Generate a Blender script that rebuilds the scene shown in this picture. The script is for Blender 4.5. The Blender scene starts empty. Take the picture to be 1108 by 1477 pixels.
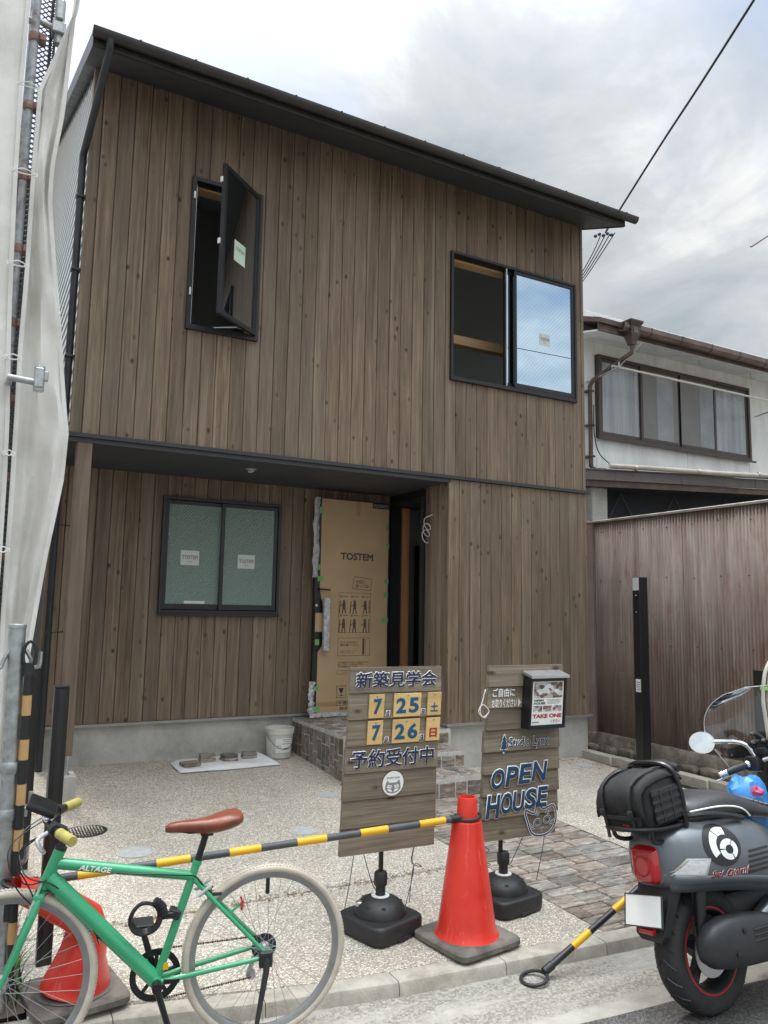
import bpy, bmesh, math, random
from mathutils import Vector, Matrix
random.seed(7)
R = math.radians
SC = bpy.context.scene
COL = SC.collection
# ------------------------------------------------------------------ camera, sky, sun, exposure
cam_d = bpy.data.cameras.new('camera'); cam = bpy.data.objects.new('camera', cam_d); COL.objects.link(cam)
SC.camera = cam
cam_d.sensor_fit = 'HORIZONTAL'; cam_d.sensor_width = 36.0; cam_d.lens = 1104.96 / 1108 * 36.0
cam_d.clip_start = 0.05; cam_d.clip_end = 3000
def cam_axes(yaw, pitch, roll):
    f = Vector((math.sin(yaw)*math.cos(pitch), math.cos(yaw)*math.cos(pitch), math.sin(pitch)))
    r = Vector((math.cos(yaw), -math.sin(yaw), 0)); u = r.cross(f)
    return r*math.cos(roll)+u*math.sin(roll), -r*math.sin(roll)+u*math.cos(roll), f
_r, _u, _f = cam_axes(R(28.3639), R(7.0434), R(1.0265))
cam.matrix_world = Matrix(((_r.x, _u.x, -_f.x, -0.6433), (_r.y, _u.y, -_f.y, -6.5679), (_r.z, _u.z, -_f.z, 1.6), (0, 0, 0, 1)))
SC.view_settings.view_transform = 'Standard'; SC.view_settings.look = 'None'
SC.view_settings.exposure = 1.0; SC.view_settings.gamma = 1.0; SC.view_settings.use_curve_mapping = False
SUN_AZ, SUN_EL = R(-8), R(62)
sun_dir = Vector((math.sin(SUN_AZ)*math.cos(SUN_EL), math.cos(SUN_AZ)*math.cos(SUN_EL), math.sin(SUN_EL)))
sl = bpy.data.lights.new('sun', 'SUN'); sl.energy = 1.5; sl.angle = R(16); sl.color = (1, .96, .9)
so = bpy.data.objects.new('sun', sl); COL.objects.link(so)
so.rotation_euler = (-sun_dir).to_track_quat('-Z', 'Y').to_euler(); so.location = (0, 6, 30)
wd = bpy.data.worlds.new('World'); SC.world = wd; wd.use_nodes = True
def build_world():
    nt = wd.node_tree; N = nt.nodes; Lk = nt.links; N.clear()
    out = N.new('ShaderNodeOutputWorld')
    sky = N.new('ShaderNodeTexSky'); sky.sky_type = 'NISHITA'; sky.sun_disc = False
    sky.sun_elevation = SUN_EL; sky.sun_rotation = SUN_AZ; sky.dust_density = 2.0; sky.air_density = 1.1
    b1 = N.new('ShaderNodeBackground'); b1.inputs['Strength'].default_value = 0.10
    Lk.new(sky.outputs[0], b1.inputs['Color'])
    tc = N.new('ShaderNodeTexCoord'); sep = N.new('ShaderNodeSeparateXYZ'); Lk.new(tc.outputs['Generated'], sep.inputs[0])
    def m(op, a, b=None):
        n = N.new('ShaderNodeMath'); n.operation = op
        for i, v in enumerate((a, b)):
            if v is None: continue
            if isinstance(v, (int, float)): n.inputs[i].default_value = v
            else: Lk.new(v, n.inputs[i])
        return n.outputs[0]
    d = m('ADD', m('MAXIMUM', sep.outputs['Z'], 0.0), 0.30)
    cb = N.new('ShaderNodeCombineXYZ')
    Lk.new(m('DIVIDE', sep.outputs['X'], d), cb.inputs[0]); Lk.new(m('DIVIDE', sep.outputs['Y'], d), cb.inputs[1])
    def noise(scale, detail, rough, dist=0.0, off=(0, 0, 0)):
        mp = N.new('ShaderNodeMapping'); mp.inputs['Location'].default_value = off; Lk.new(cb.outputs[0], mp.inputs[0])
        n = N.new('ShaderNodeTexNoise'); n.inputs['Scale'].default_value = scale; n.inputs['Detail'].default_value = detail
        n.inputs['Roughness'].default_value = rough; n.inputs['Distortion'].default_value = dist
        Lk.new(mp.outputs[0], n.inputs['Vector']); return n.outputs['Fac']
    def ramp(v, pts):
        r = N.new('ShaderNodeValToRGB'); e = r.color_ramp.elements
        while len(e) < len(pts): e.new(0.5)
        for i, (p, cc) in enumerate(pts): e[i].position = p; e[i].color = (*cc, 1)
        Lk.new(v, r.inputs[0]); return r.outputs[0]
    shade = noise(2.3, 9, .58, .5, (3.1, 1.7, 0))
    ccol = ramp(shade, [(.31, (.50, .57, .63)), (.43, (.67, .73, .77)), (.53, (.80, .84, .87)), (.64, (1.12, 1.13, 1.13))])
    # cloud glows towards the sun behind it
    vd = N.new('ShaderNodeVectorMath'); vd.operation = 'DOT_PRODUCT'; Lk.new(tc.outputs['Generated'], vd.inputs[0]); vd.inputs[1].default_value = sun_dir
    gl = m('POWER', m('MAXIMUM', vd.outputs['Value'], 0.0), 14.0)
    # clouds opposite the sun are lit from the front and brighter than those it lights from behind
    vh = N.new('ShaderNodeVectorMath'); vh.operation = 'DOT_PRODUCT'; Lk.new(tc.outputs['Generated'], vh.inputs[0]); vh.inputs[1].default_value = (math.sin(SUN_AZ), math.cos(SUN_AZ), 0)
    anti = m('SUBTRACT', 0.5, m('MULTIPLY', vh.outputs['Value'], 0.5))
    zen = m('POWER', m('MAXIMUM', sep.outputs['Z'], 0.0), 8.0)   # thin overcast is brightest overhead, under the high sun
    st = m('ADD', m('ADD', m('MULTIPLY', zen, 5.4), m('MULTIPLY', anti, 0.22)), m('ADD', m('MULTIPLY', gl, 0.06), 0.35))
    b2 = N.new('ShaderNodeBackground'); Lk.new(ccol, b2.inputs['Color']); Lk.new(st, b2.inputs['Strength'])
    cover = noise(0.9, 6, .58, .2, (8.3, -2.2, 0))
    cm = ramp(cover, [(.34, (.15, .15, .15)), (.50, (1, 1, 1))])
    mx = N.new('ShaderNodeMixShader'); Lk.new(cm, mx.inputs[0]); Lk.new(b1.outputs[0], mx.inputs[1]); Lk.new(b2.outputs[0], mx.inputs[2])
    Lk.new(mx.outputs[0], out.inputs['Surface'])
build_world()

# ------------------------------------------------------------------ mesh helpers
class MB:
    def __init__(s): s.bm = bmesh.new()
    def box(s, x0, x1, y0, y1, z0, z1, bev=0, seg=1, M=None):
        r = bmesh.ops.create_cube(s.bm, size=1.0)
        vs = r['verts']
        T = Matrix.Translation(((x0+x1)/2, (y0+y1)/2, (z0+z1)/2)) @ Matrix.Diagonal((abs(x1-x0), abs(y1-y0), abs(z1-z0), 1))
        bmesh.ops.transform(s.bm, matrix=T, verts=vs)
        if bev:
            es = list({e for v in vs for e in v.link_edges})
            rr = bmesh.ops.bevel(s.bm, geom=es, offset=bev, segments=seg, affect='EDGES', profile=0.5)
            vs = list({v for f in rr['faces'] for v in f.verts} | {v for v in vs if v.is_valid})
        if M is not None: bmesh.ops.transform(s.bm, matrix=M, verts=[v for v in vs if v.is_valid])
        return s
    def poly(s, pts):
        vs = [s.bm.verts.new(p) for p in pts]; s.bm.faces.new(vs); return s
    def prism(s, pts2, h0, h1, M=None):
        """polygon in xy extruded from z=h0 to h1, then M"""
        M = M or Matrix()
        a = [s.bm.verts.new(M @ Vector((p[0], p[1], h0))) for p in pts2]
        b = [s.bm.verts.new(M @ Vector((p[0], p[1], h1))) for p in pts2]
        n = len(a)
        s.bm.faces.new(list(reversed(a))); s.bm.faces.new(b)
        for i in range(n): s.bm.faces.new((a[i], a[(i+1) % n], b[(i+1) % n], b[i]))
        return s
    def tube(s, pts, r, seg=8, closed=False, cap=True):
        pts = [Vector(p) for p in pts]; n = len(pts)
        rad = r if isinstance(r, (list, tuple)) else [r]*n
        rings = []; up = None
        for i, p in enumerate(pts):
            a = pts[(i-1) % n] if (closed or i > 0) else p
            b = pts[(i+1) % n] if (closed or i < n-1) else p
            t = (b-a).normalized()
            if up is None:
                up = Vector((0, 0, 1)) if abs(t.z) < .9 else Vector((1, 0, 0))
            u = (up - t*up.dot(t))
            if u.length < 1e-6: u = t.orthogonal()
            u.normalize(); v = t.cross(u); up = u
            rings.append([s.bm.verts.new(p + (u*math.cos(2*math.pi*k/seg) + v*math.sin(2*math.pi*k/seg))*rad[i]) for k in range(seg)])
        m = n if closed else n-1
        for i in range(m):
            A, B = rings[i], rings[(i+1) % n]
            for k in range(seg): s.bm.faces.new((A[k], A[(k+1) % seg], B[(k+1) % seg], B[k]))
        if cap and not closed:
            s.bm.faces.new(list(reversed(rings[0]))); s.bm.faces.new(rings[-1])
        return s
    def lathe(s, prof, seg=24, M=None, cap=True):
        M = M or Matrix(); rings = []
        for (r, z) in prof:
            rings.append([s.bm.verts.new(M @ Vector((r*math.cos(2*math.pi*k/seg), r*math.sin(2*math.pi*k/seg), z))) for k in range(seg)])
        for i in range(len(rings)-1):
            A, B = rings[i], rings[i+1]
            for k in range(seg): s.bm.faces.new((A[k], A[(k+1) % seg], B[(k+1) % seg], B[k]))
        if cap:
            s.bm.faces.new(list(reversed(rings[0]))); s.bm.faces.new(rings[-1])
        return s
    def loft(s, rings, cap=True, closed=False):
        vr = [[s.bm.verts.new(p) for p in rg] for rg in rings]; n = len(vr[0])
        m = len(vr) if closed else len(vr)-1
        for i in range(m):
            A, B = vr[i], vr[(i+1) % len(vr)]
            for k in range(n): s.bm.faces.new((A[k], A[(k+1) % n], B[(k+1) % n], B[k]))
        if cap and not closed:
            s.bm.faces.new(list(reversed(vr[0]))); s.bm.faces.new(vr[-1])
        return s
    def sheet(s, rows):
        vr = [[s.bm.verts.new(p) for p in rg] for rg in rows]
        for i in range(len(vr)-1):
            for k in range(len(vr[0])-1):
                s.bm.faces.new((vr[i][k], vr[i][k+1], vr[i+1][k+1], vr[i+1][k]))
        return s
    def sphere(s, c, r, seg=12, sc=(1, 1, 1)):
        M = Matrix.Translation(c) @ Matrix.Diagonal((sc[0], sc[1], sc[2], 1))
        bmesh.ops.create_uvsphere(s.bm, u_segments=seg, v_segments=max(6, seg//2), radius=r, matrix=M); return s
    def mesh(s, name='m', smooth=None):
        bmesh.ops.recalc_face_normals(s.bm, faces=s.bm.faces)
        me = bpy.data.meshes.new(name); s.bm.to_mesh(me); s.bm.free()
        if smooth is not None:
            me.shade_smooth(); me.set_sharp_from_angle(angle=R(smooth))
        return me
def link(name, me, mat=None, parent=None, loc=None, rot=None):
    o = bpy.data.objects.new(name, me); COL.objects.link(o)
    if mat is not None and me is not None:
        if len(me.materials) == 0: me.materials.append(mat)
    if parent is not None: o.parent = parent
    if loc is not None: o.location = loc
    if rot is not None: o.rotation_euler = rot
    return o
def obj(name, mb, mat, parent=None, smooth=35, loc=None, rot=None):
    return link(name, mb.mesh(name, smooth), mat, parent, loc, rot)
def tag(o, label=None, cat=None, group=None, kind=None):
    if label: o['label'] = label
    if cat: o['category'] = cat
    if group: o['group'] = group
    if kind: o['kind'] = kind
    return o
def thing(name, label, cat, loc=(0, 0, 0), rotz=0.0, group=None):
    o = link(name, None, loc=loc, rot=(0, 0, rotz)); return tag(o, label, cat, group)
def B(x0, x1, y0, y1, z0, z1, bev=0, seg=1, M=None): return MB().box(x0, x1, y0, y1, z0, z1, bev, seg, M)
def arc(c, r, a0, a1, n, plane='xz', y=0.0):
    o = []
    for i in range(n):
        a = R(a0+(a1-a0)*i/(n-1))
        if plane == 'xz': o.append((c[0]+r*math.cos(a), y, c[1]+r*math.sin(a)))
        elif plane == 'xy': o.append((c[0]+r*math.cos(a), c[1]+r*math.sin(a), y))
        else: o.append((y, c[0]+r*math.cos(a), c[1]+r*math.sin(a)))
    return o
def smoothpath(pts, sub=6):
    P = [Vector(p) for p in pts]; out = []
    for i in range(len(P)-1):
        p0 = P[max(i-1, 0)]; p1 = P[i]; p2 = P[i+1]; p3 = P[min(i+2, len(P)-1)]
        for k in range(sub):
            t = k/sub
            out.append(0.5*((2*p1)+(-p0+p2)*t+(2*p0-5*p1+4*p2-p3)*t*t+(-p0+3*p1-3*p2+p3)*t*t*t))
    out.append(P[-1]); return out
_txt_cache = {}
def text_mesh(s, off):
    cu = bpy.data.curves.new('t', 'FONT'); cu.body = s; cu.bevel_depth = max(off, 0); cu.bevel_resolution = 0; cu.resolution_u = 3; cu.space_line = 1.0
    o = bpy.data.objects.new('t', cu); COL.objects.link(o)
    dg = bpy.context.evaluated_depsgraph_get(); dg.update()
    me = bpy.data.meshes.new_from_object(o.evaluated_get(dg))
    bpy.data.objects.remove(o); bpy.data.curves.remove(cu)
    return me
def text(s, mat, parent, x0, x1, z0, z1, y, off=0.0, M=None, outline=None, omat=None, name='lettering', skew=0.0):
    """flat letters filling the box x0..x1, z0..z1 in the local xz plane at depth y (or in M's xy plane)"""
    me0 = text_mesh(s, off); vs = [v.co for v in me0.vertices]
    if not vs: return None
    ax, bx = min(v.x for v in vs), max(v.x for v in vs); ay, by = min(v.y for v in vs), max(v.y for v in vs)
    def place(me, dy):
        zs = max(1e-6, max(abs(v.co.z) for v in me.vertices))
        for v in me.vertices:
            u = (v.co.x-ax)/(bx-ax); w = (v.co.y-ay)/(by-ay)
            X = x0+(x1-x0)*u; Z = z0+(z1-z0)*w; X += skew*(Z-z0)
            d2 = dy+(v.co.z/zs)*.0004
            v.co = (M @ Vector((X, Z, d2))) if M is not None else Vector((X, y-d2, Z))
        me.update()
    if outline:
        me1 = text_mesh(s, off+outline); place(me1, 0.0)
        me1.materials.clear(); link('lettering_outline', me1, omat, parent)
    place(me0, 0.0014 if outline else 0.0)
    me0.materials.clear()
    return link(name, me0, mat, parent)
# ------------------------------------------------------------------ materials
def newmat(name):
    m = bpy.data.materials.new(name); m.use_nodes = True
    nt = m.node_tree; b = nt.nodes['Principled BSDF']; return m, nt, b
class NT:
    def __init__(s, nt): s.nt = nt; s.N = nt.nodes; s.L = nt.links
    def n(s, t, **kw):
        x = s.N.new(t)
        for k, v in kw.items(): setattr(x, k, v)
        return x
    def link(s, a, b): s.L.new(a, b)
    def setin(s, node, i, v):
        if v is None: return
        if hasattr(v, 'is_linked') or hasattr(v, 'links'): s.L.new(v, node.inputs[i])
        else:
            try: node.inputs[i].default_value = v
            except Exception: node.inputs[i].default_value = (*v, 1)
    def math(s, op, a, b=None, c=None, clamp=False):
        x = s.n('ShaderNodeMath', operation=op); x.use_clamp = clamp
        s.setin(x, 0, a); s.setin(x, 1, b); s.setin(x, 2, c); return x.outputs[0]
    def vmath(s, op, a, b=None):
        x = s.n('ShaderNodeVectorMath', operation=op); s.setin(x, 0, a); s.setin(x, 1, b); return x.outputs[0]
    def obco(s): return s.n('ShaderNodeTexCoord').outputs['Object']
    def world(s): return s.n('ShaderNodeNewGeometry').outputs['Position']
    def rnd(s): return s.n('ShaderNodeObjectInfo').outputs['Random']
    def mapping(s, v, scale=(1, 1, 1), loc=(0, 0, 0), rot=(0, 0, 0)):
        x = s.n('ShaderNodeMapping'); s.setin(x, 0, v); s.setin(x, 'Scale', scale); s.setin(x, 'Location', loc); s.setin(x, 'Rotation', rot); return x.outputs[0]
    def noise(s, v, scale, detail=4, rough=.55, dist=0.0):
        x = s.n('ShaderNodeTexNoise'); s.setin(x, 'Vector', v); s.setin(x, 'Scale', scale); s.setin(x, 'Detail', detail); s.setin(x, 'Roughness', rough); s.setin(x, 'Distortion', dist); return x.outputs['Fac']
    def vor(s, v, scale, feature='F1', out='Distance', rand=1.0):
        x = s.n('ShaderNodeTexVoronoi', feature=feature); s.setin(x, 'Vector', v); s.setin(x, 'Scale', scale); s.setin(x, 'Randomness', rand); return x.outputs[out]
    def ramp(s, v, pts):
        x = s.n('ShaderNodeValToRGB'); e = x.color_ramp.elements
        while len(e) < len(pts): e.new(.5)
        for i, (p, c) in enumerate(pts):
            e[i].position = p; e[i].color = (c, c, c, 1) if isinstance(c, (int, float)) else (*c, 1)
        s.setin(x, 0, v); return x.outputs[0]
    def mix(s, f, a, b, t='MIX'):
        x = s.n('ShaderNodeMix', data_type='RGBA', blend_type=t)
        s.setin(x, 0, f); s.setin(x, 6, a if not isinstance(a, tuple) else (*a, 1)); s.setin(x, 7, b if not isinstance(b, tuple) else (*b, 1)); return x.outputs[2]
    def bump(s, h, strength=.3, dist=.01):
        x = s.n('ShaderNodeBump'); s.setin(x, 'Height', h); s.setin(x, 'Strength', strength); s.setin(x, 'Distance', dist); return x.outputs[0]
def mat_plain(name, col, rough=.5, metal=0.0, var=.12, nscale=8.0, bump=0.0, bscale=60.0, dirt=None, spec=.5, coat=0.0, perobj=0.0):
    m, nt, b = newmat(name); t = NT(nt); co = t.obco()
    a = t.noise(co, nscale, 5, .6)
    lo = tuple(max(0, c*(1-var*1.6)) for c in col); hi = tuple(min(1, c*(1+var*1.2)) for c in col)
    c = t.mix(t.ramp(a, [(.3, 0.0), (.7, 1.0)]), lo, hi)
    if dirt:
        d = t.ramp(t.noise(co, nscale*.45, 6, .68, .3), [(.50, 0.0), (.68, 1.0)])
        c = t.mix(t.math('MULTIPLY', d, dirt[1]), c, dirt[0])
    if perobj:
        k = t.math('ADD', t.math('MULTIPLY', t.rnd(), perobj*2), 1-perobj)
        c = t.mulcol(c, k)
    t.link(c, b.inputs['Base Color']); b.inputs['Metallic'].default_value = metal
    r = t.math('ADD', t.math('MULTIPLY', t.noise(co, nscale*3, 4), .25), rough-.12, clamp=True); t.link(r, b.inputs['Roughness'])
    b.inputs['Specular IOR Level'].default_value = spec
    if coat: b.inputs['Coat Weight'].default_value = coat; b.inputs['Coat Roughness'].default_value = .08
    if bump: t.link(t.bump(t.noise(co, bscale, 4, .6), bump, .004), b.inputs['Normal'])
    return m
def _mulcol(s, c, k):
    x = s.n('ShaderNodeVectorMath', operation='SCALE'); s.setin(x, 0, c); s.L.new(k, x.inputs['Scale']); return x.outputs[0]
NT.mulcol = _mulcol

def mat_wood(name, dark, mid, light, axis='z', knots=1.0, rough=.62, var=.35, kscale=(6.5, 3.0), grain=1.0, edge=None):
    m, nt, b = newmat(name); t = NT(nt); co = t.obco(); rd = t.rnd()
    off = t.n('ShaderNodeCombineXYZ'); t.link(t.math('MULTIPLY', rd, 53.0), off.inputs[0]); t.link(t.math('MULTIPLY', rd, 17.0), off.inputs[1]); t.link(t.math('MULTIPLY', rd, 91.0), off.inputs[2])
    v = t.vmath('ADD', co, off.outputs[0])
    def sc(across, along):
        return (along, across, across) if axis == 'x' else ((across, along, across) if axis == 'y' else (across, across, along))
    g1 = t.noise(t.mapping(v, sc(26, .8)), 1.0, 5, .6, .6)
    g2 = t.noise(t.mapping(v, sc(160, 4.0)), 1.0, 3, .6)
    blot = t.noise(t.mapping(v, sc(7, 1.6)), 1.0, 4, .6)
    f = t.math('ADD', t.math('MULTIPLY', g1, .56), t.math('MULTIPLY', g2, .44*grain))
    c = t.ramp(f, [(.31, dark), (.50, mid), (.69, light)])
    c = t.mulcol(c, t.math('ADD', t.math('MULTIPLY', blot, .7), .65))
    # knots
    if axis == 'x': kv = (kscale[1], 0.0, kscale[0])
    elif axis == 'y': kv = (0.0, kscale[1], kscale[0])
    else: kv = (kscale[0], 0.0, kscale[1])
    kd = t.vor(t.mapping(v, kv), 1.0)
    wob = t.math('ADD', kd, t.math('MULTIPLY', t.math('SUBTRACT', t.noise(t.mapping(v, sc(90, 40)), 1.0, 2), .5), .05))
    kn = t.ramp(wob, [(.048, 1.0), (.088, .68), (.125, .25), (.24, 0.0)])
    halo = t.ramp(wob, [(.11, 0.0), (.17, 1.0), (.28, 0.0)])
    c = t.mulcol(c, t.math('ADD', t.math('MULTIPLY', halo, .14*knots), 1.0))
    c = t.mix(t.math('MULTIPLY', kn, .9*knots), c, tuple(x*.32 for x in dark))
    k = t.math('ADD', t.math('MULTIPLY', rd, var), 1-var*.5)
    c = t.mulcol(c, k)
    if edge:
        # lit chamfers painted in as lighter edge bands; a few boards are greyer, sapwood streaks in some
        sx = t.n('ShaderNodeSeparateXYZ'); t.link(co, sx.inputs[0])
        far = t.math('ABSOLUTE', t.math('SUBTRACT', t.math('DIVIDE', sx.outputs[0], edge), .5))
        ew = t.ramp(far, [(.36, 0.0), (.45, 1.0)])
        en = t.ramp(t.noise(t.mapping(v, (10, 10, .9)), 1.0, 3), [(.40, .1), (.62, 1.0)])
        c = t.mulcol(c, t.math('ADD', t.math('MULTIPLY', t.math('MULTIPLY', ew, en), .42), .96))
        sap = t.ramp(t.noise(t.mapping(v, (9, 9, .22)), 1.0, 2), [(.60, 0.0), (.72, 1.0)])
        c = t.mix(t.math('MULTIPLY', sap, .45), c, (.34, .27, .20))
        grey = t.math('MULTIPLY', t.ramp(t.math('FRACT', t.math('MULTIPLY', rd, 13.7)), [(.55, 0.0), (1.0, 1.0)]), .35)
        c = t.mix(grey, c, (.165, .138, .112))
    t.link(c, b.inputs['Base Color']); b.inputs['Roughness'].default_value = rough; b.inputs['Specular IOR Level'].default_value = .3
    h = t.math('SUBTRACT', f, t.math('MULTIPLY', kn, -.35))
    t.link(t.bump(h, .35, .003), b.inputs['Normal'])
    return m
M = {}
def setup_materials():
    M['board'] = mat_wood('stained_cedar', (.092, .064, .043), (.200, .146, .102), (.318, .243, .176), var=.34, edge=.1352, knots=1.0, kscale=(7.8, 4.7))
    M['sign_wood'] = mat_wood('sign_cedar', (.098, .078, .056), (.205, .168, .122), (.335, .282, .212), axis='x', kscale=(9, 4.2), knots=1.0, var=.22)
    M['post_wood'] = mat_wood('post_timber', (.17, .125, .095), (.23, .172, .132), (.28, .215, .17), knots=.35, var=.1, kscale=(5, 1.4), grain=.6)
    M['timber'] = mat_wood('fresh_timber', (.52, .33, .17), (.62, .41, .22), (.70, .49, .28), axis='x', knots=.3, var=.1)
    M['jamb'] = mat_wood('orange_timber', (.32, .15, .06), (.40, .20, .085), (.46, .25, .11), knots=.2, var=.1)
    M['metal_dark'] = mat_plain('dark_coated_metal', (.030, .033, .038), .45, 0.0, .12, 6)
    M['frame'] = mat_plain('black_sash_aluminium', (.022, .023, .026), .38, .2, .1, 6)
    M['gutterm'] = mat_plain('brown_black_gutter', (.040, .038, .036), .42, 0, .15, 3)
    M['soffit'] = mat_plain('dark_soffit_board', (.060, .064, .070), .6, 0, .06, 1.2)
    M['flash'] = mat_plain('drip_flashing', (.34, .34, .33), .45, .4, .08, 5)
    M['roofm'] = mat_plain('roof_metal', (.06, .06, .065), .4, .3, .1, 3)
    M['plaster'] = mat_plain('interior_board', (.72, .71, .69), .8, 0, .05, 1.5)
    M['floorm'] = mat_plain('interior_floor', (.25, .20, .15), .6, 0, .1, 3)
    M['silver'] = mat_plain('galvanised_steel', (.46, .48, .49), .42, .85, .18, 25, .1, 120, ((.30, .30, .29), .5))
    M['chrome'] = mat_plain('polished_chrome', (.80, .80, .81), .14, 1.0, .03, 10)
    M['alu'] = mat_plain('brushed_aluminium', (.60, .61, .62), .32, .9, .06, 20)
    M['spoke'] = mat_plain('dull_steel_spoke', (.34, .34, .34), .55, .6, .05, 10)
    M['rim_grey'] = mat_plain('grey_rim', (.36, .36, .355), .4, .7, .08, 14)
    M['black_plastic'] = mat_plain('black_plastic', (.020, .020, .021), .48, 0, .15, 12, .06, 200)
    M['black_satin'] = mat_plain('black_satin_paint', (.012, .012, .013), .34, 0, .1, 6)
    M['rubber'] = mat_plain('tyre_rubber', (.024, .024, .025), .72, 0, .2, 14, .15, 90, ((.07, .065, .06), .5))
    M['white_paper'] = mat_plain('white_paper', (.80, .80, .77), .7, 0, .03, 4)
    M['sticker'] = mat_plain('film_sticker', (.62, .66, .62), .45, 0, .04, 6)
    M['green_sticker'] = mat_plain('pale_green_sticker', (.58, .74, .60), .5, 0, .04, 6)
    M['ink'] = mat_plain('black_ink', (.035, .03, .03), .7, 0, .05)
    M['ink_soft'] = mat_plain('brown_print_ink', (.085, .065, .05), .8, 0, .1)
    M['ink_grey'] = mat_plain('grey_ink', (.22, .24, .23), .7, 0, .05)
    M['navy'] = mat_plain('navy_paint', (.020, .026, .075), .45, 0, .08)
    M['teal'] = mat_plain('blue_paint', (.012, .095, .20), .45, 0, .08)
    M['teal2'] = mat_plain('deep_blue_paint', (.016, .062, .130), .42, 0, .08)
    M['redpaint'] = mat_plain('red_paint', (.42, .02, .02), .45, 0, .08)
    M['white_paint'] = mat_plain('white_paint', (.82, .82, .80), .5, 0, .03)
    M['cream_ply'] = mat_wood('pale_plywood_tag', (.62, .42, .17), (.72, .51, .23), (.80, .60, .30), axis='x', knots=0, var=.1, grain=.5)
    M['cardboard'] = mat_plain('cardboard', (.43, .305, .175), .85, 0, .07, 2.0, .05, 40)
    M['tape_green'] = mat_plain('green_masking_tape', (.16, .36, .12), .6, 0, .1)
    M['tape_brown'] = mat_plain('brown_tape', (.36, .23, .10), .35, 0, .05)
    M['bubble'] = mat_plain('crumpled_film', (.45, .46, .47), .3, 0, .3, 30, .6, 40)
    M['cone_red'] = mat_plain('cone_red_plastic', (.78, .045, .028), .40, 0, .07, 5, .05, 60, ((.80, .22, .18), .30))
    M['cone_base'] = mat_plain('grey_cone_rubber', (.135, .122, .105), .9, 0, .3, 10, .4, 50, ((.26, .24, .21), .6))
    M['bar_grey'] = mat_plain('bar_dark_grey', (.070, .075, .082), .5, 0, .12, 10)
    M['bar_black'] = mat_plain('bar_black', (.018, .018, .02), .4, 0, .1, 10)
    M['bar_yellow'] = mat_plain('bar_yellow_film', (.80, .42, .012), .42, 0, .06, 10)
    M['bar_tan'] = mat_plain('bar_faded_orange_film', (.50, .31, .13), .5, 0, .08, 10)
    M['bike_green'] = mat_plain('bicycle_green_paint', (.040, .360, .165), .24, 0, .05, 4, coat=.6)
    M['tan_leather'] = mat_plain('brown_saddle_leather', (.215, .058, .030), .38, 0, .2, 16, .12, 90)
    M['tyre_cream'] = mat_plain('cream_tyre', (.56, .50, .41), .8, 0, .12, 10, .2, 120, ((.38, .33, .27), .6))
    M['grip'] = mat_plain('ochre_grip', (.42, .36, .10), .7, 0, .12, 30)
    M['rust'] = mat_plain('rusty_chain', (.085, .040, .022), .8, .2, .4, 80)
    M['scooter_grey'] = mat_plain('matt_grey_scooter_paint', (.165, .182, .198), .34, .55, .05, 3)
    M['scooter_black'] = mat_plain('black_emblem', (.02, .021, .023), .4, 0, .05)
    M['seat_vinyl'] = mat_plain('black_seat_vinyl', (.034, .035, .038), .42, 0, .1, 20, .12, 260)
    M['engine'] = mat_plain('dark_engine_cover', (.035, .036, .038), .5, .3, .12, 12)
    M['red_lens'] = mat_plain('red_lens', (.48, .006, .014), .10, 0, .1, 20, coat=.8)
    M['clear_lens'] = mat_plain('clear_lens', (.70, .72, .73), .12, .3, .1, 60, .5, 160, coat=.8)
    M['cordura'] = mat_plain('black_bag_fabric', (.016, .016, .017), .8, 0, .25, 18, .35, 120)
    M['strap'] = mat_plain('black_webbing', (.024, .024, .025), .7, 0, .15, 60, .3, 300)
    M['blue_film'] = mat_plain('blue_plastic_bag', (.06, .26, .62), .3, 0, .25, 14, .4, 22)
    M['pink_film'] = mat_plain('pink_cloth', (.62, .10, .22), .6, 0, .2, 14)
    M['cable_white'] = mat_plain('white_cable', (.68, .68, .65), .5, 0, .05)
    M['conduit'] = mat_plain('cream_conduit', (.58, .56, .48), .5, 0, .05)
    M['lime'] = mat_plain('lime_tape', (.42, .72, .16), .6, 0, .06)
    M['bucket'] = mat_plain('dirty_white_bucket', (.60, .59, .55), .6, 0, .08, 8, .05, 60, ((.34, .33, .30), .75))
    M['tarp'] = mat_plain('white_poly_sheet', (.70, .71, .71), .5, 0, .05, 4, .1, 20)
    M['brown_paint'] = mat_plain('brown_house_trim', (.085, .055, .045), .5, 0, .2, 8, 0, 60, ((.20, .15, .13), .4))
    M['brown_gutter'] = mat_plain('brown_plastic_gutter', (.13, .088, .074), .45, 0, .2, 4, 0, 60, ((.24, .19, .17), .45))
    M['beige_pipe'] = mat_plain('faded_beige_pipe', (.46, .42, .36), .6, 0, .12, 6, 0, 60, ((.25, .19, .14), .5))
    M['awning'] = mat_plain('grey_brown_fascia', (.115, .098, .095), .55, 0, .12, 3, 0, 50, ((.19, .17, .165), .4))
    M['window_brown'] = mat_plain('bronze_sash', (.080, .062, .055), .45, .3, .1, 8)
    M['curtain'] = mat_plain('grey_curtain', (.30, .32, .335), .8, 0, .12, 3)
    M['screen'] = mat_plain('insect_screen', (.22, .22, .215), .75, 0, .05, 2)
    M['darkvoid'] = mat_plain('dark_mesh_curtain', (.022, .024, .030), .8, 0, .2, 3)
    M['grass'] = mat_plain('grass_blade', (.055, .13, .028), .6, 0, .4, 30)
    M['grass_dry'] = mat_plain('dry_grass', (.26, .22, .11), .7, 0, .3, 30)
    M['leaf'] = mat_plain('dry_leaf', (.30, .19, .09), .8, 0, .4, 30, perobj=.3)
    M['old_wood'] = mat_wood('old_dark_wood', (.03, .022, .018), (.05, .04, .033), (.08, .065, .055), knots=.2, var=.3)
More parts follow.
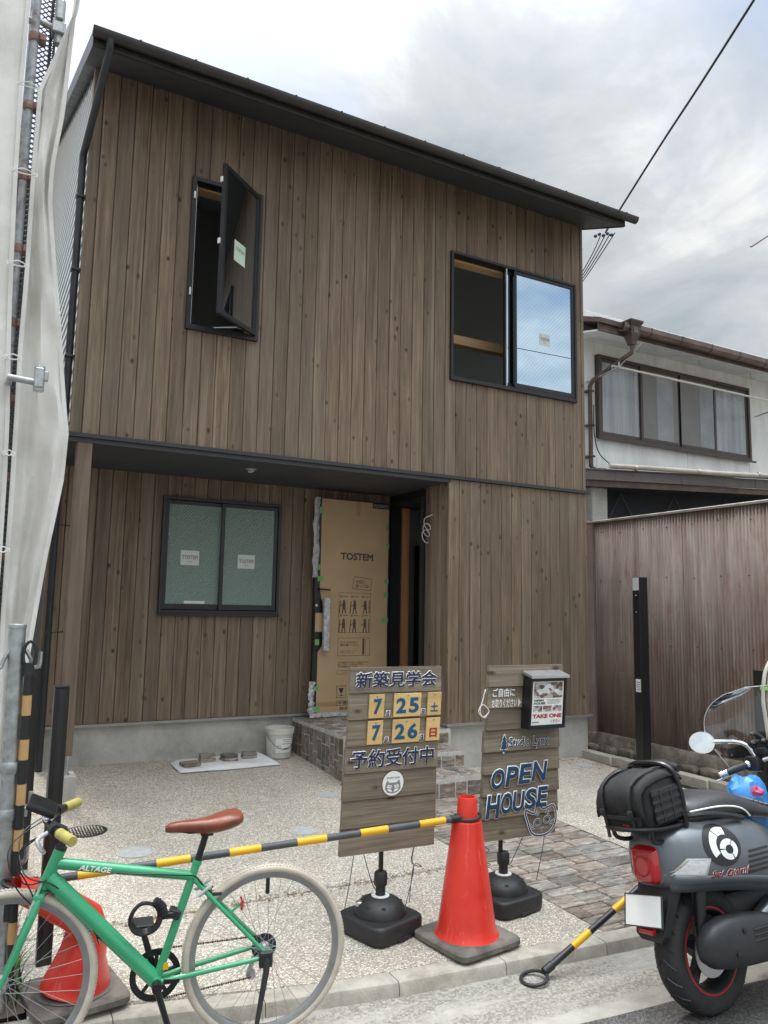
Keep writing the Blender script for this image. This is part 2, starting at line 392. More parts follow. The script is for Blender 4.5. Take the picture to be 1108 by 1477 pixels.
    M['cover_grey'] = mat_plain('grey_drain_lid', (.43, .44, .43), .7, 0, .1, 20, .2, 200)
    M['cover_black'] = mat_plain('black_drain_lid', (.016, .016, .017), .6, 0, .2, 20)
    M['dark_siding'] = mat_plain('black_siding', (.020, .021, .023), .5, 0, .1, 4)
    M['paint_white_wall'] = None
def special_materials():
    m, nt, b = newmat('cone_red_plastic_scuffed'); t = NT(nt); co = t.obco()
    c = t.ramp(t.noise(co, 5, 5, .6), [(.3, (.66, .032, .020)), (.7, (.80, .055, .034))])
    sc = t.ramp(t.noise(t.mapping(co, (30, 30, 2.2)), 1.0, 6, .72, 1.2), [(.60, 0.0), (.70, 1.0)])
    c = t.mix(t.math('MULTIPLY', sc, .40), c, (.85, .42, .36))
    gr = t.ramp(t.noise(t.mapping(co, (6, 6, 3)), 1.0, 6, .7, .4), [(.52, 0.0), (.75, 1.0)]); c = t.mix(t.math('MULTIPLY', gr, .30), c, (.30, .06, .04))
    t.link(c, b.inputs['Base Color']); t.link(t.math('ADD', t.math('MULTIPLY', sc, .3), .32), b.inputs['Roughness'])
    t.link(t.bump(t.noise(co, 12, 4, .6), .12, .01), b.inputs['Normal']); M['cone_red'] = m
    # concrete foundation
    m, nt, b = newmat('formed_concrete'); t = NT(nt); co = t.world()
    n1 = t.noise(co, 2.2, 6, .65, .3); n2 = t.noise(co, 28, 5, .6)
    c = t.ramp(n1, [(.30, (.31, .305, .28)), (.52, (.44, .43, .40)), (.72, (.53, .52, .485))])
    c = t.mulcol(c, t.math('ADD', t.math('MULTIPLY', n2, .35), .82))
    holes = t.ramp(t.vor(co, 13.0), [(.02, 0.25), (.045, 1.0)])
    c = t.mulcol(c, holes)
    t.link(c, b.inputs['Base Color']); b.inputs['Roughness'].default_value = .85
    t.link(t.bump(t.math('MULTIPLY', n2, holes), .25, .004), b.inputs['Normal']); M['concrete'] = m
    # exposed aggregate
    m, nt, b = newmat('exposed_aggregate'); t = NT(nt); co = t.world()
    x = t.n('ShaderNodeTexVoronoi', feature='F1'); t.setin(x, 'Vector', co); t.setin(x, 'Scale', 108.0)
    sep = t.n('ShaderNodeSeparateColor'); t.link(x.outputs['Color'], sep.inputs[0])
    c = t.ramp(sep.outputs[0], [(.0, (.15, .12, .088)), (.16, (.34, .285, .215)), (.42, (.52, .45, .355)), (.66, (.63, .565, .465)), (.86, (.75, .70, .61)), (1.0, (.83, .79, .72))])
    ed = t.ramp(x.outputs['Distance'], [(.38, 1.0), (.62, 0.0)])
    c = t.mix(ed, (.33, .30, .26), c)
    big = t.noise(co, 1.3, 5, .62); c = t.mulcol(c, t.math('ADD', t.math('MULTIPLY', big, .55), .74))
    st = t.ramp(t.noise(co, 2.4, 7, .72, .6), [(.50, 0.0), (.70, 1.0)]); c = t.mix(t.math('MULTIPLY', st, .34), c, (.27, .225, .17))
    t.link(c, b.inputs['Base Color']); b.inputs['Roughness'].default_value = .75
    t.link(t.bump(t.math('SUBTRACT', 1.0, x.outputs['Distance']), .6, .006), b.inputs['Normal']); M['aggregate'] = m
    # asphalt
    m, nt, b = newmat('asphalt'); t = NT(nt); co = t.world()
    x = t.n('ShaderNodeTexVoronoi', feature='F1'); t.setin(x, 'Vector', co); t.setin(x, 'Scale', 120.0)
    sep = t.n('ShaderNodeSeparateColor'); t.link(x.outputs['Color'], sep.inputs[0])
    c = t.ramp(sep.outputs[0], [(0, (.055, .055, .053)), (.6, (.095, .092, .087)), (1, (.165, .16, .15))])
    c = t.mulcol(c, t.math('ADD', t.math('MULTIPLY', t.noise(co, 1.6, 6, .65), .9), .55))
    t.link(c, b.inputs['Base Color']); b.inputs['Roughness'].default_value = .85
    t.link(t.bump(t.math('SUBTRACT', 1.0, x.outputs['Distance']), .7, .006), b.inputs['Normal']); M['asphalt'] = m
    # gutter concrete
    m, nt, b = newmat('worn_gutter_concrete'); t = NT(nt); co = t.world()
    x = t.n('ShaderNodeTexVoronoi', feature='F1'); t.setin(x, 'Vector', co); t.setin(x, 'Scale', 95.0)
    sep = t.n('ShaderNodeSeparateColor'); t.link(x.outputs['Color'], sep.inputs[0])
    rough_c = t.ramp(sep.outputs[0], [(0, (.20, .185, .155)), (.5, (.29, .272, .235)), (1, (.39, .375, .335))])
    sm = t.mulcol(t.ramp(t.noise(co, 7, 6, .62), [(.3, (.30, .285, .25)), (.7, (.45, .43, .385))]), t.math('ADD', t.math('MULTIPLY', t.noise(co, 140, 2), .3), .85))
    wear = t.ramp(t.noise(t.mapping(co, (1.0, 5.0, 1)), 1.3, 6, .65, .4), [(.44, 0.0), (.56, 1.0)])
    c = t.mix(wear, sm, rough_c)
    t.link(c, b.inputs['Base Color']); b.inputs['Roughness'].default_value = .88
    t.link(t.bump(t.math('MULTIPLY', t.math('SUBTRACT', 1.0, x.outputs['Distance']), wear), .6, .006), b.inputs['Normal']); M['gutter'] = m
    # pavers: two tones, streaked
    for nm, lo, mid, hi in (('paver', (.070, .057, .047), (.195, .165, .140), (.42, .385, .35)), ('step_stone', (.075, .062, .052), (.19, .16, .138), (.40, .365, .33))):
        m, nt, b = newmat(nm+'_stone'); t = NT(nt); co = t.obco(); rd = t.rnd()
        off = t.n('ShaderNodeCombineXYZ'); t.link(t.math('MULTIPLY', rd, 71.0), off.inputs[0]); t.link(t.math('MULTIPLY', rd, 37.0), off.inputs[1]); t.link(t.math('MULTIPLY', rd, 13.0), off.inputs[2])
        v = t.vmath('ADD', co, off.outputs[0])
        f = t.noise(t.mapping(v, (8, 46, 30)), 1.0, 7, .72, .9)
        c = t.ramp(f, [(.34, lo), (.50, mid), (.67, hi)])
        warm = t.mix(rd, (1.10, .985, .88), (.94, 1.0, 1.04)); c = t.mix(1.0, c, warm, 'MULTIPLY')
        c = t.mulcol(c, t.math('ADD', t.math('MULTIPLY', t.math('FRACT', t.math('MULTIPLY', rd, 7.31)), .75), .62))
        eff = t.ramp(t.noise(t.world(), 3.2, 5, .66, .3), [(.45, 0.0), (.72, 1.0)]); c = t.mix(t.math('MULTIPLY', eff, .32), c, (.47, .45, .42))
        t.link(c, b.inputs['Base Color']); b.inputs['Roughness'].default_value = .82
        t.link(t.bump(f, .6, .006), b.inputs['Normal']); M[nm] = m
    M['mortar'] = mat_plain('pale_mortar', (.55, .53, .50), .9, 0, .15, 12, .4, 90)
    M['joint_dark'] = mat_plain('dark_joint_sand', (.13, .115, .10), .95, 0, .2, 20)
    # corrugated iron, weathered brown
    m, nt, b = newmat('weathered_corrugated_iron'); t = NT(nt); co = t.world()
    s = t.noise(t.mapping(co, (1, 9, .7)), 1.2, 6, .66, .4); big = t.noise(co, 1.1, 5, .6)
    c = t.ramp(s, [(.26, (.135, .086, .066)), (.48, (.245, .180, .150)), (.72, (.345, .285, .250))])
    rust = t.ramp(t.noise(t.mapping(co, (1, 5, 1.3)), 1.7, 6, .7, .6), [(.55, 0.0), (.70, 1.0)])
    c = t.mix(t.math('MULTIPLY', rust, .75), c, (.19, .075, .040))
    c = t.mulcol(c, t.math('ADD', t.math('MULTIPLY', big, .6), .72))
    t.link(c, b.inputs['Base Color']); b.inputs['Roughness'].default_value = .62; M['corrugated'] = m
    M['rust_cap'] = mat_plain('rusty_capping', (.30, .27, .245), .7, .1, .2, 5, .2, 30, ((.21, .075, .030), .95))
    # neighbour white wall board
    m, nt, b = newmat('aged_white_board'); t = NT(nt); co = t.world()
    c = t.ramp(t.noise(t.mapping(co, (3, 3, .8)), 1.4, 6, .66, .3), [(.30, (.62, .64, .63)), (.55, (.80, .82, .81)), (.75, (.86, .88, .87))])
    t.link(c, b.inputs['Base Color']); b.inputs['Roughness'].default_value = .7; M['paint_white_wall'] = m
    # scaffold sheet: translucent weave
    m, nt, b = newmat('scaffold_sheet_weave'); t = NT(nt); co = t.obco()
    nt.nodes.remove(b); out = nt.nodes['Material Output']
    n = t.noise(co, 3.0, 5, .65, .3)
    c = t.ramp(n, [(.3, (.74, .73, .69)), (.55, (.85, .84, .81)), (.75, (.90, .89, .87))])
    d1 = t.n('ShaderNodeBsdfDiffuse'); t.link(c, d1.inputs[0]); d2 = t.n('ShaderNodeBsdfTranslucent'); t.link(c, d2.inputs[0])
    gl = t.n('ShaderNodeBsdfGlossy'); gl.inputs['Roughness'].default_value = .45
    mx = t.n('ShaderNodeMixShader'); mx.inputs[0].default_value = .28; t.link(d1.outputs[0], mx.inputs[1]); t.link(d2.outputs[0], mx.inputs[2])
    tr = t.n('ShaderNodeBsdfTransparent'); mx2 = t.n('ShaderNodeMixShader'); mx2.inputs[0].default_value = .10; t.link(mx.outputs[0], mx2.inputs[1]); t.link(tr.outputs[0], mx2.inputs[2])
    mx3 = t.n('ShaderNodeMixShader'); mx3.inputs[0].default_value = .05; t.link(mx2.outputs[0], mx3.inputs[1]); t.link(gl.outputs[0], mx3.inputs[2])
    bn = t.bump(t.math('ADD', t.noise(t.mapping(co, (5, 5, 2.2)), 1.6, 6, .62, .8), t.math('MULTIPLY', t.noise(co, 26, 4, .6), .15)), .35, .03)
    for q in (d1, d2, gl): t.link(bn, q.inputs['Normal'])
    t.link(mx3.outputs[0], out.inputs['Surface']); M['sheet'] = m
    # glass: sheet glass over a dark room
    def glass(name, tint, refl, rough=0.0, bump=None, trans=(.8, .86, .86), lines=None):
        m, nt, b = newmat(name); t = NT(nt); nt.nodes.remove(b); out = nt.nodes['Material Output']
        g = t.n('ShaderNodeBsdfGlossy'); g.inputs['Color'].default_value = (*tint, 1); g.inputs['Roughness'].default_value = rough
        tr = t.n('ShaderNodeBsdfTransparent'); tr.inputs['Color'].default_value = (*trans, 1)
        mx = t.n('ShaderNodeMixShader'); fr = t.n('ShaderNodeFresnel'); fr.inputs['IOR'].default_value = 1.5
        f = t.math('ADD', t.math('MULTIPLY', fr.outputs[0], 1.2), refl, clamp=True)
        t.link(f, mx.inputs[0]); t.link(tr.outputs[0], mx.inputs[1]); t.link(g.outputs[0], mx.inputs[2])
        res = mx.outputs[0]
        co = t.obco()
        if lines:
            w1 = t.n('ShaderNodeTexWave', wave_type='BANDS', bands_direction='X'); t.link(t.mapping(co, (1, 1, 1), (0, 0, 0), (0, R(45), 0)), w1.inputs[0]); w1.inputs['Scale'].default_value = lines
            k = t.ramp(w1.outputs['Fac'], [(.90, 0.0), (.99, 1.0)])
            w2 = t.n('ShaderNodeTexWave', wave_type='BANDS', bands_direction='X'); t.link(t.mapping(co, (1, 1, 1), (0, 0, 0), (0, R(-45), 0)), w2.inputs[0]); w2.inputs['Scale'].default_value = lines
            k2 = t.ramp(w2.outputs['Fac'], [(.90, 0.0), (.99, 1.0)])
            kk = t.math('MULTIPLY', t.math('MAXIMUM', k, k2), .20)
            dd = t.n('ShaderNodeBsdfDiffuse'); dd.inputs[0].default_value = (.10, .11, .12, 1)
            m3 = t.n('ShaderNodeMixShader'); t.link(kk, m3.inputs[0]); t.link(res, m3.inputs[1]); t.link(dd.outputs[0], m3.inputs[2]); res = m3.outputs[0]
        if bump:
            bn = t.bump(t.vor(t.mapping(co, (1, 1, 1), (0, 0, 0), (0, R(45), 0)), bump[0], 'F1', 'Distance', bump[2]), bump[1], .004); t.link(bn, g.inputs['Normal'])
        t.link(res, out.inputs['Surface']); return m
    M['glass_blue'] = glass('coated_window_glass', (.80, .95, 1.0), .74, .0, None, (.35, .45, .5), 9.0)
    M['glass_sash'] = glass('clear_casement_glass', (.82, .86, .87), .40, .02, None, (.62, .66, .66), 12.0)
    M['glass_small'] = glass('clear_glass', (.9, .95, 1), .05)
    M['windscreen'] = glass('clear_windscreen', (1, 1, 1), .03, .02, None, (.93, .94, .93))
    # frosted patterned glass, greenish, of the ground-floor window
    m, nt, b = newmat('patterned_frosted_glass'); t = NT(nt); co = t.obco()
    b.inputs['Base Color'].default_value = (.185, .265, .235, 1); b.inputs['Roughness'].default_value = .13; b.inputs['Specular IOR Level'].default_value = 1.0
    w1 = t.n('ShaderNodeTexWave', wave_type='BANDS', bands_direction='X'); t.link(t.mapping(co, (1, 1, 1), (0, 0, 0), (0, R(45), 0)), w1.inputs[0]); w1.inputs['Scale'].default_value = 13
    w2 = t.n('ShaderNodeTexWave', wave_type='BANDS', bands_direction='X'); t.link(t.mapping(co, (1, 1, 1), (0, 0, 0), (0, R(-45), 0)), w2.inputs[0]); w2.inputs['Scale'].default_value = 13
    hh = t.math('ADD', w1.outputs['Fac'], w2.outputs['Fac'])
    t.link(t.bump(hh, .6, .006), b.inputs['Normal']); M['frosted'] = m
    # rippled glass of the old house
    m, nt, b = newmat('rippled_old_glass'); t = NT(nt); co = t.obco()
    nv = t.vor(co, 34.0, 'SMOOTH_F1'); c = t.ramp(t.noise(t.mapping(co, (6, 1, .3)), 1.0, 3), [(.35, (.16, .18, .19)), (.65, (.34, .37, .38))])
    t.link(c, b.inputs['Base Color']); b.inputs['Roughness'].default_value = .12; b.inputs['Specular IOR Level'].default_value = .9
    t.link(t.bump(nv, .5, .006), b.inputs['Normal']); M['ripple'] = m
    # silver-grey side siding
    m, nt, b = newmat('pale_metal_siding'); t = NT(nt); co = t.world()
    n = t.noise(co, 160, 3); c = t.ramp(n, [(.3, (.62, .63, .63)), (.7, (.80, .81, .81))])
    t.link(c, b.inputs['Base Color']); b.inputs['Roughness'].default_value = .45; M['siding'] = m
    # soil
    m, nt, b = newmat('bare_soil'); t = NT(nt); co = t.world()
    c = t.ramp(t.noise(co, 9, 7, .7), [(.3, (.085, .068, .050)), (.55, (.16, .135, .105)), (.75, (.27, .24, .20))])
    t.link(c, b.inputs['Base Color']); b.inputs['Roughness'].default_value = .95; t.link(t.bump(t.noise(co, 40, 5, .7), .8, .02), b.inputs['Normal']); M['soil'] = m
    # old rubble stone
    m, nt, b = newmat('mossy_rubble_stone'); t = NT(nt); co = t.world()
    c = t.ramp(t.noise(co, 7, 7, .68, .4), [(.30, (.07, .06, .045)), (.50, (.17, .145, .115)), (.72, (.30, .27, .225))])
    moss = t.ramp(t.noise(co, 5, 5, .65), [(.60, 0.0), (.70, 1.0)]); c = t.mix(t.math('MULTIPLY', moss, .4), c, (.09, .10, .04))
    t.link(c, b.inputs['Base Color']); b.inputs['Roughness'].default_value = .92; t.link(t.bump(t.noise(co, 30, 6, .7), .7, .02), b.inputs['Normal']); M['rubble'] = m
    M['kerb'] = mat_plain('kerb_concrete', (.40, .37, .315), .9, 0, .14, 14, .6, 110, ((.25, .22, .175), .7), perobj=.08)
    # rusty blue-grey scaffold tube
    m, nt, b = newmat('old_scaffold_tube'); t = NT(nt); co = t.world()
    c = t.ramp(t.noise(co, 14, 6, .7), [(.30, (.17, .11, .09)), (.45, (.30, .30, .32)), (.6, (.42, .45, .48)), (.75, (.20, .22, .38))])
    t.link(c, b.inputs['Base Color']); b.inputs['Roughness'].default_value = .55; b.inputs['Metallic'].default_value = .3; M['tube'] = m
    M['tube_red'] = mat_plain('rusty_coupler', (.26, .15, .12), .7, .2, .3, 20, .2, 80, ((.30, .30, .31), .7))
    # printed picture of a room (flat print on the flyer)
    m, nt, b = newmat('printed_room_picture'); t = NT(nt); co = t.obco()
    v = t.vor(t.mapping(co, (1, 1, 1.4)), 34.0, 'F1', 'Color'); sep = t.n('ShaderNodeSeparateColor'); t.link(v, sep.inputs[0])
    c = t.ramp(sep.outputs[0], [(0, (.06, .05, .05)), (.3, (.30, .17, .12)), (.5, (.32, .31, .30)), (.75, (.55, .52, .50)), (1, (.72, .74, .76))])
    t.link(c, b.inputs['Base Color']); b.inputs['Roughness'].default_value = .35; M['photo'] = m
    m, nt, b = newmat('mirror_face'); b.inputs['Base Color'].default_value = (.75, .82, .86, 1); b.inputs['Metallic'].default_value = 1; b.inputs['Roughness'].default_value = .04; M['mirror'] = m
setup_materials(); special_materials()
# ------------------------------------------------------------------ ground
def zy(y): return 0.07 if y > 1.25 else (0.056*y if y > 0 else 0.025*y)
CURB = [(-3.0, -2.96), (-0.6, -3.02), (0.19, -3.15), (0.55, -3.25), (0.94, -3.335), (1.29, -3.37), (1.55, -3.395), (2.165, -3.455), (2.67, -3.487), (4.0, -3.59), (6.0, -3.73), (9.0, -3.95)]
def curb_y(x):
    for (a, ya), (b, yb) in zip(CURB, CURB[1:]):
        if x <= b: return ya+(yb-ya)*(x-a)/(b-a)
    return CURB[-1][1]
RZ = -0.15
def ground():
    tag(obj('ground', MB().poly([(-400, -400, -.30), (400, -400, -.30), (400, 400, -.30), (-400, 400, -.30)]), M['soil'], None, None), kind='structure')
    # asphalt road
    mb = MB(); rows = []
    xs = [-40, -20, -10, -6] + [-4+.25*i for i in range(57)] + [14, 20, 40]
    def ey(x): return curb_y(min(max(x, -3), 9)) - .46 - .03*math.sin(x*2.3) - .02*math.sin(x*7.1)
    for f in (0, .02, .05, .1, .2, .5, 1.0):
        rows.append([(x, ey(x)-7.5*f, RZ-.008+.004*(1 if f else 0)+.02*math.sin(f*math.pi)) for x in xs])
    tag(obj('road', mb.sheet(rows), M['asphalt'], None, 60), kind='structure')
    mb = MB(); rows = []
    for d, z in ((.10, -.155), (.0, -.146), (-.06, -.153), (-.16, -.155), (-.30, -.153), (-.45, -.151), (-.49, -.165)):
        rows.append([(x, curb_y(min(max(x, -3), 9))+d, z) for x in xs])
    tag(obj('gutter', mb.sheet(rows), M['gutter'], None, 60), kind='structure')
    # kerb along the front of the yard
    k = tag(link('kerb', None), kind='structure')
    x = -.55; i = 0
    while x < 8.5:
        x1 = x + (.60 if i % 3 else .56); a, b = curb_y(x+.002), curb_y(x1-.004)
        z = -.0845
        prof = [(.105, -.20), (.105, z), (.018, z-.001), (.006, z-.006), (.0, z-.018), (-.012, -.20)]
        mb = MB(); mb.loft([[(x+.002, a+p, q) for p, q in prof], [(x1-.002, b+p, q) for p, q in prof]])
        obj('kerb_block', mb, M['kerb'], k, 40); x = x1; i += 1
    # yard slabs of exposed aggregate
    def slab(x0, x1, yb, yf, front=None):
        mb = MB(); rows = []; n = max(2, int((x1-x0)/.15)+1); X = [x0+(x1-x0)*i/(n-1) for i in range(n)]
        ys = [yb, 1.2, 0.6, 0.0, -.5, -1.2, -1.8, yf]
        ys = [yb]+[y for y in (1.25, .6, 0.0, -.6, -1.2, -1.8, -2.6) if yf+.05 < y < yb-.05]
        fe = (lambda x: curb_y(x)+.1045) if front else (lambda x: yf)
        ys = [y for y in ys if y > (max(fe(x) for x in X)+.05)]
        rows.append([(x, yb, zy(yb)-.012) for x in X])
        rows.append([(x, yb-.006, zy(yb)) for x in X])
        for y in ys[1:]: rows.append([(x, y, zy(y)) for x in X])
        rows.append([(x, fe(x)+.006, zy(fe(x))) for x in X]); rows.append([(x, fe(x), zy(fe(x))-.012) for x in X])
        return tag(obj('yard_slab', mb.sheet(rows), M['aggregate'], None, 60), kind='structure')
    slab(-.30, 5.40, 1.30, -.045)
    slab(-.30, 2.445, -.055, -2.235); slab(3.585, 5.40, -.055, -2.235)
    slab(-.30, 2.445, -2.247, 0, True); slab(3.585, 5.40, -2.247, 0, True)
    mb = MB(); mb.sheet([[(x, y, zy(y)-.02) for x in (-.3, 2.44, 3.6, 5.40)] for y in (1.3, 0, -1.5, -2.9)])
    tag(obj('joint_sand', mb, M['joint_dark'], None, 60), kind='structure')
    # stone paver path from the steps to the kerb
    path = tag(link('paver_path', None), kind='structure')
    mb = MB(); mb.sheet([[(x, y, zy(y)-.010) for x in (2.446, 3.584)] for y in (-.80, -1.6, -2.4, -3.0)] + [[(2.446, curb_y(2.446)+.1045, -.095), (3.584, curb_y(3.584)+.1045, -.097)]])
    obj('bedding', mb, M['joint_dark'], path, 60)
    rnd = random.Random(3); y = -.83; cache = {}
    ri = 0
    while y > -3.40:
        d = rnd.choice((.118, .128, .14)); x = 2.448 - (.09 if ri % 2 else 0)
        while x < 3.575:
            w = rnd.choice((.15, .19, .22, .25)); xa = max(x, 2.448); xb = min(x+w, 3.582)
            if 3.582-xb < .05: xb = 3.582
            x = xb if xb < 3.58 else 9
            if xb-xa < .04: continue
            yf = y-d; lim = curb_y((xa+xb)/2)+.11
            yf2 = max(yf, lim)
            if y-yf2 < .04: continue
            key = (round(xb-xa, 3), round(y-yf2, 3))
            if key not in cache:
                cache[key] = B(-(xb-xa)/2+.0035, (xb-xa)/2-.0035, -(y-yf2)/2+.0035, (y-yf2)/2-.0035, -.05, 0, .005).mesh('paver', 30)
            yc = (y+yf2)/2
            link('paver', cache[key], M['paver'], path, ((xa+xb)/2, yc, zy(yc)+.001+rnd.uniform(-.002, .003)), (rnd.uniform(-.008, .008), rnd.uniform(-.008, .008), rnd.uniform(-.01, .01)))
        y -= d; ri += 1
    # soil strips at both sides
    tag(obj('soil_strip', MB().sheet([[(x, y, -.07+.012*math.sin(x*9+y*7)) for x in (-6, -2, -1, -.6, -.31)] for y in (8, 3, 0, -1, -2, -2.5, -2.96)]), M['soil'], None, 60), kind='structure')
    tag(obj('gravel_strip', MB().sheet([[(x, y, .0+.01*math.sin(x*9+y*7)) for x in (5.40, 5.7, 6.05, 9.5)] for y in (14, 6, 3, 1, 0, -1, -2, -3, -3.7)]), M['soil'], None, 60), kind='structure')
ground()
def lids():
    def lid(x, y, r, mat, label, grid=False, mb2=None):
        t = thing('drain_cover', label, 'drain cover', (x, y, zy(y)), 0, None)
        obj('rim', MB().lathe([(r+.012, -.01), (r+.012, .003), (r-.004, .004), (r-.006, -.008)], 32), mat, t, 40)
        if grid:
            for k in range(-6, 7):
                h = math.sqrt(max(0, (r-.006)**2-(k*r/6.6)**2))
                if h > .01:
                    obj('bar', B(k*r/6.6-.0045, k*r/6.6+.0045, -h, h, -.01, .003), mat, t, None)
                    if k % 2 == 0: obj('bar', B(-h, h, k*r/6.6-.004, k*r/6.6+.004, -.012, .0015), mat, t, None)
            obj('pit', MB().lathe([(r, -.011), (.001, -.0115)], 24), M['cover_black'], t)
        else:
            obj('plate', MB().lathe([(r-.006, .001), (r-.01, .005), (.001, .0065)], 32), mat, t, 40)
    lid(.224, -.60, .135, M['cover_black'], 'black slotted round drain grate set in the yard beside the concrete plinth', True)
    lid(.46, -1.17, .11, M['cover_grey'], 'pale grey round lid in the paving behind the green bicycle')
    lid(2.20, -.36, .085, M['cover_grey'], 'small grey round lid beside the stone steps')
    lid(1.64, -1.19, .09, M['cover_grey'], 'grey round lid behind the dated sign board')
    lid(5.17, -.30, .10, M['cover_grey'], 'pale round lid by the house corner near the kerb and fence')
lids()
# ------------------------------------------------------------------ the new house
XR = 5.545; ZT = 6.165; ZB = 2.96; ZW = .451; YR = 1.25; XC = 3.66; BW = .1352
CAS = (.878, 1.535, 4.0, 5.42); SLI = (3.658, 5.398, 3.98, 5.40); LOW = (1.04, 2.295, 1.485, 2.672)
house = thing('timber_clad_house', 'new two-storey house clad in brown stained vertical boards with black eave', 'house')
def board_mesh(w, segs, th=.018):
    """one upright board, front face at local y=0; segs (xa,xb,za,zb) with chamfers only on the board's own edges"""
    mb = MB(); c = .0065; g = .0026
    for xa, xb, za, zb in segs:
        l = xa <= 1e-6; r = xb >= w-1e-6
        pts = []
        pts += [(xa+g, c), (xa+g+c, 0)] if l else [(xa, 0)]
        pts += [(xb-g-c, 0), (xb-g, c)] if r else [(xb, 0)]
        pts += [(xb-(g if r else 0), th), (xa+(g if l else 0), th)]
        mb.prism(pts, za, zb)
    return mb.mesh('board')
def clad(wall, x0, x1, z0, z1, openings, bw=BW, place=lambda x, y, z: (x, y, z), rotz=0.0):
    n = max(1, round((x1-x0)/bw)); w = (x1-x0)/n; cache = {}
    for i in range(n):
        xa, xb = x0+i*w, x0+(i+1)*w
        cuts = sorted({xa, xb} | {o[0] for o in openings if xa < o[0] < xb} | {o[1] for o in openings if xa < o[1] < xb})
        segs = []
        for a, b in zip(cuts, cuts[1:]):
            mid = (a+b)/2; zs = [(z0, z1)]
            for o in openings:
                if o[0] < mid < o[1]:
                    zs = [p for q in zs for p in ((q[0], min(q[1], o[2])), (max(q[0], o[3]), q[1])) if p[1]-p[0] > .001]
            segs += [(a-xa, b-xa, p[0]-z0, p[1]-z0) for p in zs]
        # boards wholly above/below an opening become two boards
        if len(cuts) == 2 and len(segs) > 1: groups = [[s] for s in segs]
        else: groups = [segs]
        for gr in groups:
            key = tuple(tuple(round(v, 4) for v in s) for s in gr)
            if key not in cache: cache[key] = board_mesh(w, gr)
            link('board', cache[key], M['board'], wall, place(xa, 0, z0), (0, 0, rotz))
def wallshell(name, rects, axis, p0, p1, mat, parent=house):
    mb = MB()
    for a, b, z0, z1 in rects:
        if axis == 'y': mb.box(a, b, p0, p1, z0, z1)
        else: mb.box(p0, p1, a, b, z0, z1)
    return obj(name, mb, mat, parent, None)
def holes(x0, x1, z0, z1, ops):
    """rectangles of a wall with openings"""
    out = []; cx = sorted({x0, x1} | {o[0] for o in ops} | {o[1] for o in ops})
    for a, b in zip(cx, cx[1:]):
        mid = (a+b)/2; zs = [(z0, z1)]
        for o in ops:
            if o[0] < mid < o[1]: zs = [p for q in zs for p in ((q[0], o[2]), (o[3], q[1])) if p[1]-p[0] > .001]
        out += [(a, b, p, q) for p, q in zs]
    return out
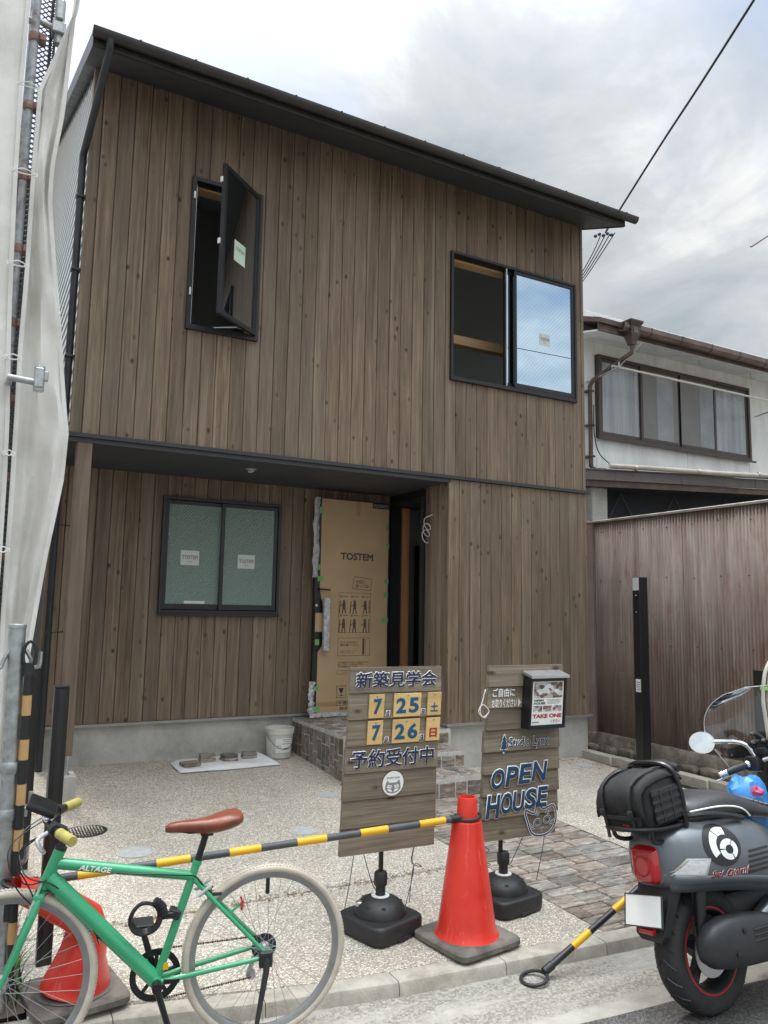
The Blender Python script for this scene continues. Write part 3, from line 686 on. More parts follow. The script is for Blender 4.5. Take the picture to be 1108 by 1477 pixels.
def build_house():
    DEPTH = 7.0
    # front wall, upper floor
    w = wallshell('front_wall', holes(.02, XR-.02, ZB-.05, ZT+.05, [CAS, SLI]), 'y', .0185, .13, M['dark_siding'])
    clad(w, .086, XR-.05, ZB+.002, ZT+.02, [CAS, SLI])
    for xa, xb in ((0.0, .0845), (XR-.0485, XR)):
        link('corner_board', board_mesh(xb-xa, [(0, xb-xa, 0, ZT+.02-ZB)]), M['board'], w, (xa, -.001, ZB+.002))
    # side returns of the corner boards
    obj('corner_board', B(-.0005, .018, .001, .10, ZB+.002, ZT+.02), M['board'], w, None)
    # lower front wall (right) and recess walls
    w2 = wallshell('front_wall', [(XC+.02, XR-.02, ZW, ZB-.05)], 'y', .0185, .12, M['dark_siding'])
    clad(w2, XC, XR, ZW+.003, ZB-.038, [])
    w3 = wallshell('porch_wall', holes(.02, XC+.1, ZW, ZB-.06, [LOW]), 'y', YR+.0185, YR+.12, M['dark_siding'])
    clad(w3, 0.0, XC, ZW+.003, 2.889, [LOW], place=lambda x, y, z: (x, YR, z))
    DO = (.46, 1.20, .43, 2.80)
    w4 = wallshell('porch_side_wall', holes(.125, YR+.1, ZW-.03, ZB-.06, [DO]), 'x', XC+.0185, XC+.11, M['dark_siding'])
    clad(w4, .0, .46, ZW+.003, 2.889, [], bw=.15, place=lambda x, y, z: (XC, .46-x, z), rotz=-math.pi/2)
    # band, soffit of the porch, flashing, foundation
    mb = MB(); mb.box(-.03, XR+.03, -.028, .016, ZB-.034, ZB+.0); mb.box(-.03, .0, .016, YR, ZB-.034, ZB)
    obj('belt_trim', mb, M['metal_dark'], house, None)
    obj('porch_soffit', B(-.002, XC+.02, .0, YR+.02, 2.888, ZB-.035), M['soffit'], house, None)
    fl = MB(); fl.box(0, XC, YR-.028, YR+.02, ZW-.024, ZW); fl.box(XC-.02, XR+.025, -.03, .02, ZW-.022, ZW+.001)
    fl.box(XC-.028, XC+.018, .02, .46, ZW-.022, ZW+.001); fl.box(XR+.0, XR+.03, .02, 2.0, ZW-.022, ZW)
    obj('drip_flashing', fl, M['flash'], house, None)
    fd = MB(); fd.box(0.02, XC+.02, YR+.02, YR+.16, -.1, ZW-.024); fd.box(XC+.02, XR-.012, .021, .16, -.15, ZW-.022)
    fd.box(XC+.0205, XC+.16, .16, YR+.02, -.1, ZW-.0225); fd.box(XR-.17, XR-.0122, .16, DEPTH, -.15, ZW-.0225); fd.box(.0205, .16, YR+.16, DEPTH, -.15, ZW-.0245)
    obj('foundation', fd, M['concrete'], house, None)
    # side walls and back
    tanr = math.tan(R(21.5))
    sw = obj('side_wall', MB().prism([(.11, ZB), (DEPTH, ZB), (DEPTH, ZT+DEPTH*tanr), (.11, ZT+.11*tanr)], .021, .12, Matrix(((0, 0, 1, 0), (1, 0, 0, 0), (0, 1, 0, 0), (0, 0, 0, 1)))), M['dark_siding'], house, None)
    z = ZB
    while z < ZT+DEPTH*tanr-.1:
        ys = max(.101, (z+.11-ZT)/tanr+.02) if z+.11 > ZT else .101
        mb = MB(); mb.loft([[(.0, ys, z+.006), (.0, ys, z+.006)][:1]+[(.02, ys, z+.006), (.02, ys, z+.112), (.011, ys, z+.112)], [(.0, DEPTH, z+.006), (.02, DEPTH, z+.006), (.02, DEPTH, z+.112), (.011, DEPTH, z+.112)]])
        obj('siding_panel', mb, M['siding'], sw, None); z += .112
    obj('side_wall', B(.001, .12, YR+.121, DEPTH, ZW-.02, ZB), M['dark_siding'], house, None)
    obj('corner_board', B(-.001, .02, YR+.002, YR+.12, ZW, 2.889), M['board'], house, None)
    yx_ = Matrix(((0, 0, 1, 0), (1, 0, 0, 0), (0, 1, 0, 0), (0, 0, 0, 1)))
    obj('side_wall', MB().prism([(.13, 2.6), (DEPTH, 2.6), (DEPTH, ZT+DEPTH*tanr), (.13, ZT+.13*tanr)], XR-.12, XR-.021, yx_).box(XR-.12, XR-.021, .13, 1.2, ZW, 2.6).box(XR-.12, XR-.021, 2.4, DEPTH, ZW, 2.6).box(XR-.12, XR-.021, 1.2, 2.4, ZW, 1.2), M['siding'], house, None)
    obj('added_side_window', B(XR-.08, XR-.07, 1.2, 2.4, 1.2, 2.6), M['glass_small'], house, None)  # unseen opening, added to let daylight into the entrance hall
    obj('corner_board', B(XR-.02, XR+.001, .0185, .13, ZW+.003, ZT+.02), M['board'], house, None)
    wallshell('back_wall', holes(.1201, XR-.1201, ZW, ZT+DEPTH*tanr-.02, [(2.0, 2.55, 3.6, 6.6), (3.0, 5.2, 3.6, 6.6)]), 'y', DEPTH-.1, DEPTH-.001, M['plaster'])
    for a_, b_ in ((2.0, 2.55), (3.0, 5.2)): obj('added_back_window', B(a_, b_, DEPTH-.06, DEPTH-.05, 3.6, 6.6), M['glass_small'], house, None)  # unseen rear openings, added to brighten the upstairs rooms
    # floors, interior partition walls
    obj('floor', B(.121, XR-.121, .131, DEPTH-.101, ZB+.01, 3.2), M['floorm'], house, None)
    obj('floor', B(XC+.111, XR-.122, .1305, DEPTH-.102, .30, .425), M['floorm'], house, None)
    obj('partition', B(.122, 1.9, 4.2, 4.3, 3.201, 7.775), M['plaster'], house, None)
    obj('partition', B(2.6, 2.7, .131, 6.0, 3.201, 6.17), M['plaster'], house, None)
    obj('partition', B(XC+.112, XR-.123, 2.6, 2.7, .426, 2.95), M['plaster'], house, None)
    obj('interior_door', B(4.80, 5.40, 2.55, 2.599, .43, 2.45, .004), M['old_wood'], house, None)
    obj('tie_beam', B(2.701, XR-.122, .55, .66, 4.62, 4.73, .004), M['timber'], house, None)
    obj('interior_door', B(1.05, 1.72, 4.15, 4.199, 3.21, 5.05, .004), M['old_wood'], house, None)
    # ceiling follows the roof, roof slab
    def rz(y, d=0): return ZT + y*tanr + d
    X0, X1 = -.092, 5.602
    def slabp(y0, y1, d0, d1, x0, x1, name, mat):
        return obj(name, MB().prism([(y0, rz(y0, d0)), (y1, rz(y1, d0)), (y1, rz(y1, d1)), (y0, rz(y0, d1))], x0, x1, Matrix(((0, 0, 1, 0), (1, 0, 0, 0), (0, 1, 0, 0), (0, 0, 0, 1)))), mat, house, None)
    rf = slabp(-.60, DEPTH+.3, .022, .13, X0+.004, X1-.004, 'roof', M['roofm'])
    slabp(-.60, .0, .0, .0215, X0+.004, X1-.004, 'eave_soffit', M['soffit'])
    slabp(.13, DEPTH-.1, -.04, .0, .121, XR-.121, 'ceiling', M['plaster'])
    obj('fascia', B(X0, X1, -.622, -.601, rz(-.6, -.012), rz(-.6, .135)), M['gutterm'], house, None)
    for xx in (X0, X1-.0001):
        slabp(-.6, DEPTH+.3, -.012, .138, xx, xx+.0035 if xx < 0 else xx+.004, 'rake_board', M['gutterm'])
    # gutter
    gy0, gy1, gz0, gz1 = -.722, -.6225, 5.955, 6.016
    gc = (gy0+gy1)/2; gr = (gy1-gy0)/2
    outer = [(gc+gr*math.cos(R(a_)), gz1-(gz1-gz0)*math.sin(R(a_))) for a_ in range(0, 181, 20)]
    inner = [(gc+(gr-.005)*math.cos(R(a_)), gz1-(gz1-gz0-.005)*math.sin(R(a_))) for a_ in range(180, -1, -20)]
    prof = outer+inner; nf = len(outer)
    g = obj('gutter', MB().loft([[(x, y, z) for y, z in prof] for x in (-.10, 5.715)]), M['gutterm'], house, None)
    for xx in (-.1005, 5.7155): obj('gutter_end', MB().prism([(y, z) for y, z in prof[:nf]], xx-.003, xx+.003, Matrix(((0, 0, 1, 0), (1, 0, 0, 0), (0, 1, 0, 0), (0, 0, 0, 1)))), M['gutterm'], g, None)
    for i in range(13):
        x = .25+i*.44; obj('gutter_bracket', B(x-.008, x+.008, gy0-.004, gy1+.002, gz1-.004, gz1+.006), M['metal_dark'], g, None)
    for x in (1.9, 3.75, 5.42): obj('gutter_joint', MB().loft([[(xx, gc+(y-gc)*1.05, gz1+(z-gz1)*1.06+.001) for y, z in prof[:nf]] for xx in (x-.012, x+.012)]), M['gutterm'], g, None)
    # downpipe
    p = smoothpath([(.03, -.672, 5.97), (.03, -.672, 5.88), (-.038, .085, 5.40), (-.040, .09, 5.28)], 1)
    dp = obj('downpipe', MB().tube(p+[(-.040, .09, 3.10)], .030, 12), M['metal_dark'], house, 50)
    obj('downpipe', MB().tube([(-.040, .09, 3.16), (-.040, .09, 3.02), (.045, 1.06, 2.83), (.048, 1.185, 2.70), (.048, 1.20, 2.6), (.048, 1.20, .02)], .030, 12), M['metal_dark'], house, 50)
    for z in (5.0, 4.35, 3.6): obj('pipe_clip', B(-.075, .0, .05, .128, z, z+.022, .004), M['metal_dark'], dp, None)
    for z in (2.3, 1.3): obj('pipe_clip', MB().tube([(.0, YR-.002, z+.01), (.0, 1.16, z+.01), (.095, 1.16, z+.01), (.18, YR-.002, z+.012)], .004, 6), M['metal_dark'], dp, None)
    # downlight hole in the porch soffit
    obj('downlight_opening', MB().lathe([(.052, 2.8875), (.052, 2.884), (.038, 2.884), (.036, 2.8878)], 20, Matrix.Translation((1.67, .42, 0))), M['cover_grey'], house)
    obj('loose_wire', MB().tube(smoothpath([(1.66, .42, 2.89), (1.69, .40, 2.865), (1.65, .43, 2.86), (1.68, .44, 2.89)], 5), .006, 6), M['cable_white'], house)
    # porch post on its steel foot and plinth
    pt = obj('porch_post', B(.062, .178, .004, .12, .40, 2.888, .004), M['post_wood'], house, None)
    sf = MB(); sf.box(.075, .165, .02, .105, .394, .401); sf.box(.085, .097, .03, .095, .256, .394); sf.box(.143, .155, .03, .095, .256, .394); sf.box(.07, .17, .015, .11, .254, .262)
    obj('post_base', sf, M['silver'], house, None)
    obj('plinth', B(.02, .215, -.04, .165, -.05, .255, .006), M['concrete'], house, None)
    # overhead service bracket and drop wires at the right corner
    obj('service_bracket', MB().tube([(XR-.01, .3, 6.12), (XR+.22, .24, 6.05)], .014, 8), M['silver'], house)
    for k in range(4):
        obj('service_wire', MB().tube(smoothpath([(XR+.24+.03*k, -.05-.05*k, 6.10), (XR+.20+.04*k, .05, 5.90), (XR+.10+.03*k, .2, 5.62), (XR+.0, .3, 5.5-.04*k)], 6), .006, 6), M['black_satin'], house)
    for k in range(5): obj('wire_clip', MB().sphere((XR+.19+.035*k, -.02-.03*k, 6.10+.02*(k % 2)), .022, 8), M['bar_grey'], house)
build_house()
def sticker(par, x0, z0, w, h, y, mat=None, rows=True):
    obj('sticker', B(x0, x0+w, y-.0012, y, z0, z0+h), mat or M['sticker'], par, None)
    text('TOSTEM', M['ink_grey'], par, x0+w*.08, x0+w*.92, z0+h*.40, z0+h*.68, y-.0022, .02)
    text('LIXIL', M['ink_grey'], par, x0+w*.36, x0+w*.64, z0+h*.2, z0+h*.30, y-.0020, .0)
def frame_rect(mb, x0, x1, z0, z1, y0, y1, t, bev=.003, tb=None):
    tb = tb or t
    mb.box(x0, x0+t, y0, y1, z0, z1, bev); mb.box(x1-t, x1, y0, y1, z0, z1, bev)
    mb.box(x0+t-.002, x1-t+.002, y0+.0015, y1-.0015, z1-t, z1-.0005, bev); mb.box(x0+t-.002, x1-t+.002, y0+.0015, y1-.0015, z0+.0005, z0+tb, bev); return mb
def windows():
    # upstairs casement, sash swung out about its right jamb
    w = link('casement_window', None, parent=house, loc=(0, 0, 0)); x0, x1, z0, z1 = CAS
    obj('window_frame', frame_rect(MB(), x0-.004, x1+.004, z0-.004, z1+.004, -.034, .075, .040, .003, .05), M['frame'], w, None)
    obj('timber_liner', frame_rect(MB(), x0+.03, x1-.03, z0+.04, z1-.03, .076, .20, .022, .001), M['timber'], w, None)
    obj('insect_screen_rail', B(x0+.04, x0+.052, .02, .05, z0+.05, z1-.04), M['alu'], w, None)
    s = Matrix.Translation((x1-.035, -.036, 0)) @ Matrix.Rotation(R(40), 4, 'Z')
    W = .590; za, zb = z0+.035, z1-.03
    fr = frame_rect(MB(), -W, 0, za, zb, -.018, .018, .042, .002)
    bmesh.ops.transform(fr.bm, matrix=s, verts=fr.bm.verts); obj('sash', fr, M['frame'], w, None)
    gl = MB(); gl.box(-W+.04, -.04, -.003, .003, za+.04, zb-.04); bmesh.ops.transform(gl.bm, matrix=s, verts=gl.bm.verts); obj('pane', gl, M['glass_sash'], w, None)
    st = MB(); st.box(-W*.66, -W*.36, -.0045, -.0032, 4.60, 4.79); bmesh.ops.transform(st.bm, matrix=s, verts=st.bm.verts); obj('sticker', st, M['green_sticker'], w, None)
    text('TOSTEM', M['ink_grey'], w, -W*.63, -W*.39, 4.70, 4.735, 0, .02, M=s @ Matrix(((1, 0, 0, 0), (0, 0, -1, -.0052), (0, 1, 0, 0), (0, 0, 0, 1))))
    for z in (4.30, 5.20): obj('latch', B(x0+.008, x0+.026, -.052, -.030, z, z+.07, .003), M['alu'], w, None)
    for z in (4.66, 5.22):
        lt = MB(); lt.box(-W-.006, -W+.012, .006, .034, z, z+.05, .003); bmesh.ops.transform(lt.bm, matrix=s, verts=lt.bm.verts); obj('latch', lt, M['white_paint'], w, None)
    obj('stay_arm', MB().tube([(x0+.25, -.02, z0+.05), (x0+.42, -.15, z0+.045), (x0+.53, -.12, z0+.045)], .006, 6), M['alu'], w)
    # upstairs sliding window, left half open
    w = link('sliding_window', None, parent=house); x0, x1, z0, z1 = SLI
    obj('window_frame', frame_rect(MB(), x0-.004, x1+.004, z0-.004, z1+.004, -.036, .085, .030, .003, .045), M['frame'], w, None)
    obj('timber_liner', frame_rect(MB(), x0+.02, x1-.02, z0+.03, z1-.02, .086, .21, .024, .001), M['timber'], w, None)
    xm = x0+.80
    def sash(xa, xb, y, glass, t=.034):
        obj('sash', frame_rect(MB(), xa, xb, z0+.046, z1-.030, y-.016, y+.016, t, .002, .05), M['frame'], w, None)
        obj('pane', B(xa+t-.004, xb-t+.004, y-.003, y+.003, z0+.09, z1-.06), glass, w, None)
    sash(xm+.04, x1-.031, -.010, M['glass_blue'])
    sash(xm-.06, x1-.14, .038, M['glass_blue'])
    sticker(w, xm+.40, z0+.60, .155, .135, -.0135)
    sticker(w, xm+.24, z0+.56, .155, .135, .0345)
    obj('screen_channel', B(xm-.075, xm-.062, -.026, -.004, z0+.046, z1-.030), M['alu'], w, None)
    # ground-floor window under the porch
    w = link('porch_window', None, parent=house); x0, x1, z0, z1 = LOW
    obj('window_frame', frame_rect(MB(), x0-.004, x1+.004, z0-.004, z1+.004, YR-.04, YR+.07, .032, .003, .05), M['frame'], w, None)
    xm = (x0+x1)/2
    for xa, xb, y in ((x0+.033, xm+.02, YR+.018), (xm-.022, x1-.033, YR-.014)):
        obj('sash', frame_rect(MB(), xa, xb, z0+.05, z1-.033, y-.014, y+.014, .036, .002, .055), M['frame'], w, None)
        obj('pane', B(xa+.033, xb-.033, y-.003, y+.003, z0+.10, z1-.066), M['frosted'], w, None)
    sticker(w, x0+.205, 1.985, .19, .15, YR+.0145); sticker(w, x0+.795, 1.97, .185, .145, YR-.0175)
    obj('sticker', B(x0+.26, x0+.47, YR+.0130, YR+.0145, z0+.112, z0+.138), M['white_paper'], w, None)
    obj('sill', B(x0-.006, x1+.006, YR-.062, YR-.0405, z0-.012, z0+.012, .002), M['frame'], w, None)
windows()
def door():
    d = link('entrance_door', None, parent=house, loc=(3.60, 1.11, 0), rot=(0, 0, 0))
    # black frame round the opening in the porch side wall
    f = MB()
    for ya, yb in ((.462, .515), (1.150, 1.199)): f.box(XC-.035-3.60, XC+.10-3.60, ya-1.11, yb-1.11, .43, 2.80, .003)
    f.box(XC-.0345-3.60, XC+.099-3.60, .5155-1.11, 1.1495-1.11, 2.745, 2.799, .003); f.box(XC-.03-3.60, XC+.10-3.60, .516-1.11, 1.149-1.11, .425, .447)
    obj('door_frame', f, M['frame'], d, None)
    obj('jamb_board', B(XC+.101-3.60, XC+.18-3.60, 1.105-1.11, 1.145-1.11, .43, 2.74), M['jamb'], d, None)
    # the leaf, swung open against the porch wall and wrapped in cardboard
    L = Matrix.Rotation(R(2.0), 4, 'Z')
    def put(mb):
        bmesh.ops.transform(mb.bm, matrix=L, verts=mb.bm.verts); return mb
    obj('door_leaf', put(B(-.955, -.02, -.012, .035, .455, 2.775, .003)), M['frame'], d, None)
    cb = MB(); rnd = random.Random(5)
    left = [(.46, -.905), (.80, -.905), (1.10, -.905), (1.22, -.83), (1.42, -.83), (1.60, -.86), (1.78, -.895), (1.95, -.895), (2.30, -.90), (2.765, -.90)]
    pts = [(x+rnd.uniform(-.004, .004), z) for z, x in left]+[(-.045, 2.765), (-.05, 1.6), (-.042, .46)]
    cb.prism(list(reversed(pts)), .0145, .0225, Matrix(((1, 0, 0, 0), (0, 0, -1, 0), (0, 1, 0, 0), (0, 0, 0, 1))))
    card = obj('cardboard', put(cb), M['cardboard'], d, None)
    Y = -.0235
    def MX(): return L @ Matrix(((1, 0, 0, 0), (0, 0, -1, Y), (0, 1, 0, 0), (0, 0, 0, 1)))
    def ct(s, x0, x1, z0, z1, off=.0, mat=None): return text(s, mat or M['ink_soft'], card, x0, x1, z0, z1, 0, off, M=MX())
    def ln(x0, x1, z0, z1, mat=None, name='print', par=None):
        return obj(name, put(B(x0, x1, Y-.0006, Y+.0005, z0, z1)), mat or M['ink_soft'], par or card, None)
    def rect(x0, x1, z0, z1, t=.004):
        m = MB(); m.box(x0, x1, Y-.0006, Y+.0005, z0, z0+t); m.box(x0, x1, Y-.0006, Y+.0005, z1-t, z1); m.box(x0, x0+t, Y-.0006, Y+.0005, z0+t, z1-t); m.box(x1-t, x1, Y-.0006, Y+.0005, z0+t, z1-t)
        return obj('print', put(m), M['ink_soft'], card, None)
    ct('TOSTEM', -.655, -.245, 2.105, 2.185, .035)
    ct('大切に\n扱ってね!', -.46, -.29, 1.80, 1.89, .012)
    m = MB(); bp = [(-.50, 1.79), (-.27, 1.775), (-.255, 1.90), (-.48, 1.925)]
    for a, b in zip(bp, bp[1:]+bp[:1]): m.tube([(a[0], Y, a[1]), (b[0], Y, b[1])], .0025, 4)
    obj('print', put(m), M['ink_soft'], card, None)
    # handling pictograms: plain figures moving a panel
    rect(-.665, -.265, 1.31, 1.745)
    for r_ in range(2):
        for c_ in range(3):
            cx, cz = -.60+c_*.133, 1.565-r_*.205
            ct('×' if not (r_ == 1 and c_ == 2) else '○', cx-.05, cx-.02, cz+.125, cz+.152, .01)
            ln(cx-.012, cx+.048, cz+.134, cz+.141)
            m = MB(); m.sphere((cx, Y, cz+.085), .016, 8, (1, .03, 1)); m.box(cx-.018, cx+.018, Y-.0006, Y+.0004, cz+.0, cz+.07)
            m.tube([(cx-.012, Y, cz), (cx-.02, Y, cz-.05)], .006, 4); m.tube([(cx+.012, Y, cz), (cx+.022, Y, cz-.05)], .006, 4)
            m.tube([(cx-.055, Y, cz-.045), (cx-.045, Y, cz+.09)] if c_ != 2 else [(cx+.05, Y, cz-.045), (cx+.05, Y, cz+.1)], .005, 4)
            m.tube([(cx-.05, Y, cz+.03), (cx, Y, cz+.055)], .004, 4)
            obj('print', put(m), M['ink_soft'], card, None)
    rect(-.665, -.265, 1.06, 1.255)
    ct('ダンボールを折り返して\n部品を保護してください。', -.635, -.405, 1.165, 1.22, .01)
    ct('ハンドル・シリンダー・サムターン\nドアガード・ピボットなど', -.635, -.41, 1.09, 1.125, .004)
    ln(-.36, -.335, 1.07, 1.245); ln(-.322, -.319, 1.07, 1.245)
    ct('※ドア本体を固定するためのテープは施工後すみやかに\n剥がしてください。また水気を避けて保管し、\n取付けは説明書に従ってください。', -.66, -.27, .935, 1.0, .006)
    rect(-.668, -.27, .865, .905, .003); ct('ハンドル・シリンダーは別途梱包です', -.61, -.33, .875, .892, .004)
    rect(-.668, -.55, .615, .745, .005); m = MB(); m.lathe([(.030, .03), (.018, -.01), (.006, -.02), (.005, -.045), (.024, -.05), (.024, -.054)], 12, Matrix.Translation((-.609, Y, .69)) @ Matrix.Diagonal((1, .02, 1, 1))); obj('print', put(m), M['ink'], card, None)
    rect(-.52, -.40, .615, .745, .005); ct('↑', -.49, -.43, .63, .73, .02)
    rect(-.668, -.27, .535, .585, .004); ct('平積厳禁', -.645, -.43, .542, .578, .02)
    ln(-.90, -.64, .545-.01, .60-.02, M['tape_brown'], 'tape'); 
    ct('株式会社', -.63, -.40, .485, .522, .02)
    ln(-.47, -.42, 2.60, 2.76, M['tape_brown'], 'tape'); ln(-.26, -.05, 2.705, 2.765, M['frame'], 'door_closer', d)
    ln(-.25, -.06, 2.716, 2.755, M['alu'], 'closer_cover', d)
    for x, z, w_, h in ((-.10, 1.86, .06, .05), (-.10, 1.70, .055, .06), (-.13, 1.42, .09, .055), (-.08, 2.26, .04, .05), (-.93, 2.60, .05, .07), (-.93, 1.86, .07, .055), (-.93, 1.98, .04, .06), (-.94, 1.18, .05, .06), (-.945, .70, .06, .05), (-.945, .48, .08, .06), (-.08, 2.47, .03, .06)):
        obj('tape', put(B(x, x+w_, Y-.0025, Y-.0006, z, z+h)), M['tape_green'], card, None)
    # crumpled film along the free edge
    for za, zb in ((.46, .80), (1.90, 2.775)):
        n = 16; rows = []
        for i in range(n):
            z = za+(zb-za)*i/(n-1); rows.append([(-.985+rnd.uniform(-.015, .012)+k*.030, -.012-.02*math.sin(k*1.4)+rnd.uniform(-.008, .008), z) for k in range(4)])
        obj('film', put(MB().sheet(rows)), M['bubble'], card, 30)
    n = 10; obj('film', put(MB().sheet([[(-.98+.75*i/(n*2)+rnd.uniform(-.004, .004), -.03+rnd.uniform(-.01, .01), .425+.045*k+rnd.uniform(-.006, .006)) for i in range(n*2)] for k in range(2)])), M['bubble'], card, 30)
    # pull handle in grey foam, cover plate, thumb latch
    h = MB(); h.box(-.872, -.802, -.10, -.052, 1.12, 1.68, .006, 2); obj('handle', put(h), M['bubble'], d)
    h = MB(); h.box(-.845, -.825, -.055, -.012, 1.18, 1.21); h.box(-.845, -.825, -.055, -.012, 1.58, 1.61); obj('handle_mount', put(h), M['frame'], d, None)
    obj('lock_plate', put(B(-.95, -.86, -.022, -.0125, 1.12, 1.66, .003)), M['black_satin'], d, None)
    obj('cardboard_tab', put(B(-.945, -.86, -.03, -.0235, 1.32, 1.52)), M['cardboard'], d, None)
    obj('handle', put(MB().tube([(-.91, -.02, 1.775), (-.91, -.06, 1.775), (-.79, -.062, 1.77)], .009, 8)), M['black_satin'], d)
    obj('keyhole', put(MB().lathe([(.014, 0), (.014, .01), (.001, .012)], 12, Matrix.Translation((-.935, -.0225, 1.60)) @ Matrix.Rotation(R(90), 4, 'X'))), M['alu'], d)
    # curled white wire on the porch side wall
    pts = [(XC-.004-3.60, .30-1.11, 2.58)]
    for i in range(40):
        a = i/39*2*math.pi*2.6; pts.append((XC-.03-3.6-.018*math.cos(a)-.02, .33-1.11+.065*math.sin(a)+.0012*i, 2.50-.0045*i+.05*math.cos(a)))
    obj('coiled_wire', MB().tube(pts, .0055, 6), M['cable_white'], d)
door()
def steps():
    st = link('front_steps', None, parent=house)
    Z = (.14, .28, .416); Yf = (-.825, -.44, -.055); XL, XRt = 2.505, XC-.012
    core = MB(); core.box(XL+.004, XRt+.02, Yf[2]+.004, YR-.0, -.05, Z[2]-.004); core.box(XL+.0041, 3.565, Yf[1]+.004, Yf[2]+.012, -.05, Z[1]-.004); core.box(XL+.0042, 3.525, Yf[0]+.004, Yf[1]+.012, -.05, Z[0]-.004)
    obj('mortar_core', core, M['mortar'], st, None)
    rnd = random.Random(11); cache = {}
    def stone(w, d, h, loc, rot=(0, 0, 0)):
        k = (round(w, 3), round(d, 3), round(h, 3))
        if k not in cache: cache[k] = B(-w/2, w/2, -d/2, d/2, -h/2, h/2, .006).mesh('stone', 30)
        link('stone', cache[k], M['step_stone'], st, loc, rot)
    # treads
    for i, (ya, yb) in enumerate(((Yf[1], Yf[0]), (Yf[2], Yf[1]), (YR-.005, Yf[2]))):
        xr = (3.53, 3.57, XRt)[i]; y = yb+.0
        first = True
        while y < ya-.02:
            d = .10 if first else rnd.choice((.12, .15)); d = min(d, ya-y); first = False
            if ya-(y+d) < .05: d = ya-y
            x = XL-.0
            while x < xr-.02:
                w = rnd.choice((.11, .14, .17)); w = min(w, xr-x)
                if xr-(x+w) < .06: w = xr-x
                stone(w-.011, d-.011, .03, (x+w/2, y+d/2, Z[i]-.014+rnd.uniform(-.0015, .002))); x += w
            y += d
    # risers
    for i in range(3):
        z0 = 0.0 if i == 0 else Z[i-1]; xr = (3.53, 3.57, XRt)[i]; x = XL
        z0b = z0-.03 if i == 0 else z0
        while x < xr-.02:
            w = rnd.choice((.12, .15, .17)); w = min(w, xr-x)
            if xr-(x+w) < .06: w = xr-x
            h = Z[i]-.034-z0b
            stone(w-.011, .03, h-.008, (x+w/2, Yf[i]+.013, z0b+h/2)); x += w
    # left flank: tall narrow stones in courses
    for i, (ya, yb) in enumerate(((Yf[1], Yf[0]), (Yf[2], Yf[1]), (YR-.01, Yf[2]))):
        y = yb+.03; top = Z[i]-.034
        while y < ya-.02:
            w = min(.098, ya-y); z = -.03; hs = rnd.choice(([.2, .2], [.13, .2, .1], [.26, .2], [.1, .2, .2]))
            for h in hs+[.3]:
                if z > top-.03: break
                h2 = min(h, top-z)
                if top-(z+h2) < .04: h2 = top-z
                stone(.03, w-.011, h2-.010, (XL+.013, y+w/2, z+h2/2)); z += h2
            y += w
    # right flank of the lower steps
    for i, (ya, yb, xr) in enumerate(((Yf[1], Yf[0], 3.53), (Yf[2]+.05, Yf[1], 3.57))):
        y = yb+.03
        while y < ya-.02:
            w = min(.13, ya-y); stone(.03, w-.012, Z[i]-.04+.03, (xr-.013, y+w/2, (Z[i]-.034-.03)/2)); y += w
steps()
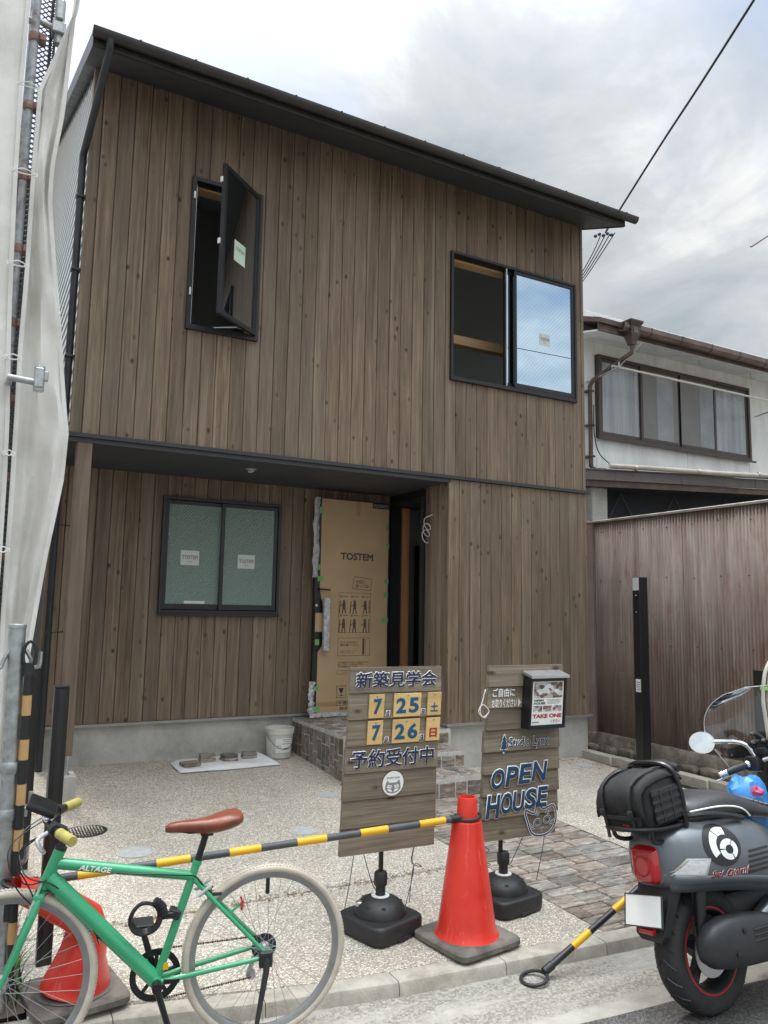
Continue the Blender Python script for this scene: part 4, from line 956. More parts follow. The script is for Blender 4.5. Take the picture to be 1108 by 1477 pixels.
# ------------------------------------------------------------------ corrugated fence on its stone base
def fence():
    XF = 5.90; Y0, Y1 = .26, -3.95; Zb, Zt = .21, 2.65
    f = thing('corrugated_iron_fence', 'tall weathered brown corrugated iron fence beside the new house', 'fence', (XF, 0, 0))
    y = Y0; i = 0; P = .038
    while y > Y1+.1:
        n = 17; rows = [[], []]; w = n*P
        for k in range(n*6+1):
            yy = y-k*P/6; dx = .0105*math.sin(k/6*2*math.pi)
            for r_, z in enumerate((Zb-.01*(i % 2), Zt-.008)): rows[r_].append((dx-.004*(i % 2)+.0015*math.sin(yy*3), yy, z))
        mb = MB(); mb.sheet(rows); o = obj('iron_sheet', mb, M['corrugated'], f, 80)
        sm = o.modifiers.new('th', 'SOLIDIFY'); sm.thickness = .0012
        for z in (.55, 1.25, 1.95, 2.5):
            for yy in (y-.12, y-.42): obj('nail', MB().sphere((-.012, yy-random.uniform(0, .05), z+random.uniform(-.02, .02)), .008, 6), M['rust'], f)
        y -= w-.0; i += 1
    yend = y
    # capping
    obj('capping', MB().prism([(-.035, Zt-.018), (-.035, Zt+.002), (.0, Zt+.016), (.05, Zt+.004), (.05, Zt-.014)], yend, Y0+.02, Matrix(((1, 0, 0, 0), (0, 0, 1, 0), (0, 1, 0, 0), (0, 0, 0, 1)))), M['rust_cap'], f, None)
    obj('capping', B(-.33, -.002, Y0-.012, Y0+.03, Zt-.016, Zt+.008), M['rust_cap'], f, None)
    # return at the far end
    rows = [[], []]
    for k in range(0, 61):
        xx = .002-k*P/6*.82
        for r_, z in enumerate((Zb, Zt-.012)): rows[r_].append((xx+.0, Y0+.008*math.sin(k/6*2*math.pi)+.006, z))
    o = obj('iron_sheet', MB().sheet(rows), M['corrugated'], f, 80)
    for yy in (-.2, -1.2, -2.2, -3.2): obj('fence_post', B(.02, .08, yy-.03, yy+.03, 0.0, Zt-.02), M['old_wood'], f, None)
    for z in (.5, 1.4, 2.4): obj('rail', B(.012, .02, yend, Y0, z, z+.06), M['old_wood'], f, None)
    obj('corner_strip', B(-.016, .006, Y0-.012, Y0+.012, Zb, Zt-.02), M['flash'], f, None)
    # concrete footing and rubble stones under it
    ft = thing('stone_footing', 'low mossy concrete and rubble stone footing under the corrugated fence', 'footing', (XF, 0, 0))
    rnd = random.Random(2); mb = MB(); rows = []
    ys = [Y0+.6-i*.12 for i in range(42)]
    prof = [(.14, .215), (-.01, .213), (-.035, .19), (-.05, .09), (-.06, .06)]
    for dx, z in prof: rows.append([(dx+rnd.uniform(-.008, .008), y_, z+rnd.uniform(-.006, .006)) for y_ in ys])
    obj('footing_wall', mb.sheet(rows), M['rubble'], ft, 60)
    y = .55
    while y > -3.9:
        w = rnd.uniform(.18, .34); h = rnd.uniform(.09, .14); mb = MB()
        bmesh.ops.create_icosphere(mb.bm, subdivisions=2, radius=1.0)
        for v in mb.bm.verts:
            q = v.co.copy()
            for a in range(3): q[a] = math.copysign(abs(q[a])**.55, q[a])
            q += Vector((rnd.uniform(-.09, .09), rnd.uniform(-.09, .09), rnd.uniform(-.09, .09)))
            v.co = Vector((q.x*.085-.035, q.y*w*.47, q.z*h*.5+.035))
        obj('stone', mb, M['rubble'], ft, 50, (0, y-w/2, 0)); y -= w
    # border kerb between yard and fence
    k = thing('border_kerb', 'narrow grey concrete border kerb between the yard and the stone footing', 'kerb')
    y = .18
    while y > -3.5:
        l = .60; x = 5.50-.005*y
        obj('kerb_block', B(-.055, .055, -l/2+.002, l/2-.002, -.10, .075, .008), M['kerb'], k, 40, (x-.0*y, y-l/2, .0), (0, 0, R(-2.2))); y -= l
fence()
def neighbour():
    YN = 1.5
    n = thing('old_neighbour_house', 'older white two-storey house with bronze window behind the corrugated fence', 'house', (0, 0, 0))
    XL, XRr = 6.75, 13.5
    WI = (7.16, 10.52, 4.10, 5.27)
    wl = obj('wall', MB().box(XL+.02, XRr, YN+.012, YN+.15, -.1, 5.95).box(XL+.0201, XL+.15, YN+.15, 8, -.1, 5.949).box(XRr-.15, XRr-.001, YN+.15, 8, -.1, 5.948), M['paint_white_wall'], n, None)
    # board panels of the upper wall with open joints
    xs = [XL, 7.158, 9.06, 10.53, 12.0, XRr]
    for a, b in zip(xs, xs[1:]):
        segs = [(3.5, 5.94)]
        if a >= 7.1 and b <= 10.54: segs = [(3.5, WI[2]-.03), (WI[3]+.03, 5.94)]
        for za, zb in segs: obj('wall_panel', B(a+.004, b-.004, YN, YN+.012, za, zb), M['paint_white_wall'], wl, None)
    # window: outer frame, rail, four sashes (two clear, two with screens)
    w = link('window', None, parent=n)
    fr = MB(); frame_rect(fr, WI[0], WI[1], WI[2]-.03, WI[3]+.03, YN-.07, YN+.02, .05, .004); fr.box(WI[0]-.04, WI[1]+.06, YN-.10, YN-.071, WI[2]-.055, WI[2]-.028)
    obj('window_frame', fr, M['window_brown'], w, None)
    W = (WI[1]-WI[0]-.10)/4; mats = ('ripple', 'screen', 'screen', 'ripple')
    for i in range(4):
        xa = WI[0]+.05+i*W; y = YN-.035-(.022 if i in (1, 2) else 0)
        sx = frame_rect(MB(), xa-(.02 if i else 0), xa+W+(.02 if i < 3 else 0), WI[2]+.02, WI[3]-.02, y-.012, y+.012, .045, .002)
        obj('sash', sx, M['window_brown'], w, None)
        obj('pane', B(xa+.03, xa+W-.03, y-.003, y+.003, WI[2]+.06, WI[3]-.06), M[mats[i]], w, None)
    # gathered curtain seen through the screens
    for xa, xb in ((8.35, 8.70), (9.30, 9.62)):
        rows = [[(xa+(xb-xa)*k/24, YN-.062-.0015*math.sin(k*1.5), z) for k in range(25)] for z in (WI[2]+.07, WI[3]-.07)]
        obj('curtain', MB().sheet(rows), M['curtain'], w, 60)
    # eave: soffit, roof, gutter with hopper and downpipe
    T = math.tan(R(20))
    yx = Matrix(((0, 0, 1, 0), (1, 0, 0, 0), (0, 1, 0, 0), (0, 0, 0, 1)))
    obj('eave_soffit', MB().prism([(YN, 5.50), (.86, 5.36), (.86, 5.385), (YN, 5.525)], 6.62, XRr+.3, yx), M['paint_white_wall'], n, None)
    obj('roof', MB().prism([(.80, 5.46), (6.5, 5.46+5.7*T), (6.5, 5.54+5.7*T), (.80, 5.53)], 6.58, XRr+.4, yx), M['brown_paint'], n, None)
    obj('fascia', B(6.60, XRr+.3, .84, .862, 5.36, 5.47), M['brown_paint'], n, None)
    gp = [(.835, 5.50), (.835, 5.43), (.80, 5.40), (.74, 5.40), (.70, 5.44), (.70, 5.505), (.706, 5.505), (.706, 5.445), (.742, 5.407), (.798, 5.407), (.829, 5.435), (.829, 5.50)]
    g = obj('gutter', MB().loft([[(x, y, z-.012*(x-7)*.2) for y, z in gp] for x in (6.95, 9, 11, XRr+.3)]), M['brown_gutter'], n, None)
    for i in range(10): obj('gutter_bracket', MB().loft([[(x, y-(.004 if y < .75 else 0), z-(.005 if z < 5.45 else -.003)-.0024*(x-7)) for y, z in gp[:6]] for x in (7.45+i*.62, 7.48+i*.62)]), M['brown_paint'], g, None)
    hp = MB(); 
    def sq(hw, hd, z, cx=7.13, cy=.76): return [(cx-hw, cy-hd, z), (cx+hw, cy-hd, z), (cx+hw, cy+hd, z), (cx-hw, cy+hd, z)]
    hp.loft([sq(.042, .042, 5.22), sq(.05, .05, 5.27), sq(.08, .075, 5.35), sq(.08, .075, 5.47), sq(.10, .09, 5.49), sq(.12, .11, 5.53), sq(.12, .11, 5.55)])
    hop = obj('rain_hopper', hp, M['window_brown'], n, None)
    obj('hopper_panel', MB().box(7.09, 7.17, .677, .687, 5.37, 5.455, .004), M['brown_gutter'], hop, None)
    dp = obj('downpipe', MB().tube([(7.13, .76, 5.22), (7.13, .76, 5.12), (7.00, 1.38, 4.86), (6.98, 1.42, 4.78), (6.98, 1.42, 3.62), (7.0, 1.36, 3.56), (7.1, 1.25, 3.545)], .033, 10), M['brown_paint'], n, 40)
    for z in (4.7, 4.2, 3.75): obj('pipe_clip', B(6.93, 7.03, 1.38, 1.50, z, z+.025, .003), M['window_brown'], dp, None)
    obj('loose_cable', MB().tube(smoothpath([(7.0, 1.37, 4.5), (6.99, 1.36, 4.1), (7.1, 1.37, 3.8), (7.35, 1.30, 3.60)], 6), .008, 6), M['black_satin'], n)
    for hx in (7.55, 8.9, 10.1): obj('soffit_hook', MB().tube([(hx, 1.1, 5.42), (hx, 1.1, 5.33), (hx+.03, 1.08, 5.30), (hx+.05, 1.06, 5.33)], .005, 6), M['silver'], n)
    # pent roof over the side yard, running at an angle
    A = Vector((6.10, .78, 0)); Bp = Vector((9.60, -.30, 0)); d = (Bp-A).normalized(); nrm = Vector((-d.y, d.x, 0))
    def pr(name, prof, mat, par, a=0.0, b=None, bev=None):
        La = A+d*a; Lb = A+d*b if b else Bp
        rings = [[tuple(Q+nrm*u+Vector((0, 0, z))) for u, z in prof] for Q in (La, Lb)]
        return obj(name, MB().loft(rings), mat, par, None)
    pr('pent_fascia', [(0, 3.27), (0, 3.395), (.03, 3.395), (.03, 3.27)], M['awning'], n)
    pr('pent_lower_fascia', [(.035, 3.19), (.035, 3.268), (.07, 3.268), (.07, 3.19)], M['brown_paint'], n)
    pr('pent_roof', [(-.02, 3.397), (-.02, 3.412), (1.9, 3.80), (1.9, 3.78)], M['awning'], n)
    pr('pent_soffit', [(.071, 3.19), (.071, 3.2), (1.6, 3.3), (1.6, 3.29)], M['darkvoid'], n)
    for a in (.55, 1.5, 2.6): 
        Q = A+d*a; obj('fascia_joint', MB().tube([tuple(Q+nrm*-.002+Vector((0, 0, 3.272))), tuple(Q+nrm*-.002+Vector((0, 0, 3.394)))], .003, 4), M['brown_paint'], n)
    pipe = [tuple(A+d*a+nrm*-.05+Vector((0, 0, 3.44+.01*math.sin(a*2)))) for a in (.45, 1, 1.6, 2.2, 2.8, 3.4, 3.66)]
    pp = obj('gutter_pipe', MB().tube(pipe, .034, 10), M['beige_pipe'], n, 50)
    for a in (.8, 1.7, 2.6): obj('pipe_clip', MB().tube([tuple(A+d*a+nrm*-.05+Vector((0, 0, 3.44))), tuple(A+d*(a+.03)+nrm*-.05+Vector((0, 0, 3.44)))], .040, 10), M['silver'], pp, 50)
    # shaded side yard: pillar, dark netting with tie rods
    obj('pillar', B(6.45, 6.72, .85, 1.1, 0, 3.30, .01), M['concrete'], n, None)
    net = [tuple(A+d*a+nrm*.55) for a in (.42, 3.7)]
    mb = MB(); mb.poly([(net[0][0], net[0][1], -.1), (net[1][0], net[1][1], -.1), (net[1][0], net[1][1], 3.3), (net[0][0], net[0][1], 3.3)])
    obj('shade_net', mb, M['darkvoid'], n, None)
    for i in range(4):
        for sgn in (-1, 1):
            a = .9+i*.8; p = A+d*a+nrm*.50; q = A+d*(a+sgn*.34)+nrm*.50
            obj('tie_rod', MB().tube([(p.x, p.y, 3.18), (q.x, q.y, 2.55)], .006, 6), M['bar_grey'], n)
    # laundry pole on brackets under the eave: a thing of its own
    lp = thing('laundry_pole', 'long pale laundry pole held on brackets in front of the bronze window', 'pole', (0, 0, 0))
    obj('pole', MB().tube([(6.95, .95, 4.95), (10.9, .92, 4.93)], .016, 8), M['conduit'], lp)
    for x in (7.02, 10.75):
        obj('bracket', MB().tube([(x-.02, YN-.0, 4.86), (x, .95, 4.925), (x, .90, 4.93), (x, .895, 5.0)], .012, 6), M['silver'], lp)
        obj('bracket', MB().tube([(x, 1.02, 4.92), (x, 1.03, 4.99)], .010, 6), M['silver'], lp)
    obj('tie_wire', MB().tube([(7.06, .93, 4.95), (7.45, .86, 5.36)], .005, 5), M['cable_white'], lp)
neighbour()
def wires():
    for y, z, lab in ((-9.2, 7.6, 'lower black cable strung across the street, mirrored in the upstairs window'), (-9.4, 8.7, 'upper black cable strung across the street, mirrored in the upstairs window')):
        w = thing('street_cable', lab, 'cable', (4, y, z), 0, 'cables along the street')
        obj('cable', MB().tube(smoothpath([(-30, 0, .5), (-14, 0, 0), (0, 0, -.15), (14, 0, .05), (30, 0, .8)], 5), .011, 5), M['black_satin'], w)
    o = thing('overhead_service_cable', 'overhead service cable rising from the right eave corner into the sky', 'cable', (5.77, -.12, 6.1))
    pts = [(.03, .0, .02), (-.57, -1.38, .19), (-1.18, -2.88, .41), (-3.3, -8.0, 1.25)]
    obj('cable', MB().tube(smoothpath(pts, 6), .011, 6), M['black_satin'], o)
    o2 = thing('distant_cable', 'short thin wire crossing the sky at the right', 'cable', (11.517, 2.0, 8.26))
    obj('cable', MB().tube(smoothpath([(0, 0, 0), (.52, 0, .348), (4, 0, 2.75)], 4), .014, 6), M['brown_paint'], o2)
wires()
# ------------------------------------------------------------------ scaffold with sheets at the left, gate posts, guard post
def scaffold():
    s = thing('scaffold_tower', 'old steel tube scaffold with rusty couplers behind pale sheeting left of the new house', 'scaffold', (0, 0, 0))
    for x, y in ((-.52, -1.46), (-.52, -.55), (-2.3, -1.46), (-2.3, -.55)):
        obj('standard', MB().tube([(x, y, -.05), (x, y, 7.2)], .0243, 12), M['tube'], s)
    for z in (1.35, 1.83, 2.31, 3.27, 3.75, 4.23, 4.71, 5.19, 5.67, 2.79):
        obj('coupler', MB().lathe([(.033, z), (.036, z+.01), (.036, z+.045), (.033, z+.055)], 12, Matrix.Translation((-.52, -1.46, 0))), M['tube_red'], s)
        obj('coupler', B(-.492, -.452, -1.50, -1.42, z+.005, z+.05, .004), M['tube_red'], s, None)
    for z in (1.83, 3.75, 5.45):
        obj('ledger', MB().tube([(-.52, -1.44, z), (-.52, -.55, z)], .0215, 10), M['tube'], s)
        obj('ledger', MB().tube([(-2.3, -1.36, z-.05), (-.50, -1.36, z-.05)], .0215, 10), M['tube'], s)
        # expanded-metal walkway
        mb = MB(); 
        mb.box(-2.25, -.56, -1.35, -1.31, z+.03, z+.07); mb.box(-2.25, -.56, -.70, -.66, z+.03, z+.07)
        for k in range(40): mb.box(-2.25+k*.0425, -2.243+k*.0425, -1.31, -.70, z+.045, z+.062)
        obj('walkway', mb, M['tube'], s, None)
    # ladder-like mesh brace seen in the slit
    mb = MB()
    for k in range(150):
        z = 1.2+k*.036
        for x in (-.53, -.485, -.44): mb.tube([(x, -1.30, z), (x+.045, -1.30, z+.036)], .005, 4); mb.tube([(x+.045, -1.30, z), (x, -1.30, z+.036)], .005, 4)
    mb.box(-.537, -.523, -1.31, -1.29, 1.2, 6.6); mb.box(-.402, -.388, -1.31, -1.29, 1.2, 6.6)
    o = obj('mesh_guard', mb, M['bar_grey'], s, None); o['kind'] = 'stuff'
    obj('inner_net', MB().sheet([[(x, -.62+.01*math.sin(z*5), z) for x in (-.60, -.5, -.40)] for z in (0, 1, 2, 3, 4, 4.75)]), M['darkvoid'], s, 60)
    # bracket clamps
    obj('clamp_tube', MB().tube([(-.515, -1.56, 2.885), (-.515, -1.72, 2.885), (-.365, -1.72, 2.875)], .020, 10), M['silver'], s)
    obj('clamp', MB().box(-.385, -.335, -1.76, -1.68, 2.84, 2.96, .006).box(-.335, -.31, -1.745, -1.70, 2.89, 2.945, .004).lathe([(.028, 2.825), (.030, 2.835), (.030, 2.965), (.028, 2.975)], 12, Matrix.Translation((-.358, -1.72, 0))), M['silver'], s)
    obj('clamp', MB().box(-.42, -.335, -1.40, -1.30, 5.36, 5.44, .006).box(-.40, -.355, -1.40, -1.31, 5.46, 5.60, .006).lathe([(.03, 5.30), (.032, 5.62)], 12, Matrix.Translation((-.375, -1.35, 0))), M['silver'], s)
    obj('clamp_tube', MB().tube([(-.50, -1.36, 5.42), (-.34, -1.34, 5.40)], .022, 10), M['silver'], s)
    obj('hanging_cord', MB().tube([(-.42, -1.30, 6.6), (-.42, -1.30, 4.9)], .009, 6), M['black_satin'], s)
    # building wrapped for works behind the scaffold
    b = thing('wrapped_building_site', 'pale wrapped building under works behind the scaffold sheets', 'building', (0, 0, 0))
    obj('wall', B(-7, -1.1, -.35, -.25, -.1, 5.2), M['paint_white_wall'], b, None)
    obj('wall', B(-1.2, -1.1, -.25, 6.5, -.1, 5.2), M['paint_white_wall'], b, None)
    obj('opening_cover', B(-2.5, -1.4, -.358, -.3505, 4.2, 5.4), M['sheet'], b, None)
    # sheets
    rnd = random.Random(8)
    def cloth(name, label, edges_l, edges_r, y0, amp, cols=14, seed=1, grp='scaffold sheets laced to the tubes'):
        import bisect
        r2 = random.Random(seed)
        def interp(tab, z):
            t = sorted((b_, a_) for a_, b_ in tab)
            if z <= t[0][0]: return t[0][1]
            if z >= t[-1][0]: return t[-1][1]
            for (z0_, x0_), (z1_, x1_) in zip(t, t[1:]):
                if z <= z1_: return x0_+(x1_-x0_)*(z-z0_)/(z1_-z0_)
        ph = [r2.uniform(0, 6) for _ in range(6)]
        zmax = max(b_ for a_, b_ in edges_r+edges_l); zmin = min(b_ for a_, b_ in edges_r+edges_l); rows = []
        n = 90
        for i in range(n):
            z = zmax-(zmax-zmin)*i/(n-1); xl, xr = interp(edges_l, z), interp(edges_r, z)
            row = []
            for k in range(cols+1):
                u = k/cols; x = xl+(xr-xl)*u
                dy = amp*(math.sin(u*7+ph[0]+z*1.1)*.5+abs(math.sin(u*8+ph[1]-z*.9))*.5+abs(math.sin(z*2.6+u*3+ph[2]))*.42+math.sin(z*9-u*6+ph[3])*.16+abs(math.sin(z*5.3+u*5+ph[4]))*.22)
                row.append((x, y0+dy*(.35+.65*math.sin(math.pi*min(1, max(0, u)))**.6), z))
            rows.append(row)
        t = thing(name, label, 'sheet', (0, 0, 0), 0, None)
        o = obj('sheet_cloth', MB().sheet(rows), M['sheet'], t, 70)
        sm = o.modifiers.new('th', 'SOLIDIFY'); sm.thickness = .0015
        # hems and seams
        for side in (0, cols):
            hem = [Vector(r_[side])+Vector((.012 if side == 0 else -.012, -.003, 0)) for r_ in rows]
            hm = MB(); hm.sheet([[tuple(p+Vector((-.012, -.0015, 0))) for p in hem], [tuple(p+Vector((.012, -.0025, 0))) for p in hem]]); obj('hem', hm, M['sheet'], t, 70)
        return t, rows
    tl, r1 = cloth('scaffold_sheet', 'pale scaffold sheet stretched flat on the far side of the tube from the new house', [(-2.6, 7.0), (-2.6, 1.0), (-2.6, .05)], [(-.563, 7.0), (-.563, 5.4), (-.565, 4.78), (-.555, 4.18), (-.543, 3.73), (-.522, 3.16), (-.495, 2.69), (-.482, 2.27), (-.478, 1.9), (-.48, .05)], -1.60, .06, 24, 4)
    tr, r2_ = cloth('scaffold_sheet', 'loose pale scaffold sheet bulging towards the downpipe of the new house', [(-.27, 6.6), (-.299, 5.45), (-.477, 4.84), (-.478, 4.2), (-.472, 3.68), (-.476, 3.1), (-.468, 2.7), (-.463, 2.3), (-.46, 1.9), (-.455, 1.46), (-.449, 1.0), (-.43, .05)], [(-.235, 6.6), (-.278, 5.63), (-.291, 5.42), (-.315, 4.71), (-.351, 4.36), (-.352, 4.12), (-.293, 3.67), (-.231, 3.2), (-.177, 2.77), (-.158, 2.63), (-.166, 2.345), (-.228, 1.88), (-.27, 1.46), (-.311, 1.04), (-.32, .64), (-.325, .05)], -1.56, .10, 16, 9)
    for (xa, xb, z) in ((-.594, -.478, 4.77), (-.586, -.459, 4.20), (-.565, -.469, 3.61), (-.539, -.464, 3.03), (-.506, -.462, 2.452), (-.50, -.451, 1.885)):
        for x in (xa, xb):
            obj('eyelet', MB().tube([(x+.011*math.cos(a*math.pi/6), -1.625, z+.011*math.sin(a*math.pi/6)) for a in range(12)], .0035, 5, True), M['white_paint'], tr)
        obj('lacing', MB().tube(smoothpath([(xa, -1.628, z), ((xa+xb)/2, -1.636, z+.02), (xb, -1.628, z+.002), ((xa+xb)/2, -1.634, z-.012), (xa, -1.628, z-.003)], 5), .004, 5), M['white_paint'], tr)
scaffold()
def posts():
    g = 'black aluminium gate posts'
    for x, y, lab in ((-.222, -1.20, 'black square gate post at the left yard edge nearer to the house downpipe'), (-.205, -2.52, 'black square gate post at the left yard edge behind the bicycle')):
        p = thing('gate_post', lab, 'post', (x, y, zy(y)), 0, g)
        obj('shaft', B(-.033, .033, -.03, .03, -.03, 1.20+(.0 if y > -2 else .05), .003), M['black_satin'], p, None)
        zt = 1.20+(.0 if y > -2 else .05)
        obj('cap', B(-.034, .034, -.031, .031, zt, zt+.006), M['frame'], p, None)
        obj('channel', B(-.012, .012, -.0315, -.0301, 0, zt-.01), M['bar_black'], p, None)
    p = thing('gate_post', 'tall black square post with a pale strip at its top near the corrugated fence', 'post', (5.15, -1.14, zy(-1.14)), R(-8), g)
    obj('shaft', B(-.05, .05, -.05, .05, -.03, 1.96, .003), M['black_satin'], p, None)
    obj('pale_strip', B(-.0512, -.0502, -.045, .045, 1.83, 1.955), M['sticker'], p, None)
    obj('label', B(-.0515, -.0503, -.042, .028, .86, .98), M['white_paper'], p, None)
    for i in range(5): obj('label_print', B(-.0519, -.0515, -.036, .02-.01*(i % 2), .875+i*.018, .883+i*.018), M['ink_grey'], p, None)
    for z in (1.78, 1.62): obj('screw', MB().sphere((-.0505, 0.0, z), .006, 6), M['alu'], p)
    # galvanised guard post with hooks
    gp = thing('galvanised_guard_post', 'galvanised steel tube post with hooks and a clamp behind the bicycle handlebar', 'post', (-.425, -2.9, -.05))
    tilt = [( .0, 0, -.02), (-.012, 0, 1.535)]
    tilt = [(.018, 0, -.02), (-.014, 0, 1.53)]
    obj('tube', MB().tube(tilt, .034, 16), M['silver'], gp)
    obj('tube_cap', MB().lathe([(.0335, 1.530), (.0365, 1.531), (.0365, 1.545), (.03, 1.549)], 16, Matrix.Translation((-.014, 0, 0))), M['silver'], gp)
    for z, sgn in ((1.40, 1), (1.40, -1), (.82, 1), (.60, 1)):
        hk = [(sgn*.03, -.01, z+.04), (sgn*.052, -.012, z-.0), (sgn*.06, -.014, z-.03), (sgn*.075, -.016, z-.035), (sgn*.088, -.018, z-.02), (sgn*.09, -.018, z+.03)]
        obj('hook', MB().tube(smoothpath([(a-.006, b_, c_) for a, b_, c_ in hk], 3), .0085, 8), M['silver'], gp)
    for z in (.74, .93): obj('clamp', MB().lathe([(.040, z), (.042, z+.006), (.042, z+.04), (.040, z+.046)], 16), M['silver'], gp)
    obj('clamp', B(.03, .075, -.03, .03, .75, .79, .004), M['silver'], gp, None)
    # striped bar hanging from it
    hb = striped_bar('hanging_barrier_bar', 'faded black and orange striped bar hanging upright from the galvanised post', Vector((-.385, -2.93, 1.33)), Vector((-.372, -2.93, .02)), .0175, M['bar_black'], M['bar_tan'], .083, .182, .13)
    obj('hook_ring', MB().tube([(-.385+.026*math.cos(a*math.pi/8), -2.93, 1.37+.055*math.sin(a*math.pi/8)) for a in range(16)], .007, 6, True), M['black_plastic'], hb)
def striped_bar(name, label, a, b, r, m1, m2, seg, period, start, group=None, caps=True):
    t = thing(name, label, 'barrier bar', (0, 0, 0), 0, group)
    L = (b-a).length; d = (b-a)/L; s = 0.0; flip = False
    obj('tube', MB().tube([tuple(a), tuple(b)], r, 14), m1, t)
    s = start
    while s+seg < L-.06:
        obj('stripe', MB().tube([tuple(a+d*s), tuple(a+d*(s+seg))], r+.0012, 14), m2, t); s += period
    if caps:
        for q, e in ((a, 1), (b, -1)): obj('end_cap', MB().tube([tuple(q-d*e*.005), tuple(q+d*e*.05)], r+.004, 12), M['black_plastic'], t)
    return t

posts()
def meter_post():
    m = thing('meter_stand', 'black stand with coiled cream conduits tied with lime tape by the corrugated fence', 'meter stand', (4.71, -2.72, zy(-2.72)))
    obj('panel', B(-.03, .30, -.04, .04, -.03, 1.24, .004), M['black_satin'], m, None)
    for k in range(2):
        pts = [(.06+.05*k, -.07, .0), (.0+.05*k, -.075, .5), (-.06+.055*k, -.08, .85), (-.085+.06*k, -.08, 1.05), (-.04+.06*k, -.08, 1.25), (.10+.03*k, -.08, 1.36-.03*k), (.26, -.08, 1.30-.03*k), (.33-.02*k, -.08, 1.1), (.34-.03*k, -.07, 0)]
        obj('conduit', MB().tube(smoothpath(pts, 6), .014, 8), M['conduit'], m)
    obj('tape', B(-.085, .005, -.10, -.055, 1.10, 1.135, .003), M['lime'], m, None)
    obj('tape', MB().sheet([[(.02, -.10, 1.08), (.045, -.10, 1.085)], [(.035, -.11, .9), (.06, -.11, .9)], [(.07, -.115, .72), (.09, -.115, .71)], [(.13, -.10, .5), (.15, -.10, .5)]]), M['lime'], m, 60)
meter_post()
def bucket_and_tarp():
    b = thing('white_bucket', 'dirty white plastic bucket standing against the concrete foundation by the steps', 'bucket', (2.29, 1.04, .058))
    obj('body', MB().lathe([(.118, 0), (.122, .004), (.142, .235), (.148, .236), (.150, .25), (.148, .252), (.152, .275), (.152, .292), (.146, .294), (.140, .285), (.118, .012), (.001, .011)], 32), M['bucket'], b, 35)
    h = [( .150*math.cos(a), .150*math.sin(a), .258-.16*max(0, math.sin((a-R(185))/R(170)*math.pi))) for a in [R(185)+R(170)*i/16 for i in range(17)]]
    obj('handle', MB().tube(h, .0028, 6), M['bar_black'], b)
    # printed label facing the street
    rows = [[((.125+.0185*z/.2)*1.006*math.cos(R(a)), (.125+.0185*z/.2)*1.006*math.sin(R(a)), z) for a in range(235, 306, 7)] for z in (.06, .20)]
    obj('label', MB().sheet(rows), M['white_paper'], b, 60)
    for z, a0, a1 in ((.185, 262, 300), (.165, 268, 298), (.145, 262, 302), (.125, 240, 258), (.105, 238, 262), (.09, 262, 300), (.10, 268, 290)):
        rows = [[((.125+.0185*zz/.2)*1.011*math.cos(R(a)), (.125+.0185*zz/.2)*1.011*math.sin(R(a)), zz) for a in range(a0, a1, 4)] for zz in (z, z+.006)]
        obj('print', MB().sheet(rows), M['ink_grey'], b, 60)
    t = thing('folded_poly_sheet', 'folded white woven plastic sheet lying on the paving under the porch window', 'sheet', (0, 0, 0))
    P = [Vector((1.20, .72, 0)), Vector((2.17, .70, 0)), Vector((2.13, 1.17, 0)), Vector((1.22, 1.12, 0))]
    rnd = random.Random(4)
    for lay in range(3):
        n, mm = 26, 14; rows = []; ph = rnd.uniform(0, 6)
        for j in range(mm):
            v = j/(mm-1); row = []
            for i in range(n):
                u = i/(n-1); p = P[0]*(1-u)*(1-v)+P[1]*u*(1-v)+P[2]*u*v+P[3]*(1-u)*v
                p += Vector((.012*math.sin(v*5+lay), .015*math.sin(u*6+lay*2), 0))*(1 if lay else 0)
                edge = min(u, 1-u, v, 1-v)
                z = zy(p.y)+.003+lay*.011*min(1, edge*25)+lay*.004+.006*math.sin(u*9+v*5+ph)*min(1, edge*8)*(lay > 0)
                if lay == 2 and u > .84: z += .022*(u-.84)/.16*math.sin(v*3)
                row.append((p.x, p.y, z))
            rows.append(row)
        obj('layer', MB().sheet(rows), M['tarp'], t, 60)
    for i, (x, y, w, d, h, rz, lab) in enumerate(((1.335, .86, .17, .13, .035, 8, 'thin brown paving stone lying flat at the corner of the white sheet'), (1.52, .95, .15, .13, .075, -4, 'pair of thick dark stones stacked on the white sheet, tallest'), (1.735, .94, .15, .13, .06, 6, 'middle dark paving stone lying on the white sheet'), (1.955, .99, .15, .12, .05, -10, 'paving stone on the white sheet, next to the bucket'))):
        b = thing('loose_paving_stone', lab, 'paving stone', (x, y, zy(y)+.030), R(rz), 'loose stones on the white sheet')
        obj('stone', B(-w/2, w/2, -d/2, d/2, 0, h*.48 if i else h, .006), M['step_stone'], b, 30)
        if i: obj('stone', B(-w/2+.006, w/2-.003, -d/2+.004, d/2-.006, h*.48, h, .006), M['step_stone'], b, 30)
bucket_and_tarp()
